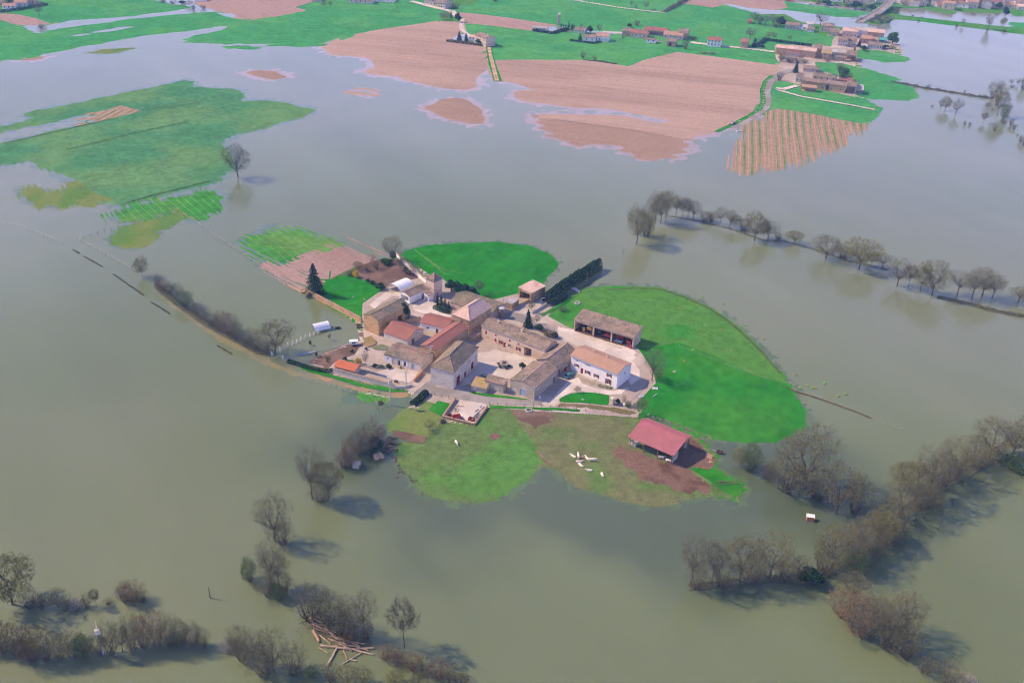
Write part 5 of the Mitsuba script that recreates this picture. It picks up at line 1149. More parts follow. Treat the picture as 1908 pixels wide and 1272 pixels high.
patch('machine_yard', 'pale gravel yard in front of the machinery shed', YARDPALE, [(15.4,302.1),(18.3,302.3),(21.8,300.0),(31.9,294.5),(41.7,288.8),(43.0,282.1),(41.7,278.0),(39.0,278.1),(31.1,281.9),(22.8,288.2),(17.7,292.0),(14.2,296.8)], 0.6, 0.8, soft=1.2)
patch('lane', 'grey lane running along the front of the farm', ASPHALT, [(-31.3,254.0),(-29.1,258.6),(-25.4,265.5),(-23.9,259.9),(-18.4,258.4),(-13.5,258.3),(-8.3,254.9),(-2.2,254.3),(3.1,253.7),(7.3,253.5),(11.0,253.0),(13.4,252.2),(13.6,250.3),(10.5,250.6),(5.2,250.5),(0.5,250.8),(-6.0,250.5),(-10.0,250.7),(-13.7,252.4),(-17.2,253.6),(-22.4,254.7),(-26.2,256.0),(-28.7,254.8),(-30.1,252.3)], 0.5, 0.25)
patch('scrap_yard_entry', 'dusty apron leading from the lane into the scrap yard', YARDPALE, [(-16.1,252.7),(-13.7,252.2),(-7.6,250.6),(-7.0,249.0),(-8.6,243.8),(-11.0,241.0),(-16.8,243.3),(-15.6,248.9)], 0.5, 0.5)
patch('driveway', 'pale curved driveway of the white house', YARDPALE, [(10.0,252.0),(13.2,254.6),(15.7,260.1),(18.6,265.4),(19.4,267.0),(22.2,268.0),(22.9,264.7),(27.4,261.8),(32.7,261.0),(37.8,263.3),(38.5,261.6),(35.3,259.2),(31.5,258.6),(24.5,259.5),(19.1,258.8),(16.1,255.7),(14.0,250.8),(11.0,250.4)], 0.5, 0.3)
patch('driveway', 'gravel drive curving round the far end of the white house', YARDPALE, [(38.6,279.0),(41.1,279.1),(42.5,273.8),(42.4,268.5),(39.2,264.2),(38.3,266.2),(39.2,270.4),(39.9,274.7)], 0.5, 0.4)
patch('lane', 'grey lane behind the farm past the little lean-to', ASPHALT, [(-4.0,310.6),(-1.0,312.0),(3.4,310.4),(7.1,308.3),(9.3,302.4),(15.4,301.3),(14.3,297.9),(8.5,299.7),(2.0,304.9),(-3.1,306.8)], 0.5, 0.3)
patch('terrace', 'pale paved terrace in front of the white house', TERRACE, [(19.8,273.3),(21.9,273.5),(24.0,271.5),(28.3,268.2),(26.5,266.2),(22.6,269.6),(20.4,271.3)], 0.4, 0.08)
patch('terrace', 'pale gravel terrace in front of the low cottage', TERRACE, [(-38.1,270.4),(-34.6,269.3),(-30.1,268.8),(-31.2,263.0),(-32.4,261.9),(-37.7,263.1),(-42.3,264.9),(-43.9,266.8),(-41.2,269.1)], 0.4, 0.3)
patch('lawn', 'small oval lawn between the lane and the driveway', GREEN3, [(15.3,254.7),(17.2,257.0),(19.7,258.4),(23.5,259.3),(27.2,259.3),(31.4,258.1),(30.8,252.4),(25.3,252.9),(18.9,253.1),(15.5,253.1)], 0.4, 0.25)
patch('worn_strip', 'bare brown strip below the oval lawn along the paddock fence', SHOULDER, [(13.9,250.6),(15.8,252.6),(25.2,252.4),(31.0,251.9),(38.0,250.2),(39.4,248.7),(36.7,247.6),(24.1,250.3)], 0.5, 0.4, soft=0.7)
patch('verge', 'bright green verge under the paddock fence', GREEN3, [(-6.5,250.0),(-2.1,249.8),(5.8,249.6),(13.6,249.8),(21.6,249.4),(21.6,248.2),(11.0,248.3),(0.6,248.6),(-5.9,248.4)], 0.5, 0.3)
patch('verge', 'green verge under the grey gable along the lane', GREEN3, [(-13.2,257.5),(-11.9,257.1),(-4.9,256.1),(1.2,255.0),(4.7,254.3),(6.8,253.7),(0.5,254.0),(-6.2,254.6),(-11.8,255.9)], 0.4, 0.2)
patch('mud', 'dark churned mud in front of the raspberry roofed shed', MUD, [(31.7,231.4),(34.4,232.1),(35.9,229.2),(43.6,224.2),(47.6,223.5),(50.7,221.1),(54.2,217.1),(57.4,212.8),(56.5,210.3),(51.7,209.8),(47.7,211.1),(42.3,213.0),(38.3,215.1),(35.1,220.0),(32.2,223.6),(30.2,227.4)], 0.5, 2.2, soft=4.0)
patch('mud', 'mud and straw strewn ground right of the raspberry roofed shed', MUD, [(52.4,235.2),(55.1,236.9),(57.5,230.9),(59.9,227.6),(59.7,223.3),(57.1,221.2),(53.2,222.4),(50.6,221.8),(47.7,224.0),(50.0,230.5)], 0.5, 0.8, soft=1.5)
patch('straw_bed', 'spread straw at the waterside right of the cattle shed', STRAW, [(57.4,229.4),(59.4,228.1),(59.5,225.2),(57.9,222.7),(55.2,222.0),(53.4,223.4),(56.5,226.4)], 0.4, 0.8, soft=1.2)
patch('worn_ground', 'trampled brown ground in the upper paddock', SOIL, [(0.3,248.3),(5.8,248.2),(10.5,247.5),(14.8,246.4),(12.4,242.4),(8.8,238.6),(5.8,240.7),(2.7,243.6)], 0.6, 1.8, soft=4.0)
patch('worn_ground', 'reddish bare spot in the green paddock', MUD, [(-5.7,234.2),(-4.2,235.4),(-2.6,234.4),(-2.5,232.3),(-4.4,231.3),(-5.5,232.5)], 0.4, 0.5, soft=1.2)
patch('cow_path', 'pale cow path running into the water between the two paddocks', SHOULDER, [(7.7,227.7),(9.1,227.5),(11.1,224.2),(13.1,221.5),(12.1,220.3),(10.1,223.0)], 0.4, 0.3, soft=0.8)
patch('garden_bed', 'bright green vegetable bed beside the scrap yard', GREEN3, [(-24.9,246.5),(-22.4,251.8),(-18.2,250.2),(-19.8,242.7)], 0.4, 0.2)
patch('garden_bed', 'bare dug soil at the foot of the kitchen plot', SOIL, [(-35.0,235.2),(-31.5,234.8),(-24.1,232.5),(-24.3,229.3),(-28.8,229.9),(-33.2,232.0)], 0.4, 0.4)
patch('yard_path', 'sandy track beside the garden lawn below the greenhouse', YARDPALE, [(-52.9,313.8),(-48.1,324.4),(-45.1,323.7),(-41.4,328.8),(-41.4,321.2),(-45.5,320.9),(-50.5,311.1)], 0.5, 0.4, soft=1.0)
patch('garden_bed', 'gravelly ground between the drive and the brilliant meadow', YARD, [(39.0,264.2),(42.4,268.5),(44.9,268.7),(44.5,265.6),(40.0,258.3),(36.4,253.2),(31.0,252.4),(31.5,257.2),(35.3,258.9)], 0.5, 0.5)
for lab, pl in (('left wheel line of the straight farm track', [(-25.6,731.8),(-22.8,698.1),(-20.1,671.0),(-16.5,633.6)]), ('right wheel line of the straight farm track', [(-24.6,733.5),(-21.6,698.2),(-18.8,671.2),(-15.0,633.8)])):
    patch('wheel_track', lab, STRAW, band(pl, 1.3), 1.5, 0.1, slope=0.05)
patch('road', 'grey country road winding down to the flood on the right', ASPHALT, band([(192.1,691.8),(182.9,681.1),(175.0,670.9),(166.4,652.1),(159.7,631.2),(155.8,608.6),(151.2,593.1),(142.3,577.7),(131.0,561.3),(122.3,548.5)], 6.0), 1.5, 0.15)
patch('verge', 'green verge on the plough side of the winding road', GREEN3, band([(173.1,672.5),(164.3,655.3),(157.3,630.9),(153.3,606.8),(147.6,589.7),(137.6,574.3),(126.5,558.1),(112.4,540.3)], 3.0), 1.5, 0.4)
patch('road', 'pale lane crossing the fields behind the distant houses', YARDPALE, band([(64.1,796.2),(80.1,793.8)], 5.0), 2.0, 0.2)
patch('road', 'pale lane between the white house and the far hamlet', YARDPALE, band([(130.5,768.7),(142.3,763.6),(159.9,757.3),(175.6,752.9),(190.3,745.1)], 5.0), 2.0, 0.2)
patch('road', 'pale road at the top left of centre', YARDPALE, band([(-100.1,892.3),(-92.6,884.8),(-78.8,872.1),(-67.1,861.5),(-60.9,854.4),(-53.5,829.6)], 6.0), 2.0, 0.2)
patch('road', 'curving track down to the lone house', YARDPALE, band([(-50.1,826.3),(-49.9,803.8),(-48.4,786.0),(-43.7,771.2),(-38.7,760.2)], 3.5), 1.5, 0.2)
patch('road', 'main road along the top right', ASPHALT, band([(233.5,968.3),(248.8,963.5),(275.1,953.2),(295.2,939.6),(318.0,924.6)], 9.0), 3.0, 0.3)
patch('field_path', 'thin pale path across the wide green field at the top', YARDPALE, band([(40.5,927.4),(52.5,920.4),(36.6,930.0),(63.0,912.1),(83.8,897.1),(106.8,886.0),(124.2,881.8)], 3.0), 3.0, 0.3)
patch('farm_track', 'sandy path through the grass below the big far right barn', YARDPALE, band([(168.5,640.6),(173.2,637.9),(184.5,647.7)], 4.0), 1.5, 0.6)
patch('farm_track', 'long sandy path across the meadow below the far right barn', YARDPALE, band([(168.3,635.6),(179.8,620.9),(194.8,612.0),(209.4,603.2),(220.3,597.1)], 2.5), 1.5, 0.4)
for lab, pl in (('tractor line curving through the half moon meadow, upper', [(-36.8,357.1),(-30.2,348.1),(-25.6,344.6),(-19.8,342.7)]), ('tractor line curving through the half moon meadow, lower', [(-41.7,364.6),(-34.1,352.6),(-27.5,342.7)])):
    patch('wheel_track', lab, PASTURE, band(pl, 0.9), 0.6, 0.1)
for lab, pl in (('dark grass margin between the far and the near crop strip, left', [(-216.1,541.9),(-204.4,550.2),(-187.2,562.8)]), ('dark furrow across the large crop block, left', [(-229.8,471.0),(-219.2,483.7),(-207.7,498.6),(-190.4,516.5),(-184.7,523.8)]), ('dark lower margin of the large crop block, left', [(-175.3,403.3),(-166.4,414.1),(-157.1,423.6),(-145.4,435.7)]), ('dark upper margin of the large crop block, left', [(-265.2,478.1),(-251.4,495.2),(-235.4,515.3),(-224.6,528.7)])):
    patch('field_margin', lab, 'mat_leaf', band(pl, 0.9), 1.0, 0.2, slope=0.012)
patch('verge', 'narrow green verge in front of the tiled garden wall', GREEN3, [(-69.2,271.0),(-65.1,268.3),(-59.4,266.1),(-54.1,263.6),(-46.5,260.1),(-39.9,258.8),(-37.1,257.8),(-33.3,257.4),(-33.4,256.3),(-38.2,256.4),(-45.1,257.8),(-53.2,261.3),(-61.1,264.6),(-65.8,266.4),(-68.7,268.6)], 0.5, 0.35, 0.12)
# the muddy water that covers the lane
scene['mat_ochre_water'] = {'type': 'roughplastic', 'distribution': 'beckmann', 'alpha': 0.022, 'int_ior': 1.38, 'nonlinear': False,
                            'diffuse_reflectance': proc(lambda p, n, uv: mix((0.33, 0.21, 0.085), (0.23, 0.185, 0.085), smoothstep(0.35, 0.65, fbm(p.x * 0.22, p.y * 0.22, 2.0, 4))) * (0.9 + 0.2 * noise(p.x * 2, p.y * 2)))}
scene['mat_olive_water'] = {'type': 'roughplastic', 'distribution': 'beckmann', 'alpha': 0.022, 'int_ior': 1.38, 'nonlinear': False,
                            'diffuse_reflectance': proc(lambda p, n, uv: mix((0.205, 0.190, 0.085), (0.175, 0.180, 0.095), smoothstep(0.35, 0.65, fbm(p.x * 0.15, p.y * 0.15, 2.0, 4))) * (0.9 + 0.2 * noise(p.x * 2, p.y * 2)))}
patch('flooded_lane', 'ochre muddy water over the lane in front of the garden wall', 'mat_ochre_water', [(-67.4,267.6),(-62.6,265.5),(-56.5,262.1),(-47.8,258.4),(-39.5,256.3),(-33.2,256.6),(-30.3,254.8),(-33.0,253.2),(-39.2,253.5),(-46.0,255.3),(-54.7,259.2),(-60.7,262.9),(-66.0,265.9)], 0.8, 1.0, 0.006)
patch('flooded_lane', 'olive brown shallow water over the drowned lane at the left', 'mat_olive_water', [(-134.1,322.2),(-124.0,310.5),(-109.1,297.8),(-94.9,285.3),(-83.6,277.0),(-75.3,269.4),(-66.4,266.0),(-56.2,261.2),(-53.2,259.8),(-54.6,258.8),(-65.7,262.8),(-74.6,266.1),(-85.9,273.9),(-97.3,282.7),(-111.6,295.7),(-125.3,308.7)], 0.8, 1.6, 0.004)
patch('flooded_yard', 'ochre puddle between the stone barn and the cottage', 'mat_ochre_water', [(-51.0,289.3),(-48.8,290.7),(-46.7,287.9),(-46.1,285.6),(-48.9,283.1),(-50.6,284.7)], 0.6, 0.6, 0.42)
patch('puddle', 'grey puddle left of the cottage', 'mat_water', [(-47.9,283.0),(-44.5,285.5),(-42.0,283.9),(-42.5,281.1),(-45.7,281.7)], 0.6, 0.4, 0.44)



def shallows(label, polys, w, mat, res, name='shallows'):
    """where the flood is only centimetres deep: silt and drowned stems break its surface in ever finer specks away from the shore"""
    g = unary_union(polys)
    reg = g.buffer(w).difference(LAND.buffer(-1.0))
    vs, fs, n = [], [], 0
    for q in getattr(reg, 'geoms', [reg]):
        if q.area > 2:
            v, f = mesh_region(q, res)
            vs.append(v)
            fs.append(f + n)
            n += len(v)
    v, f = np.vstack(vs), np.vstack(fs)
    d = shapely.distance(shapely.points(v[:, 0], v[:, 1]), g)
    nz = meshkit.fbm(np.column_stack([v * (0.55 / res), v[:, 0] * 0 + 3]), 3) - 0.5
    z = 0.002 + (0.42 - d / w) * 0.016 + nz * 0.03
    key = thing(name, label, None, kind='structure')
    scene[key] = mikit.ply((np.column_stack([v, z]), f), mat, smooth=True)


def muddy(name, c):
    def fn(p, n, uv):
        return mi.Color3f(*c) * (0.85 + 0.3 * fbm(p.x * 0.3, p.y * 0.3, 4.0, 3))
    scene[name] = {'type': 'roughplastic', 'distribution': 'beckmann', 'alpha': 0.022, 'int_ior': 1.38, 'nonlinear': False, 'diffuse_reflectance': proc(fn)}
    return name


by = lambda m: [f['poly'] for f in FIELDS if f['mat'] in m and f['poly'].area > 0]
shallows('pink silty shallows round the ploughed fields', by((BROWN, BROWN2)), 10.0, muddy('mat_pink_water', (0.27, 0.205, 0.165)), 2.2)
shallows('drowned grass in the shallows round the farm meadows', [f['poly'] for f in FIELDS if f['name'] in ('meadow', 'pasture', 'paddock', 'grass_bank', 'garden_plot')], 4.5, muddy('mat_green_water', (0.085, 0.135, 0.055)), 0.8)
shallows('drowned crop in the shallows of the left fields', by((GREEN2, GREEN4)), 8.0, muddy('mat_crop_water', (0.095, 0.15, 0.085)), 1.6)
patch('wheel_track', 'worn path along the ditch edge of the pasture by the tall hedge', PASTURE, band([(10.4,310.1),(14.6,315.6),(18.9,321.6),(22.9,327.7)], 1.4), 0.6, 0.3)

# ------------------------------------------------------------------ the far hamlets
SIMPLE = ('front',)


def far(label, frame, wall, roof, n=3, storeys=2, shape='gable', category='house', name='distant_house', group=None, hip=(3, 3), dark=None, chim=True):
    L, he = frame[3], frame[5]
    op = []
    if n:
        for i in range(n):
            u = -L / 2 + (i + 0.5) * L / n
            op += [('front', u, 0.9, 1.0, 1.3, 'window', None)] if not (dark and dark[0] < u < dark[1]) else []
            if storeys > 1 and he > 4.2:
                op += [('front', u, 3.2, 1.0, 1.2, 'window', None)]
    if dark:
        op.append(('front', (dark[0] + dark[1]) / 2, 0, dark[1] - dark[0], max(2.2, he - 0.7), 'black', None))
    return house(name, label, category, frame, wall, roof, shape=shape, over=0.4, openings=op, hip=hip, group=group, chimneys=[(L * 0.2, 0.3, 0.8)] if chim and shape == 'gable' and category == 'house' else ())


def fr(f, he=None, rise=None):
    f = list(f)
    if he:
        f[5] = he
    f[6] = f[5] + (rise if rise else f[4] * 0.16)
    return tuple(f)


# around the big farm on the far right
b5 = fr((199.88,642.40,-20.3,28.46,7.72,4.65,5.81))
far('long tile roofed barn of the big far right farm, facing the meadow', b5, W_GOLD, R_BROWN, 5, 1, category='barn', name='distant_barn', dark=(2, 4))
far('stone house with hipped roof behind the long far right barn', (207.6,667.4,-17,15.4,9.0,2.4,3.8), W_PINK, R_MOSSY, 4, 2, 'hip', chim=False)
far('small lean-to with orange roof in front of the far right barn', fr((189.0,636.0,-14,9.3,4.0,2.3,3.0), 2.6), W_STONE, R_ORANGE, 0, 1, 'mono', 'shed', 'distant_shed', dark=(-5, 5))
far('pale gabled annexe at the left of the far right farm', (188.5,660.0,-17,4.7,7.0,4.1,5.2), W_PALE, R_BROWN, 2, 1)
far('open gabled shed at the right end of the far right barn', fr((217.0,637.5,-14,5.7,10.0,5.0,6.6)), W_GREY, R_BROWN, 0, 1, category='shed', name='distant_shed', dark=(-3.0, 2.0))
far('white sheet roofed shed at the waterside of the far right farm', fr((222.1,636.0,-14,4.1,8.0,2.3,3.6), 2.8), W_GREY, R_GREY, 0, 1, 'mono', 'shed', 'distant_shed', dark=(-3.5, 3.5))
far('grey roofed house among trees above the far right farm', (203.8,689.5,-17,10.4,8.0,2.1,3.4), W_PALE, R_BROWN, 4, 1)
far('red roofed outbuilding right of the hipped far right house', (221.7,664.9,-17,8.6,8.0,1.4,2.7), W_STONE, R_RED, 2, 1, category='shed', name='distant_shed')
far('long stone barn with pale tile roof in the far hamlet', fr((204.06,736.27,-20.3,29.06,7.99,5.01,6.21)), W_GOLD, R_PINK, 6, 1, category='barn', name='distant_barn')
far('cross wing with tile roof at the right end of the long stone barn', (221.2,740.0,-16,5.5,12.0,5.9,7.8), W_GOLD, R_BROWN, 2, 2, category='barn', name='distant_barn')
far('low pink veranda house under the long stone barn', fr((201.6,733.9,-16,8.8,5.0,2.6,3.4), 3.0), W_PINK, R_RED, 3, 1)
far('ochre gabled block at the lane of the far hamlet', (225.5,729.2,-16,6.1,9.0,4.6,6.0), W_GOLD, R_YELLOW, 2, 2)
far('pale grey roofed long house in the far hamlet', (237.7,741.0,-16,11.3,9.0,3.0,4.4), W_PALE, R_GREY, 5, 2)
far('gabled open barn with dark doorway in the far hamlet', (243.2,729.2,-16,7.2,12.0,4.4,6.3), W_STONE, R_BROWN, 0, 1, category='barn', name='distant_barn', dark=(-4, 3))
far('low stone wall house right of the ochre block', fr((233.2,725.6,-16,10.1,4.0,1.8,2.5), 2.6), W_STONE, R_BROWN, 3, 1, category='shed', name='distant_shed')
far('tall pale house with brown roof beside the conifer, far hamlet', (250.0,775.2,-17,7.4,9.0,5.1,6.6), W_PALE, R_BROWN, 4, 2)
far('brown roofed house tucked behind the conifer, far hamlet', (257.5,775.9,-17,6.3,8.0,4.1,5.4), W_PINK, R_BROWN, 3, 1)
far('long pinkish farm building at the back of the far hamlet', fr((266.0,811.7,-17,11.8,10.0,1.8,3.4), 4.5), W_PINK, R_PINK, 4, 1)
far('yellow walled barn in the middle of the far hamlet', (272.3,788.7,-17,8.5,10.0,3.9,5.5), W_GOLD, R_ORANGE, 4, 1, category='barn', name='distant_barn')
far('white modern barn at the waterside of the far hamlet', fr((276.8,816.5,-17,9.7,10.0,2.0,3.6), 4.5), W_WHITE, R_GREY, 3, 1, category='barn', name='distant_barn')
far('long tan barn at the waterside of the far hamlet', fr((286.5,810.8,-17,13.1,10.0,1.8,3.4), 4.5), W_GOLD, R_PINK, 4, 1, category='barn', name='distant_barn')
far('dark roofed low house in front of the yellow barn', (273.9,771.2,-17,10.6,9.0,3.0,4.4), W_PALE, R_BROWN, 5, 1)
far('small orange roofed house left of the teal shed', (280.9,793.5,-17,4.7,9.0,1.7,3.2), W_PINK, R_ORANGE, 2, 1)
TEAL = plain('mat_teal_sheet', (0.10, 0.34, 0.33))
far('teal sheet metal shed by the bright green tree', (286.9,793.9,-17,6.4,8.0,2.0,3.2), TEAL, TEAL, 0, 1, category='shed', name='distant_shed', dark=(-2, 1))
far('small pale cottage left of the dark roofed low house', (265.1,769.0,-17,3.8,7.0,1.7,2.8), W_PALE, R_GREY, 2, 1)
# behind the tree belt
far('pink hipped house at the end of the far row', (252.3,828.9,-17,9.4,11.0,4.5,6.3), W_PINK, R_BROWN, 4, 2, 'hip', chim=False)
far('stone house with brown roof at the lane end of the far row', (254.1,814.9,-17,8.4,12.0,2.9,4.8), W_PINK, R_BROWN, 3, 1)
far('white flat house in the far row', (240.8,840.9,-17,6.0,8.0,3.2,4.5), W_WHITE, R_GREY, 3, 1)
far('white gabled house in the far row', (237.7,824.6,-17,4.9,9.0,2.5,3.9), W_WHITE, R_BROWN, 2, 1)
far('grey stone house next to the tree belt', (224.4,832.1,-16,11.5,9.0,3.7,5.1), W_GREY, R_BROWN, 4, 1)
far('tiny red roofed hut at the left end of the tree belt', fr((192.0,848.1,-16,3.6,6.0,1.9,2.9), 2.4), W_BRICK, R_RED, 0, 1, category='shed', name='distant_shed')
far('low pale sheds in the far row', fr((232.3,831.0,-16,7.8,8.0,1.2,2.5), 2.6), W_WHITE, R_GREY, 2, 1, category='shed', name='distant_shed')
# right of centre
far('brown farmhouse at the left of the distant group', (82.6,787.4,-16,6.5,9.0,3.4,4.9), W_STONE, R_BROWN, 2, 1)
far('red roofed pink house in the distant group', (91.9,783.1,-16,12.7,10.0,3.1,4.7), W_PINK, R_RED, 4, 1)
far('long dark open shed with brick roof in the distant group', (106.4,793.1,-16,17.6,10.0,3.5,5.1), W_GREY, R_RED, 0, 1, category='shed', name='distant_shed', dark=(-11, 10))
far('long orange roofed barn in the distant group', (119.1,782.1,-16,15.4,11.0,2.9,4.6), W_PINK, R_ORANGE, 4, 1, category='barn', name='distant_barn')
far('tall brown barn at the right of the distant group', (126.8,784.7,-16,7.6,12.0,4.4,6.4), W_STONE, R_BROWN, 2, 2, category='barn', name='distant_barn')
far('stone cart shed nearest the field in the distant group', (114.2,755.2,-16,6.8,9.0,3.5,5.0), W_STONE, R_BROWN, 0, 1, category='shed', name='distant_shed', dark=(-2, 0))
far('low white pool house in the distant group', fr((99.3,763.3,-16,7.3,5.0,1.0,1.8), 2.2), W_WHITE, R_BROWN, 2, 1, category='shed', name='distant_shed')
far('isolated white two storey house beside the pale lane', (147.3,760.2,-16,10.1,9.0,4.5,6.0), W_WHITE, R_RED, 4, 2)
far('brown gabled barn with a conifer beside it', (170.6,760.1,-16,5.4,11.0,4.0,5.8), W_STONE, R_RED, 1, 1, category='barn', name='distant_barn')
far('white house with orange roof left of the distant group', (61.6,763.9,-16,10.1,9.0,3.8,5.3), W_WHITE, R_ORANGE, 4, 2)
far('low annexe of the white orange roofed house', fr((52.2,761.9,-16,8.7,8.0,2.3,3.6), 3.0), W_WHITE, R_BROWN, 2, 1)
far('small pale house behind the white orange roofed house', (46.1,790.9,-16,8.8,8.0,2.1,3.4), W_PALE, R_BROWN, 3, 1)
far('long low pale roofed shed at the end of the brown strip', fr((14.1,791.9,-10,12.0,5.0,0.8,1.6), 2.2), W_PALE, R_GREY, 2, 1, category='shed', name='distant_shed')
far('slim stone tower beside the dark conifers', fr((29.2,816.3,-16,1.5,4.0,3.6,4.2), 8.0), W_GREY, R_GREY, 0, 1, 'mono', 'tower', 'distant_tower')
far('pink lone house at the head of the straight track', (-28.0,736.9,-50,13.5,9.0,5.9,7.4), W_PINK, R_BROWN, 3, 2)
far('white annexe of the lone house at the track', (-37.4,751.6,-20,5.5,6.0,2.1,3.1), W_WHITE, R_PINK, 2, 1)
far('pale house on the road at the top, leftmost', (-81.2,884.8,-25,8.7,10.0,3.6,5.2), W_PALE, R_BROWN, 3, 2)
far('pale gabled house on the road at the top, rightmost', (-67.3,870.1,-25,4.7,12.0,4.5,6.4), W_PALE, R_BROWN, 2, 2)
far('brown roofed house on the road at the top, middle', (-73.9,880.9,-25,7.2,10.0,3.0,4.6), W_PINK, R_BROWN, 3, 1)
far('long low building at the top edge above the big green field', (-141.6,879.9,-5,20.8,10.0,2.3,3.9), W_PALE, R_BROWN, 5, 1)
far('pale long building at the top edge, left of the road', (-123.3,889.9,-5,19.3,10.0,1.5,3.1), W_WHITE, R_GREY, 5, 1)
far('white house in the top left corner, nearest the hedge', (-415.2,805.5,14,9.4,9.0,2.4,3.8), W_WHITE, R_ORANGE, 3, 1)
far('orange roofed house in the top left corner', (-411.0,816.7,14,9.5,9.0,3.2,4.7), W_PALE, R_ORANGE, 3, 1)
far('brown roofed house in the top left corner', (-405.9,827.6,14,9.0,9.0,2.9,4.3), W_PINK, R_BROWN, 3, 1)
far('dark roofed shed at the very left of the top edge', (-428.2,815.9,14,6.8,9.0,2.4,3.8), W_GREY, R_BROWN, 2, 1, category='shed', name='distant_shed')
far('low house at the top edge beside the ditch trees', (-278.7,866.8,5,9.9,9.0,1.5,2.9), W_WHITE, R_RED, 3, 1)
far('pale house beside the brown field at the top edge', (-180.9,880.4,8,8.3,10.0,1.3,2.9), W_PALE, R_BROWN, 3, 1)
# the crowded village in the top right corner
rv = np.random.default_rng(5)
spots = [(360.5,964.8),(363.5,960.2),(369.3,957.9),(378.7,966.0),(388.3,974.2),(390.0,960.8),(394.1,953.9),(399.4,950.7),(413.3,970.1),(414.3,959.6),(421.7,959.7),(432.1,973.5),(436.5,970.0),(437.8,960.9),(447.2,969.8),(450.6,964.0),(461.5,978.0),(464.3,972.9),(464.8,962.3),(473.0,968.0),(474.2,959.8),(482.9,969.8),(482.2,957.1),(491.7,967.1),(489.6,950.2),(368.3,979.3),(373.8,975.9),(382.6,981.9),(390.6,985.6),(396.2,980.0),(402.5,976.8),(409.7,975.9),(422.3,989.2),(425.9,978.9),(436.0,989.5),(443.2,988.6),(448.5,983.0),(458.7,989.3),(468.0,995.4),(473.2,989.7),(479.4,986.4),(487.7,987.9),(492.9,984.5),(503.3,990.8),(374.9,993.9),(384.3,996.6),(394.0,999.7),(401.3,996.6),(409.6,995.9),(417.8,995.1),(429.8,1004.1),(437.1,1001.0),(448.2,1005.3),(456.4,1002.3),(468.7,1009.1),(476.8,1006.0),(485.1,1005.3),(494.4,1007.0),(501.6,1003.8),(300.5,965.4),(309.3,960.3),(327.2,960.2),(345.6,973.7)]
spots = spots + [(x + float(rv.uniform(-9, 9)), y + float(rv.uniform(14, 22))) for x, y in spots[:46]]
for (x0, y0) in spots:
    k = int(rv.integers(0, 4))
    roof, rn = ((R_ORANGE, 'orange'), (R_PINK, 'pink'), (R_BROWN, 'brown'), (R_RED, 'red'))[k]
    wl, wn = ((W_WHITE, 'white'), (W_PALE, 'pale'), (W_PINK, 'pinkish'))[int(rv.integers(0, 3))]
    L = float(rv.uniform(9, 16))
    far('small %s house with %s tile roof in the crowded village, top right corner' % (wn, rn), fr((x0 + float(rv.uniform(-3, 3)), y0 + float(rv.uniform(-3, 3)), float(rv.choice([-20, -14, 68, -25])), L, 9.0, float(rv.choice([3.0, 5.4])), 0)), wl, roof, 2, 1, name='village_house', group='houses of the crowded village: %s walls, %s roof' % (wn, rn), chim=bool(rv.integers(0, 2)))
plant('among the village houses, top right', 'trees of the crowded village', [(x0, y0, float(rv.uniform(5, 10)), 'sDf'[i % 3], float(rv.uniform(6, 10))) for i, (x0, y0) in enumerate([(369.7,968.7),(377.7,970.1),(401.8,963.8),(407.2,960.5),(421.4,969.4),(431.1,962.7),(452.8,977.3),(448.6,955.3),(458.6,963.3),(472.6,976.5),(478.8,975.5),(387.6,965.5),(403.3,985.7),(449.7,994.3),(467.6,986.5),(360.3,960.5),(385.5,975.9),(418.7,977.6),(430.4,975.4),(445.5,971.6),(482.7,965.5)])])
# road bridge
key = thing('road_bridge', 'narrow road bridge ramp with pale parapets, top right', 'bridge')
br = np.array([(291.5,869.5),(305.2,887.8),(319.9,908.1),(329.6,923.3),(338.5,939.3),(344.9,951.5)])
hz = [0.6, 1.4, 2.8, 4.2, 5.2, 5.6]
for nm, w0, w1, dz, mt in (('deck', -3.2, 3.2, 0.0, ASPHALT), ('parapet', -3.6, -3.21, 0.7, CONCRETE), ('parapet', 3.21, 3.6, 0.7, CONCRETE)):
    ms = []
    for i in range(len(br) - 1):
        a, b = br[i], br[i + 1]
        d = (b - a) / np.hypot(*(b - a))
        n_ = np.array([-d[1], d[0]])
        ms.append(tm(hull([(*(q + n_ * w), z + e) for q, z in ((a, hz[i]), (b, hz[i + 1])) for w in (w0, w1) for e in (dz, -1.0)])))
    part(key, nm, mikit.ply(cat(ms), mt))

# ------------------------------------------------------------------ poles, posts and fences


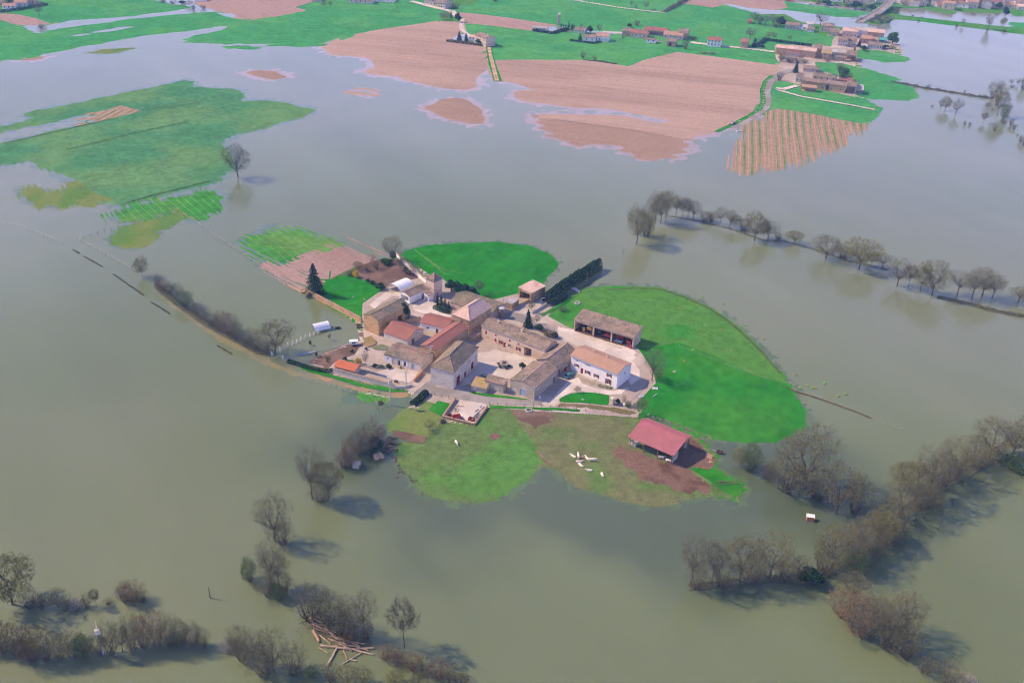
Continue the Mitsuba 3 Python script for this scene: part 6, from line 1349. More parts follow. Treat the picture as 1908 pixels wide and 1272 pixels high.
def pole(label, x, y, h, kind='cross', mat=CONCRETE, r=0.16):
    key = thing('utility_pole' if kind != 'lamp' else 'street_lamp', label, 'pole' if kind != 'lamp' else 'street lamp')
    z = max(0.0, zat(x, y)) - 0.6
    part(key, 'shaft', mikit.ply(place(tube([[0, 0, 0], [0, 0, h * .5], [0, 0, h]], [r * 1.25, r, r * 0.7], 8), x, y, 0, z), mat))
    if kind == 'cross':
        c = part(key, 'crossarm', mikit.ply(place(cat([box(-.9, .9, -.06, .06, h - .45, h - .33), box(-.6, .6, -.06, .06, h - 1.1, h - .98)]), x, y, 25, z), METAL))
        for u in (-.8, 0, .8):
            part(c, 'insulator', mikit.ply(place(tube([[u, 0, h - .33], [u, 0, h - .1]], 0.07, 6), x, y, 25, z), W_WHITE))
    elif kind == 'box':
        c = part(key, 'crossarm', mikit.ply(place(cat([box(-1.1, 1.1, -.07, .07, h - .35, h - .2)]), x, y, 115, z), METAL))
        part(key, 'transformer', mikit.ply(place(cat([box(-.55, .55, .18, .85, h - 2.2, h - 1.0), tube([[-.3, .5, h - 1.0], [-.3, .5, h - .7]], .08), tube([[.3, .5, h - 1.0], [.3, .5, h - .7]], .08)]), x, y, 205, z), W_PALE))
        for u in (-.9, .9):
            part(c, 'insulator', mikit.ply(place(tube([[u, 0, h - .2], [u, 0, h + .05]], 0.08, 6), x, y, 115, z), W_WHITE))
    elif kind == 'lamp':
        part(key, 'arm', mikit.ply(place(tube([[0, 0, h - .1], [.5, 0, h + .15], [1.0, 0, h + .2]], .05, 6), x, y, -40, z), METAL))
        part(key, 'lamp_head', mikit.ply(place(box(.9, 1.5, -.14, .14, h + .12, h + .26), x, y, -40, z), METAL))
    return key


for lab, (x, y, h), kd in (('tall grey utility pole with transformer at the flooded lane corner', (-36.8,248.7,10.4), 'box'), ('slim utility pole beside the curved stone wall', (-32.9,257.4,7.4), 'cross'), ('concrete pole in front of the grey gable with the blue gate', (7.3,249.2,8.2), 'cross'),
                           ('leaning white topped pole in the lower left drowned hedge', (-86.6,147.6,8.8), 'box'), ('lone slim post standing in open water at the lower left', (-68.4,165.3,3.4), 'post'), ('utility pole at the gable of the long narrow red roofed barn', (-26.8,274.9,6.3), 'cross'),
                           ('wooden pole behind the farm lane by the dark round tank', (-3.7,313.8,4.8), 'cross'), ('lone post standing in the flood beyond the tall hedge', (28.2,337.1,5.3), 'post'), ('lone post in the flood left of the tree line', (44.7,367.2,3.1), 'post'), ('pale mast beside the far flooded road', (277.8,890.1,6.1), 'post')):
    pole(lab, x, y, h + 0.6, kd, CONCRETE if kd != 'post' else WOOD, 0.16 if kd != 'post' else 0.12)
x, y, h = (10.3,319.1,3.1)
pole('street lamp at the pale concrete wall below the tall hedge', x, y, h + .6, 'lamp', METAL, 0.09)
key = thing('water_tank', 'dark upright round tank at the end of the stable', 'tank')
x, y, h = (-4.1,307.8,3.8)
part(key, 'shell', mikit.ply(place(tube([[0, 0, 0], [0, 0, 2.0], [0, 0, 4.0]], [1.05, 1.05, 1.05], 18), x, y), R_BROWN, smooth=40))
part(key, 'lid', mikit.ply(place(tube([[0, 0, 4.0], [0, 0, 4.15]], [1.15, 1.1], 18), x, y), METAL))


def fence(label, pts, gap=2.6, h=1.15, mat=WOOD, r=0.065, wires=2, rails=0, name='fence', lean=0.06):
    key = thing(name, label, 'fence')
    p = np.array(pts)
    seg = np.hypot(*(p[1:] - p[:-1]).T)
    cum = np.concatenate([[0], np.cumsum(seg)])
    n = max(2, int(cum[-1] / gap) + 1)
    rf = np.random.default_rng(n * 31 + len(label))
    q = np.stack([np.interp(np.linspace(0, cum[-1], n), cum, p[:, k]) for k in (0, 1)], 1)
    zs = np.maximum(land_height(q, 0.025), 0.0)
    for (x, y), z in zip(q, zs):
        a = rf.normal(0, lean, 2)
        part(key, 'post', mikit.ply(tube([[x, y, z - .4], [x + a[0], y + a[1], z + h]], [r, r * .85], 5), mat))
    for k in range(wires):
        hh = h * (0.92 - 0.4 * k)
        part(key, 'wire', mikit.ply(tube(np.column_stack([q, zs + hh]), 0.012, 3), METAL))
    for k in range(rails):
        part(key, 'rail', mikit.ply(tube(np.column_stack([q, zs + h * (0.9 - 0.45 * k)]), 0.05, 4), mat))
    return key


fence('line of small fence posts in the open flood at the far left', [(-218.8,377.1),(-211.8,375.2),(-203.9,371.1),(-194.4,364.9),(-184.4,358.1)], 3.2)
fence('fence of dark posts from the olive grass down to the flooded corner', [(-149.4,395.6),(-154.3,390.0),(-165.6,378.0),(-171.2,372.6),(-178.2,364.5)], 3.0, 1.25, r=.09)
fence('drowned fence of many posts running to the lone small tree', [(-180.4,363.4),(-172.5,356.8),(-161.9,348.1),(-149.7,338.2),(-142.0,330.0)], 3.0, 1.1, r=.08)
fence('long wire fence from the grass bank to the garden wall', [(-146.7,393.2),(-136.6,383.5),(-125.1,370.0),(-113.7,358.2),(-102.6,346.2),(-94.9,337.8),(-86.5,328.2)], 2.4, 1.0, r=.07)
fence('post and wire fence along the top of the paddock', [(-6.4,250.4),(-2.1,249.8),(5.8,249.6),(13.6,249.6),(21.6,248.9),(16.2,248.8),(24.0,248.4),(31.8,248.2),(39.4,246.3)], 2.6, 1.2, r=.075)
fence('drowned fence beside the ditch at the lane', [(-41.7,241.4),(-40.4,243.6),(-39.2,245.9),(-37.3,249.6)], 1.8, 1.2, r=.09)
fence('fence across the meadow between rough pasture and lush grass', [(57.8,290.1),(65.1,284.5),(74.1,277.3),(81.8,272.3),(88.6,267.8)], 3.0, 1.1)
fence('half drowned fence parallel to the flooded lane', [(-67.3,261.7),(-63.5,260.3),(-61.1,259.3),(-58.9,258.7),(-56.3,257.8),(-53.4,256.5),(-48.8,254.4)], 2.0, 1.0, r=.07)
fence('fence behind the raspberry roofed shed along the meadow', [(39.6,245.8),(46.1,245.7),(49.0,244.0),(54.7,240.6),(57.8,235.0)], 2.4, 1.2, r=.08)
fence('wooden fence beside the kitchen plot', [(-24.2,231.6),(-22.4,234.8),(-19.9,239.5)], 1.6, 1.0, r=.07, rails=1)
fence('fence of red brown stakes along the lane above the kitchen plot', [(-25.9,255.8),(-22.9,254.8),(-21.8,254.2),(-17.1,252.5)], 2.2, 1.1, r=.07)
fence('fence around the raised pasture below the white house', [(39.2,246.8),(40.2,248.7),(37.6,251.8)], 2.0, 1.0, r=.07)
fence('drowned fence stubs in the water right of the meadow', [(93.0,265.5),(101.2,259.6),(109.6,253.0),(115.5,248.1),(120.4,244.9)], 4.0, 0.6, r=.07)
for i, (x, y) in enumerate([(-75.7,274.0),(-79.8,276.1),(-78.9,277.6),(-77.9,279.5),(-76.7,281.0),(-75.7,282.2),(-74.5,283.6),(-73.3,285.0),(-72.2,286.5),(-71.0,287.9),(-69.8,289.4),(-68.6,290.7),(-67.5,292.0)]):
    key = thing('white_post', ('white concrete post nearest the lane hedge' if i == 0 else 'white concrete post by the broad bare tree' if i == 1 else ORD[i - 2] + ('white concrete post in the row leading to the small greenhouse' if i > 2 else 'first white concrete post in the row leading to the small greenhouse')), 'post', 'white posts of the drowned garden')
    part(key, 'shaft', mikit.ply(place(cat([box(-.16, .16, -.16, .16, -.5, 1.25)]), x, y, 25), WHITE_PAINT))
    part(key, 'cap', mikit.ply(place(tm(hull([(-.2, -.2, 1.255), (.2, -.2, 1.255), (.2, .2, 1.255), (-.2, .2, 1.255), (0, 0, 1.42)])), x, y, 25), WHITE_PAINT))
pl = [(-71.6,275.7),(-68.1,277.9),(-66.0,279.0),(-61.5,281.3),(-59.1,282.8),(-55.4,284.6)]
key = thing('pipe_fence', 'long blue and white pipe rail across the drowned garden', 'fence')
part(key, 'pipe', mikit.ply(tube([(*pl[0], .35), (*pl[1], .35)], .14, 6), PIPE_BLUE), 'blue end of the pipe rail')
part(key, 'pipe', mikit.ply(tube([(*pl[1], .36), (*pl[2], .36)], .16, 6), WHITE_PAINT), 'white middle of the pipe rail')
part(key, 'pipe', mikit.ply(tube([(*q, .34) for q in pl[2:]], .07, 6), METAL))
for q in pl:
    part(key, 'post', mikit.ply(tube([(*q, -.4), (*q, .5)], .06, 6), METAL))

# ------------------------------------------------------------------ animals


def figure(joints, bones, res=0.09):
    """one continuous body: hulls of spheres along its bones, joined, refined and smoothed"""
    ms = []
    for b in bones:
        ms.append(m3.Manifold.batch_hull([m3.Manifold.sphere(joints[j][3], 14).translate(joints[j][:3]) for j in b]))
    m = tm(m3.Manifold.batch_boolean(ms, m3.OpType.Add).refine_to_length(res))
    m.merge_vertices()
    trimesh.smoothing.filter_taubin(m, iterations=8)
    return m


def cow_mesh(lying=False, graze=False, seed=0):
    z = -0.72 if lying else 0.0
    J = {'hip': (-0.85, 0, 1.18 + z, .30), 'rump': (-1.02, 0, 1.12 + z, .25), 'mid': (-.2, 0, 1.05 + z, .40), 'belly': (-.15, 0, .90 + z, .36), 'chest': (.55, 0, 1.02 + z, .36), 'brisket': (.66, 0, .82 + z, .25), 'wither': (.52, 0, 1.26 + z, .22),
         'neck': (.95, 0, 1.32 + z, .19), 'poll': (1.22, 0.06 if lying else 0, 1.45 + z, .14), 'muzzle': (1.58, 0.14 if lying else 0, 1.20 + z, .09), 'tail0': (-1.22, 0, 1.22 + z, .06), 'tail1': (-1.34, 0, .85 + z, .035), 'tail2': (-1.33, 0.02, .48 + max(z, -.4), .05)}
    if graze:
        J['neck'], J['poll'], J['muzzle'] = (1.0, 0, .95, .19), (1.28, 0, .55, .14), (1.45, 0, .18, .09)
    bones = [('rump', 'hip'), ('hip', 'mid'), ('hip', 'belly'), ('mid', 'belly', 'chest'), ('mid', 'wither', 'chest'), ('chest', 'brisket', 'belly'), ('wither', 'neck'), ('chest', 'neck'), ('neck', 'poll'), ('poll', 'muzzle'), ('tail0', 'tail1'), ('tail1', 'tail2'), ('rump', 'tail0')]
    for s in (-1, 1):
        n = 'lr'[s > 0]
        if lying:
            J.update({'st' + n: (-.75, s * .26, .42, .2), 'kn' + n: (-.42, s * .38, .24, .12), 'hk' + n: (-.82, s * .42, .12, .07), 'hf' + n: (-.5, s * .46, .08, .06), 'el' + n: (.5, s * .24, .3, .13), 'wr' + n: (.80, s * .26, .14, .08), 'ff' + n: (.5, s * .30, .08, .06)})
        else:
            f = 0.08 * (s if seed % 2 else -s)
            J.update({'st' + n: (-.82, s * .20, .92, .22), 'kn' + n: (-.62, s * .22, .72, .14), 'hk' + n: (-.98 + f, s * .2, .50, .075), 'hf' + n: (-.92 + f, s * .2, .06, .07), 'el' + n: (.52, s * .2, .78, .15), 'wr' + n: (.56 - f, s * .19, .45, .085), 'ff' + n: (.54 - f, s * .19, .06, .07)})
        J.update({'ea' + n: (1.18, s * .16 + J['poll'][1], J['poll'][2] + .04, .05), 'eb' + n: (1.14, s * .32 + J['poll'][1], J['poll'][2] + .02, .04), 'ho' + n: (1.2, s * .22 + J['poll'][1], J['poll'][2] + .16, .03)})
        if graze:
            J['ea' + n], J['eb' + n], J['ho' + n] = (1.22, s * .16, .62, .05), (1.18, s * .32, .60, .04), (1.22, s * .22, .74, .03)
        bones += [('hip', 'st' + n), ('st' + n, 'kn' + n), ('kn' + n, 'hk' + n), ('hk' + n, 'hf' + n), ('chest', 'el' + n), ('el' + n, 'wr' + n), ('wr' + n, 'ff' + n), ('poll', 'ea' + n), ('ea' + n, 'eb' + n), ('poll', 'ho' + n)]
    return figure(J, bones)


HIDE = grain('mat_cream_hide', (0.74, 0.66, 0.56), 0.10, 0.5)
HIDE_TAN = grain('mat_tan_hide', (0.50, 0.32, 0.18), 0.12, 0.5)
MUZZLE = plain('mat_muzzle', (0.45, 0.30, 0.26))
COWS = {'stand': cow_mesh(), 'walk': cow_mesh(seed=1), 'graze': cow_mesh(graze=True), 'lie': cow_mesh(True)}
for (x, y), deg, pose, lab, hd in (((18.7,225.3), 140, 'lie', 'cream cow lying at the left end of the resting herd', HIDE), ((20.2,225.0), 95, 'stand', 'cream cow standing at the back of the resting herd', HIDE), ((21.5,225.0), 20, 'lie', 'small tan cow lying in the middle of the herd', HIDE_TAN),
                               ((22.7,224.5), 120, 'lie', 'cream cow lying right of the tan cow', HIDE), ((20.4,222.8), 5, 'lie', 'cream cow lying in front of the standing one', HIDE), ((24.2,223.3), -5, 'walk', 'cream cow standing at the right end of the herd', HIDE),
                               ((20.7,221.2), -60, 'lie', 'cream calf like cow lying nearest in the herd cluster', HIDE), ((23.0,218.9), 175, 'lie', 'long cream cow lying alone below the herd', HIDE), ((26.6,217.1), -80, 'lie', 'small cream cow lying farthest right below the herd', HIDE),
                               ((44.1,225.6), -15, 'walk', 'cream cow standing at the shed eaves, left one', HIDE), ((46.1,224.1), -20, 'graze', 'cream cow standing at the shed eaves, right one', HIDE), ((-15.1,229.2), -65, 'graze', 'single cream cow grazing in the green paddock', HIDE)):
    key = thing('cow', lab, 'cow', 'cream cows of the farm')
    scene[key] = mikit.ply(place(trimesh.Trimesh(COWS[pose].vertices * 0.82, COWS[pose].faces, process=False), x, y, deg, zat(x, y)), hd, smooth=True)

# ------------------------------------------------------------------ vehicles and machines
TEAL_CAR = plain('mat_teal_paint', (0.02, 0.22, 0.26), 0.12)
DARK_CAR = plain('mat_dark_paint', (0.03, 0.035, 0.05), 0.12)
WHITE_CAR = plain('mat_white_car', (0.75, 0.75, 0.76), 0.12)
RED_CAR = plain('mat_red_car', (0.55, 0.03, 0.03), 0.12)


def car(label, x, y, deg, mat, L=4.1, W=1.7, z=None):
    key = thing('car', label, 'car')
    z = zat(x, y) + 0.04 if z is None else z
    s = L / 4.1
    def P(m, mt, nm, par=key, sm=False):
        return part(par, nm, mikit.ply(place(m, x, y, deg, z), mt, smooth=sm))
    b = m3.Manifold.batch_hull([m3.Manifold.sphere(.14, 10).translate([sx * (L / 2 - .16), sy * (W / 2 - .16), h]) for sx in (-1, 1) for sy in (-1, 1) for h in (.42, .72)])
    for sx in (-1.28, 1.25):
        b = b - m3.Manifold.cylinder(W + .4, .36, .36, 18, True).rotate([90, 0, 0]).translate([sx * s, 0, .31])
    P(b, mat, 'body')
    cab = hull([(sx, sy, .80) for sx in (-1.75 * s, .85 * s) for sy in (-W / 2 + .1, W / 2 - .1)] + [(sx, sy, 1.38) for sx in (-1.25 * s, .15 * s) for sy in (-W / 2 + .28, W / 2 - .28)])
    P(cab, PANE, 'windows')
    P(hull([(sx, sy, h) for sx in (-1.28 * s, .18 * s) for sy in (-W / 2 + .26, W / 2 - .26) for h in (1.383, 1.43)]), mat, 'roof')
    for sx in (-1.28, 1.25):
        for sy in (-1, 1):
            w = part(key, 'wheel', mikit.ply(place(tm(m3.Manifold.cylinder(.2, .30, .30, 16, True).rotate([90, 0, 0]).translate([sx * s, sy * (W / 2 - .1), .30])), x, y, deg, z), RUBBER, smooth=40))
            part(w, 'rim', mikit.ply(place(tm(m3.Manifold.cylinder(.03, .18, .18, 12, True).rotate([90, 0, 0]).translate([sx * s, sy * (W / 2 + .015), .30])), x, y, deg, z), METAL))
    for sy in (-1, 1):
        P(box(L / 2 - .06, L / 2 + .005, sy * .6 - .16, sy * .6 + .16, .58, .72), WHITE_PAINT, 'headlight')
        P(box(-L / 2 - .005, -L / 2 + .06, sy * .62 - .12, sy * .62 + .12, .58, .74), MACHINE_RED, 'tail_light')
    return key


cx_, cy_ = 19.0,268.6
car('teal hatchback parked between the barn wing and the white house', cx_, cy_, 57, TEAL_CAR)
cx_, cy_ = 124.7,556.1
car('dark car standing where the winding road meets the water', cx_, cy_, 45, DARK_CAR)
cx_, cy_ = 252.2,959.9
car('long red lorry like van on the main road, top right', cx_, cy_, -14, RED_CAR, 8.0, 2.4)
for (x, y), dg, lab in (((268.8,947.1), -14, 'white car on the main road below the tree belt'), ((306.0,928.2), -14, 'white car on the main road near the bridge ramp')):
    car(lab, x, y, dg, WHITE_CAR)
bx_, by_ = 126.2,542.6
key = thing('rowing_boat', 'small white boat drifting off the end of the winding road', 'boat')


def boat(key, x, y, deg, L, W):
    sec = [(-L / 2, W * .42, .42), (-L / 4, W * .5, .40), (L / 8, W * .48, .42), (L / 3, W * .3, .48), (L / 2, .03, .58)]
    m = m3.Manifold.batch_hull([hull([(u, s * w, h) for s in (-1, 1)] + [(u, s * w * .7, -.08) for s in (-1, 1)]) for u, w, h in sec])
    inn = m3.Manifold.batch_hull([hull([(u * .93, s * w * .86, h + .3) for s in (-1, 1)] + [(u * .9, s * w * .6, .06) for s in (-1, 1)]) for u, w, h in sec])
    part(key, 'hull', mikit.ply(place(m - inn, x, y, deg, .02), W_WHITE))
    for u in (-L * .28, L * .05):
        part(key, 'thwart', mikit.ply(place(box(u - .14, u + .14, -W * .42, W * .42, .28, .33), x, y, deg, .02), WOOD))
    part(key, 'gunwale', mikit.ply(place(cat([tube([(u, s * w, h + .02) for u, w, h in sec], .045, 5) for s in (-1, 1)]), x, y, deg, .02), BROWN_PAINT))


boat(key, bx_, by_, 10, 3.6, 1.5)
key = thing('rowing_boat', 'white rowing boat moored at the meadow edge by the tall hedge', 'boat')
bx_, by_ = 23.9,332.1
boat(key, bx_, by_, -52, 4.2, 1.6)


def trough(label, x, y, r=1.1, h=.6, mat=CONCRETE, name='water_trough', cat_='trough', z=None):
    key = thing(name, label, cat_)
    z = zat(x, y) if z is None else z
    m = m3.Manifold.cylinder(h + .1, r, r, 24) - m3.Manifold.cylinder(h, r * .78, r * .78, 24).translate([0, 0, .15])
    part(key, 'basin', mikit.ply(place(m, x, y, 0, z - .1), mat))
    part(key, 'water', mikit.ply(place(m3.Manifold.cylinder(.04, r * .775, r * .775, 20), x, y, 0, z + h * .55), 'mat_water'))
    return key


trough('round concrete trough in the pasture above the machinery shed', *[(23.9,321.1)][0])
trough('round concrete trough at the paddock fence below the grey gable', *[(5.9,247.6)][0])
# the well in the courtyard
wx, wy = -2.3,273.7
key = thing('well', 'round stone well with plants in the middle of the courtyard', 'well')
part(key, 'basin', mikit.ply(place(m3.Manifold.cylinder(1.0, 1.5, 1.4, 14) - m3.Manifold.cylinder(1.0, 1.05, 1.05, 14).translate([0, 0, .5]), wx, wy, 0, .35), STONE))
for i in range(12):
    a = i * math.pi / 6
    part(key, 'rim_stone', mikit.ply(place(tm(m3.Manifold.cube([.66, .42, .2], True).rotate([0, 0, 90]).translate([1.24, 0, 1.462]).rotate([0, 0, math.degrees(a)])), wx, wy, 0, .35), STONE))
part(key, 'soil', mikit.ply(place(m3.Manifold.cylinder(.1, 1.04, 1.04, 14), wx, wy, 0, .95), SOIL))
for i in range(3):
    a = i * 2.1
    part(key, 'post', mikit.ply(place(tube([[.7 * math.cos(a), .7 * math.sin(a), 1.0], [.25 * math.cos(a), .25 * math.sin(a), 2.2]], .06), wx, wy, 0, .35), WOOD))
for i, (dx, dy, s) in enumerate(((-1.9, .7, .5), (1.7, -.9, .45), (.6, -1.9, .4), (-1.4, -1.3, .4))):
    key = thing('flower_pot', ORD[i] + 'dark planted tub beside the courtyard well', 'flower pot', 'tubs around the well')
    labels[key]['label'] = ('left rear', 'right front', 'nearest', 'left front')[i] + ' planted tub beside the courtyard well'
    part(key, 'tub', mikit.ply(place(m3.Manifold.cylinder(.45, s * .8, s, 12), wx + dx, wy + dy, 0, .36), STONE))
    part(key, 'plant', mikit.ply((lambda m: (m[0] + [wx + dx, wy + dy, 1.0], m[1]))(flakes(np.random.default_rng(i).normal(0, .22, (160, 3)), .12, np.random.default_rng(i))), LEAF_DARK))


def crate(label, x, y, deg, l, w, h, mat, z=None, name='crate', cat_='crate', group=None):
    """an open box of planks"""
    key = thing(name, label, cat_, group)
    z = zat(x, y) if z is None else z
    for (a, b, c, d) in ((-l / 2, l / 2, -w / 2, -w / 2 + .06), (-l / 2, l / 2, w / 2 - .06, w / 2), (-l / 2, -l / 2 + .06, -w / 2 + .061, w / 2 - .061), (l / 2 - .06, l / 2, -w / 2 + .061, w / 2 - .061)):
        for k in range(2):
            part(key, 'plank', mikit.ply(place(box(a, b, c, d, .06 + k * h / 2 + .02, .06 + (k + 1) * h / 2 - .02), x, y, deg, z), mat))
    part(key, 'base', mikit.ply(place(box(-l / 2, l / 2, -w / 2, w / 2, 0, .06), x, y, deg, z), mat))
    return key


def trailer(label, x, y, deg, l, w, h, mat, name='trailer', cat_='trailer', tall=.7):
    key = thing(name, label, cat_)
    z = zat(x, y) + 0.05
    m = mbox(-l / 2, l / 2, -w / 2, w / 2, tall, tall + h) - mbox(-l / 2 + .1, l / 2 - .1, -w / 2 + .1, w / 2 - .1, tall + .12, tall + h + 1)
    part(key, 'body', mikit.ply(place(m, x, y, deg, z), mat))
    for k in range(5):
        u = -l / 2 + .15 + k * (l - .3) / 4
        part(key, 'rib', mikit.ply(place(cat([box(u - .05, u + .05, -w / 2 - .06, -w / 2 - .002, tall + .05, tall + h), box(u - .05, u + .05, w / 2 + .002, w / 2 + .06, tall + .05, tall + h)]), x, y, deg, z), mat))
    for sx in (-.55, .55):
        for sy in (-1, 1):
            part(key, 'wheel', mikit.ply(place(tm(m3.Manifold.cylinder(.22, .36, .36, 14, True).rotate([90, 0, 0]).translate([sx, sy * (w / 2 - .15), .36])), x, y, deg, z), RUBBER))
    part(key, 'drawbar', mikit.ply(place(tube([[-l / 2, 0, tall + .05], [-l / 2 - 1.1, 0, .5]], .07), x, y, deg, z), METAL))
    return key


def tractor(label, x, y, deg, mat):
    key = thing('tractor', label, 'tractor')
    z = zat(x, y) + .05
    q = lambda m, mt, nm: part(key, nm, mikit.ply(place(m, x, y, deg, z), mt))
    q(m3.Manifold.batch_hull([m3.Manifold.sphere(.12, 8).translate([a, b, c]) for a in (.1, 1.5) for b in (-.3, .3) for c in (.7, 1.25)]), mat, 'bonnet')
    q(mbox(-1.1, .05, -.45, .45, .55, .85), mat, 'chassis')
    q(mbox(-1.0, .0, -.6, .6, 2.1, 2.22), mat, 'cab_roof')
    q(hull([(a, b, c) for a, c in ((-.95, .9), (-.05, .9), (-.15, 2.08), (-.9, 2.08)) for b in (-.55, .55)]), PANE, 'cab')
    for sy in (-1, 1):
        for sx, r, w in ((-.8, .75, .38), (1.15, .45, .26)):
            q(tm(m3.Manifold.cylinder(w, r, r, 18, True).rotate([90, 0, 0]).translate([sx, sy * .75, r])), RUBBER, 'wheel')
    q(tube([[.9, .2, 1.3], [.9, .2, 2.0]], .05), METAL, 'exhaust')
    return key


deg_ = mshed[2]


def in_shed(u, v):
    a = math.radians(deg_)
    return mshed[0] + u * math.cos(a) - v * math.sin(a), mshed[1] + u * math.sin(a) + v * math.cos(a)


part(k_, 'floor', mikit.ply(place(box(-Ls / 2 + .36, Ls / 2 - .36, -Ws / 2 - .3, Ws / 2 - .36, -.2, .16), mshed[0], mshed[1], mshed[2], GROUND), SOIL))
key = thing('crop_sprayer', 'yellow tank sprayer on a red frame in the machinery shed', 'machine')
x, y = in_shed(-6.3, -1.0)
part(key, 'tank', mikit.ply(place(m3.Manifold.batch_hull([m3.Manifold.sphere(.3, 12).translate([a, b, c]) for a in (-.55, .55) for b in (-.4, .4) for c in (1.2, 1.9)]), x, y, deg_, .5), YELLOW_PAINT, smooth=40))
part(key, 'frame', mikit.ply(place(cat([box(-1.0, 1.0, -.7, .7, .55, .8), box(-1.0, -.85, -.7, .7, .8, 1.5)]), x, y, deg_, .5), MACHINE_RED))
for s in (-1, 1):
    part(key, 'wheel', mikit.ply(place(tm(m3.Manifold.cylinder(.25, .45, .45, 16, True).rotate([90, 0, 0]).translate([0, s * .8, .45])), x, y, deg_, .5), RUBBER))
    part(key, 'boom', mikit.ply(place(tube([[-.9, s * .5, 1.0], [-.95, s * .9, 2.3]], .05), x, y, deg_, .5), METAL))
key = thing('barrel', 'yellow upright drum beside the sprayer in the machinery shed', 'barrel')
x, y = in_shed(-8.3, -1.6)
part(key, 'drum', mikit.ply(place(tube([[0, 0, 0], [0, 0, .75], [0, 0, 1.5]], [.5, .54, .5], 16), x, y, 0, .5), YELLOW_PAINT, smooth=40))
part(key, 'lid', mikit.ply(place(tube([[0, 0, 1.5], [0, 0, 1.56]], [.4, .38], 14), x, y, 0, .5), METAL))
for u, v, lab in ((.9, -1.0, 'red farm trailer left of the right pillar in the machinery shed'), (5.2, .4, 'red farm trailer behind the pale machine in the machinery shed'), (9.2, -.8, 'red farm trailer at the right end of the machinery shed')):
    x, y = in_shed(u, v)
    trailer(lab, x, y, deg_ + 90 * (u > 9), 2.6, 1.7, .9, MACHINE_RED)
x, y = in_shed(-9.3, .5)
tractor('dark blue tractor at the left end of the machinery shed', x, y, deg_ - 90, plain('mat_tractor_blue', (0.05, 0.09, 0.20), .2))
x, y = in_shed(-2.6, .6)
tractor('grey tractor in the middle of the machinery shed', x, y, deg_ - 90, plain('mat_tractor_grey', (0.16, 0.15, 0.15), .2))
x, y = in_shed(5.6, -2.0)
trailer('low pale blue trailer bed at the front of the machinery shed', x, y, deg_, 2.8, 1.5, .3, BLUE_PAINT, tall=.45)
x, y = in_shed(10.6, -3.3)
crate('red crate against the right post of the machinery shed', x, y, deg_, .9, .9, 1.2, MACHINE_RED)
for u0, u1, lab in ((2.6, 8.2, 'long pale timber beam lying in front of the machinery shed'),):
    key = thing('timber_beam', lab, 'beam')
    a_, b_ = in_shed(u0, -4.9), in_shed(u1, -5.2)
    part(key, 'beam', mikit.ply(tube([(*a_, .62), (*b_, .62)], .2, 4), CONCRETE))
    for t in (.2, .8):
        q = np.array(a_) * (1 - t) + np.array(b_) * t
        part(key, 'block', mikit.ply(place(box(-.25, .25, -.25, .25, .3, .48), q[0], q[1], deg_), WOOD))

# scrap yard
for (c_, dg, l, w, h, mt, lab) in (((-16.0,242.2), 25, 2.6, 1.7, 1.2, MACHINE_RED, 'large red crate in the scrap yard'), ((-18.2,242.8), 10, 1.4, 1.3, 1.1, BROWN_PAINT, 'smaller brown red crate left in the scrap yard'), ((-11.4,241.6), -20, 1.8, 1.2, .9, BROWN_PAINT, 'brown crate at the front right of the scrap yard'),
                               ((-9.8,246.3), 55, 2.0, 1.0, .5, W_PALE, 'pale low box along the right scrap yard wall'), ((-8.8,248.4), 60, 1.6, 1.0, .6, W_WHITE, 'white box at the right entrance of the scrap yard'), ((-9.9,243.7), 60, 2.6, .9, .7, METAL, 'grey metal bin along the right scrap yard wall')):
    crate(lab, c_[0], c_[1], dg, l, w, h, mt)
rp = np.random.default_rng(3)
for i, c_ in enumerate([(-16.1,248.0),(-16.4,245.2),(-15.7,246.4),(-16.1,243.8),(-14.7,241.9),(-13.6,241.3),(-16.8,247.0),(-15.6,248.9)]):
    key = thing('timber_plank', 'weathered plank lying in the scrap yard', 'plank', 'planks lying in the scrap yard')
    scene[key] = mikit.ply(place(box(-.9 - rp.uniform(0, .8), .9, -.13, .13, 0, .1), c_[0], c_[1], float(rp.uniform(0, 180)), zat(*c_) + .06 + .05 * i), (WOOD, STRAW)[i % 2])
trailer('dark cart behind the scrap yard wall corner', *[(-20.0,240.2)][0], 35, 1.6, .9, .5, WOOD, 'cart', 'cart', .4)

# garden furniture and small things
tx, ty = 25.2,270.5
key = thing('garden_table', 'round white table on the terrace of the white house', 'table')
part(key, 'top', mikit.ply(place(m3.Manifold.cylinder(.06, .75, .75, 20), tx, ty, 0, 1.1), WHITE_PAINT))
part(key, 'pedestal', mikit.ply(place(cat([tube([[0, 0, 0], [0, 0, .7]], .06), tube([[0, 0, 0], [0, 0, .06]], .35, 10)]), tx, ty, 0, .42), WHITE_PAINT))
for i, a in enumerate((0.3, 1.9, 3.4, 5.0)):
    key = thing('garden_chair', ('right', 'rear', 'left', 'front')[i] + ' white garden chair at the round terrace table', 'chair', 'chairs round the terrace table')
    x, y, dg = tx + 1.15 * math.cos(a), ty + 1.15 * math.sin(a), math.degrees(a)
    part(key, 'seat', mikit.ply(place(box(-.25, .25, -.25, .25, .42, .47), x, y, dg, .42), WHITE_PAINT))
    part(key, 'backrest', mikit.ply(place(box(.2, .25, -.25, .25, .475, .95), x, y, dg, .42), WHITE_PAINT))
    for sx in (-.2, .2):
        for sy in (-.2, .2):
            part(key, 'leg', mikit.ply(place(box(sx - .025, sx + .025, sy - .025, sy + .025, 0, .415), x, y, dg, .42), WHITE_PAINT))


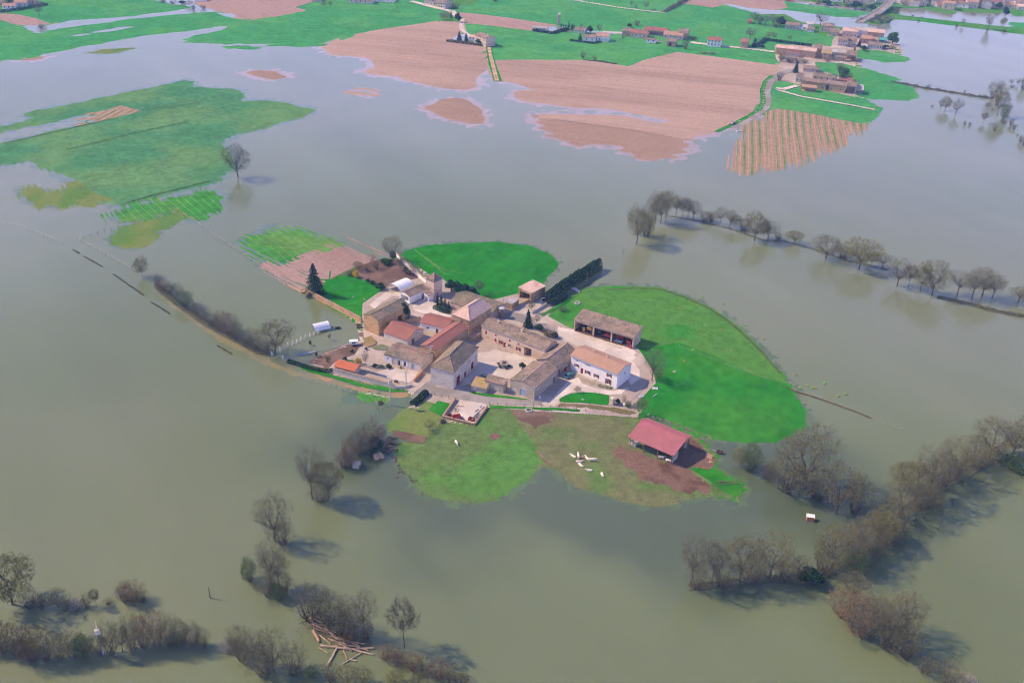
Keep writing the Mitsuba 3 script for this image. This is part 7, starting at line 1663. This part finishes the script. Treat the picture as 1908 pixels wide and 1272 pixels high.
def bench(label, x, y, deg, l=1.8, mat=W_WHITE, name='bench'):
    key = thing(name, label, 'bench')
    z = zat(x, y) + .03
    for k in range(3):
        part(key, 'slat', mikit.ply(place(box(-l / 2, l / 2, -.25 + k * .17, -.11 + k * .17, .42, .47), x, y, deg, z), mat))
    part(key, 'backrest', mikit.ply(place(box(-l / 2, l / 2, .27, .32, .5, .9), x, y, deg, z), mat))
    for s in (-1, 1):
        part(key, 'leg', mikit.ply(place(box(s * l * .4 - .05, s * l * .4 + .05, -.25, .26, 0, .415), x, y, deg, z), mat))


bench('white bench under the small bare tree at the meadow corner', *[(41.5,257.9)][0], 20)
bench('white bench in the bright meadow nearest the bare tree', *[(46.4,262.6)][0], -10)
key = thing('timber_beam', 'long white plank lying in the bright meadow', 'beam')
a_, b_ = [(45.1,257.7),(46.8,259.8)]
part(key, 'board', mikit.ply(tube([(*a_, .62), (*b_, .62)], .12, 4), W_WHITE))
part(key, 'prop', mikit.ply(place(box(-.15, .15, -.15, .15, .3, .52), *((np.array(a_) + b_) / 2)), STONE))
for (c_, s, lab, mt) in (((54.2,273.8), .7, 'pale boulder in the bright meadow right of the bare tree', STONE), ((22.9,255.0), .6, 'pale boulder in the oval lawn', STONE), ((-55.2,317.6), .6, 'pale rock in the garden lawn', STONE), ((-59.8,319.8), .5, 'brown rock in the garden lawn', STONE)):
    key = thing('boulder', lab, 'boulder')
    m = trimesh.creation.icosphere(2, s)
    m.vertices *= (1 + .35 * (meshkit.noise(m.vertices * 2.1 + s) - .5))[:, None] * [1, .8, .6]
    scene[key] = mikit.ply(place(m, c_[0], c_[1], 20, zat(*c_) + .1), mt, smooth=35)
key = thing('gate_pillar', 'pinkish masonry pillar at the drive entrance by the small garden tree', 'pillar')
x, y = 32.0,253.4
part(key, 'shaft', mikit.ply(place(box(-.55, .55, -.5, .5, -.2, 2.0), x, y, 50, .35), W_PINK))
part(key, 'cap', mikit.ply(place(tm(hull([(-.65, -.6, 2.005), (.65, -.6, 2.005), (.65, .6, 2.005), (-.65, .6, 2.005), (-.65, -.6, 2.1), (.65, .6, 2.1), (-.65, .6, 2.1), (.65, -.6, 2.1), (0, 0, 2.3)])), x, y, 50, .35), W_PALE))


def bin_(label, x, y, r, h, mat, name='bin', cat_='bin'):
    key = thing(name, label, cat_)
    z = zat(x, y)
    part(key, 'body', mikit.ply(place(tube([[0, 0, -.05], [0, 0, h]], [r * .85, r], 14), x, y, 0, z), mat, smooth=40))
    part(key, 'lid', mikit.ply(place(tube([[0, 0, h + .002], [0, 0, h + .1]], [r * 1.05, r * .7], 14), x, y, 0, z), mat))


bin_('white bin at the foot of the low barn by the lane', *[(9.3,254.8)][0], .35, .9, W_WHITE)
bin_('small white container beside the garden pillar', *[(35.8,253.0)][0], .5, .6, W_WHITE)
bin_('white rounded tank behind the corner of the white house', *[(38.3,271.1)][0], .8, 1.2, W_WHITE, 'tank', 'tank')
crate('small red cabinet against the cross wing near the teal car', *[(17.8,272.4)][0], 57, 1.2, .8, 1.2, MACHINE_RED)
key = thing('white_caravan', 'small white caravan like trailer in the muddy garden left of the cottage', 'trailer')
x, y = -53.8,284.6
part(key, 'body', mikit.ply(place(m3.Manifold.batch_hull([m3.Manifold.sphere(.15, 8).translate([a, b, c]) for a in (-1.3, 1.3) for b in (-.7, .7) for c in (.75, 1.7)]), x, y, 10, .1), WHITE_PAINT, smooth=40))
part(key, 'window', mikit.ply(place(box(-.6, .6, -.87, -.84, 1.1, 1.6), x, y, 10, .1), PANE))
for s in (-1, 1):
    part(key, 'wheel', mikit.ply(place(tm(m3.Manifold.cylinder(.2, .33, .33, 14, True).rotate([90, 0, 0]).translate([0, s * .75, .33])), x, y, 10, .1), RUBBER))
crate('overturned wooden crate on the grass patch by the utility pole', *[(-40.1,249.4)][0], 35, 1.5, 1.0, .6, WOOD)
crate('dark wooden hutch beside the stone barn and wall end', *[(-54.1,297.2)][0], 20, 1.6, 1.2, 1.1, WOOD)
crate('small open crate on the wall ridge by the cottage terrace', *[(-36.7,261.9)][0], -20, 1.0, .7, .7, WOOD)
crate('dark fish box in the drowned garden right of the small greenhouse', *[(-61.2,295.8)][0], 5, 1.7, .9, .5, LEAF_DARK)
key = thing('beehive_hut', 'small white slatted hut standing in water by the ditch shrubs', 'hut')
x, y = -42.3,217.0
for k in range(5):
    part(key, 'slat', mikit.ply(place(cat([box(-.95, .95, -.75, -.69, .0 + k * .3, .24 + k * .3), box(-.95, .95, .69, .75, k * .3, .24 + k * .3)]), x, y, -12, 0), W_PALE))
for sx in (-.9, .9):
    for sy in (-.65, .65):
        part(key, 'post', mikit.ply(place(box(sx - .05, sx + .05, sy - .035, sy + .035, -.5, 1.5), x, y, -12, 0), W_PALE))
part(key, 'roof', mikit.ply(place(hull([(sx * 1.1, sy * .95, h) for sx in (-1, 1) for sy in (-1, 1) for h in (1.505, 1.6)] + [(-1.1, 0, 1.8), (1.1, 0, 1.8)]), x, y, -12, 0), R_GREY))
key = thing('floating_hut', 'small orange wooden hut with white lid afloat in the lower right water', 'hut')
x, y = 80.8,200.9
for k in range(4):
    part(key, 'plank', mikit.ply(place(cat([box(-.95, .95, -.7, -.64, k * .28, .25 + k * .28), box(-.95, .95, .64, .7, k * .28, .25 + k * .28)]), x, y, -12, -.1), plain('mat_orange_wood', (0.55, 0.24, 0.09)) if k == 0 else 'mat_orange_wood'))
part(key, 'side', mikit.ply(place(cat([box(-.95, -.89, -.638, .638, -.2, 1.0), box(.89, .95, -.638, .638, -.2, 1.0)]), x, y, -12, -.1), 'mat_orange_wood'))
part(key, 'lid', mikit.ply(place(hull([(-1.1, -.2, 1.12), (1.1, -.2, 1.12), (1.1, .9, 1.45), (-1.1, .9, 1.45), (-1.1, -.2, 1.2), (1.1, -.2, 1.2), (1.1, .9, 1.53), (-1.1, .9, 1.53)]), x, y, -12, -.1), W_WHITE))
trailer('dark sunken cart in the shallow water right of the straw', *[(61.7,229.7)][0], -20, 2.0, 1.0, .5, WOOD, 'cart', 'cart', .2)
# stones and sawn logs at the water's edge
rs = np.random.default_rng(9)


def stone(label, x, y, s, mat, group, z=0.05):
    key = thing('stone', label, 'stone', group)
    m = trimesh.creation.icosphere(1, s)
    m.vertices *= (1 + .5 * (meshkit.noise(m.vertices * 3 + rs.uniform(0, 9, 3)) - .5))[:, None] * [1, rs.uniform(.7, 1), .65]
    scene[key] = mikit.ply(place(m, x, y, float(rs.uniform(0, 180)), z), mat, smooth=False)


for x, y in [(-32.7,222.2),(-31.8,220.7),(-31.4,221.7),(-31.9,219.8),(-30.7,218.4),(-30.2,217.0),(-29.5,215.6),(-30.2,215.3),(-28.9,215.0),(-26.5,212.0),(-26.0,211.1),(-25.2,211.6),(-27.0,213.4),(-22.9,206.8),(-23.0,205.6),(-30.5,213.0),(-32.0,221.7),(-29.3,216.1)]:
    stone('brownish stone in the shallow line along the left paddock shore', x, y, float(rs.uniform(.22, .45)), SOIL, 'stones along the left paddock shore')
for i, (x, y) in enumerate([(-37.7,222.2),(-36.8,223.2),(-37.3,221.2),(-35.8,221.8),(-36.5,222.0)]):
    stone('straw coloured block of the small heap in the water, left of the paddock', x, y, .85, STRAW, 'heap of straw coloured blocks in the water', .3)
LOGW = grain('mat_driftwood', (0.44, 0.345, 0.26), 0.22, 0.6, (0.34, 0.26, 0.19), 0.5, 0.5)


def log(label, a, b, r, mat, group, z=0.1, dz=0.0):
    key = thing('log', label, 'log', group)
    a, b = np.array(a), np.array(b)
    n = 5
    t = np.linspace(0, 1, n)[:, None]
    q = a + (b - a) * t + rs.normal(0, .06, (n, 2))
    scene[key] = mikit.ply(tube(np.column_stack([q, z + np.linspace(0, dz, n)]), np.linspace(r, r * .7, n), 7), mat, smooth=50)


for i in range(26):
    x, y = -34.3,227.8
    a = rs.uniform(0, math.pi)
    c_ = np.array([x, y]) + rs.normal(0, 1, 2) * [.9, 2.3]
    d_ = np.array([math.cos(a), math.sin(a)]) * rs.uniform(.4, .9)
    log('dark sawn log of the woodpile in the water beside the kitchen plot', c_ - d_, c_ + d_, float(rs.uniform(.18, .3)), WOOD, 'sawn logs beside the kitchen plot', float(rs.uniform(.05, .6)))
LP = [(-42.5,156.3),(-40.6,153.0),(-40.2,152.0),(-34.0,151.2),(-37.6,146.1),(-36.3,151.4),(-34.0,151.2),(-28.3,151.6),(-34.0,151.5),(-28.0,149.8),(-44.1,159.4),(-38.4,155.3),(-43.2,158.5),(-37.1,154.7),(-42.1,157.6),(-34.4,153.6),(-38.3,154.9),(-31.4,152.2),(-37.2,154.1),(-30.5,152.6),(-36.4,154.7),(-31.9,152.5),(-40.4,156.4),(-36.6,155.6),(-43.6,158.1),(-39.7,157.7),(-37.7,151.6),(-34.4,152.7),(-40.4,151.2),(-38.1,149.8),(-34.8,150.9),(-33.5,148.3),(-32.8,148.3),(-31.5,147.9),(-34.6,146.8),(-30.8,150.2),(-43.4,159.7),(-42.4,156.9),(-41.1,155.1),(-37.8,152.2),(-36.6,153.2),(-33.0,150.7),(-33.2,152.4),(-29.3,150.8),(-40.2,157.6),(-37.8,154.7),(-35.6,154.2),(-34.0,151.2),(-44.2,160.0),(-40.9,158.6),(-38.8,154.0),(-34.2,152.4),(-36.0,152.3),(-31.3,151.9),(-42.4,156.9),(-39.9,155.8)]
LOGPX = list(zip(LP[::2], LP[1::2]))
for i, r in enumerate((0.42, 0.34, 0.3, 0.24, 0.24, 0.22, 0.22, 0.22, 0.22, 0.2, 0.2, 0.18, 0.18, 0.2, 0.16, 0.16, 0.2, 0.16, 0.18, 0.16, 0.18, 0.16, 0.16, 0.16, 0.2, 0.2, 0.2, 0.16)):
    P0, P1 = LOGPX[i]
    lab = {0: 'thick pale log slanting at the left of the driftwood raft', 1: 'long pale log across the lower edge of the driftwood raft', 2: 'forked pale log sticking out below the driftwood raft'}.get(i, 'brownish driftwood log of the raft against the flooded thicket')
    log(lab, P0, P1, r, LOGW if i % 3 else STRAW, 'logs of the driftwood raft', .08 + .03 * (i % 5), float(rs.uniform(0, .25)))
# litter of twigs between the logs of the raft
rl = np.random.default_rng(21)
c_ = np.array([(-43.3,158.8),(-40.6,157.0),(-37.3,154.7),(-34.3,153.3),(-31.4,152.2),(-36.5,155.0),(-39.5,156.4),(-33.5,154.2)])
q = np.repeat(c_, 90, 0) + rl.normal(0, 1.6, (720, 2))
a = rl.uniform(0, 2 * math.pi, 720)
key = thing('driftwood_litter', 'brown twigs and flotsam packed between the driftwood logs', 'flotsam', kind='stuff')
scene[key] = mikit.ply(strips(np.column_stack([q, np.full(720, .05)]), np.column_stack([q + np.stack([np.cos(a), np.sin(a)], 1) * .9, np.full(720, .12)]), np.full(720, .1), rl), TWIG_RED)
# fallen branches on the green tip, tufts in the shallow water
key = thing('fallen_branch', 'dark fallen branches at the green tip right of the cattle shed', 'branch')
c_ = np.array((62.1,215.5))
for k in range(9):
    o = c_ + rl.normal(0, 1, 2) * [2.2, 1.0]
    part(key, 'bough', mikit.ply(tube([(o[0] - 1.6, o[1] + rl.normal(0, .4), .35), (o[0], o[1], .5), (o[0] + 1.8, o[1] + rl.normal(0, .5), .4)], [.09, .07, .03], 5), WOOD))
for i, (x, y) in enumerate([(72.1,330.6),(69.4,327.0),(79.1,325.1),(80.8,308.9),(84.3,308.8),(74.6,304.4),(69.6,307.4),(75.6,289.6),(85.6,283.7),(94.8,275.2),(94.1,267.1),(96.9,268.6),(98.0,267.4),(99.2,267.5),(103.1,270.6),(105.3,262.9),(108.2,264.2),(89.1,299.2),(62.5,289.0),(58.4,280.8),(56.6,324.1),(61.9,319.6)]):
    key = thing('grass_tuft', 'pale green tuft of rush dotted along the pasture shore', 'grass tuft', 'rush tufts along the pasture shore')
    z = max(0, zat(x, y))
    m = trimesh.creation.icosphere(2, .62)
    m.vertices *= (1 + .8 * (meshkit.noise(m.vertices * 4 + rl.uniform(0, 9, 3)) - .5))[:, None] * [1, .75, .45]
    scene[key] = mikit.ply(place(m, x, y, float(rl.uniform(0, 180)), z + .1), BUD if i % 2 else LEAF_BRIGHT)

# ------------------------------------------------------------------ air
scene['air'] = {'type': 'homogeneous', 'albedo': {'type': 'rgb', 'value': [0.92, 0.94, 0.97]}, 'sigma_t': {'type': 'rgb', 'value': [0.00005, 0.00009, 0.00018]}}
thing('haze', 'pale spring haze over the flooded plain', None, kind='stuff')
scene['haze'] = {'type': 'cube', 'to_world': T().translate([0, 500, 98]).scale([9500, 10500, 102]), 'bsdf': {'type': 'null'}, 'interior': {'type': 'ref', 'id': 'air'}}
scene['camera']['medium'] = {'type': 'ref', 'id': 'air'}
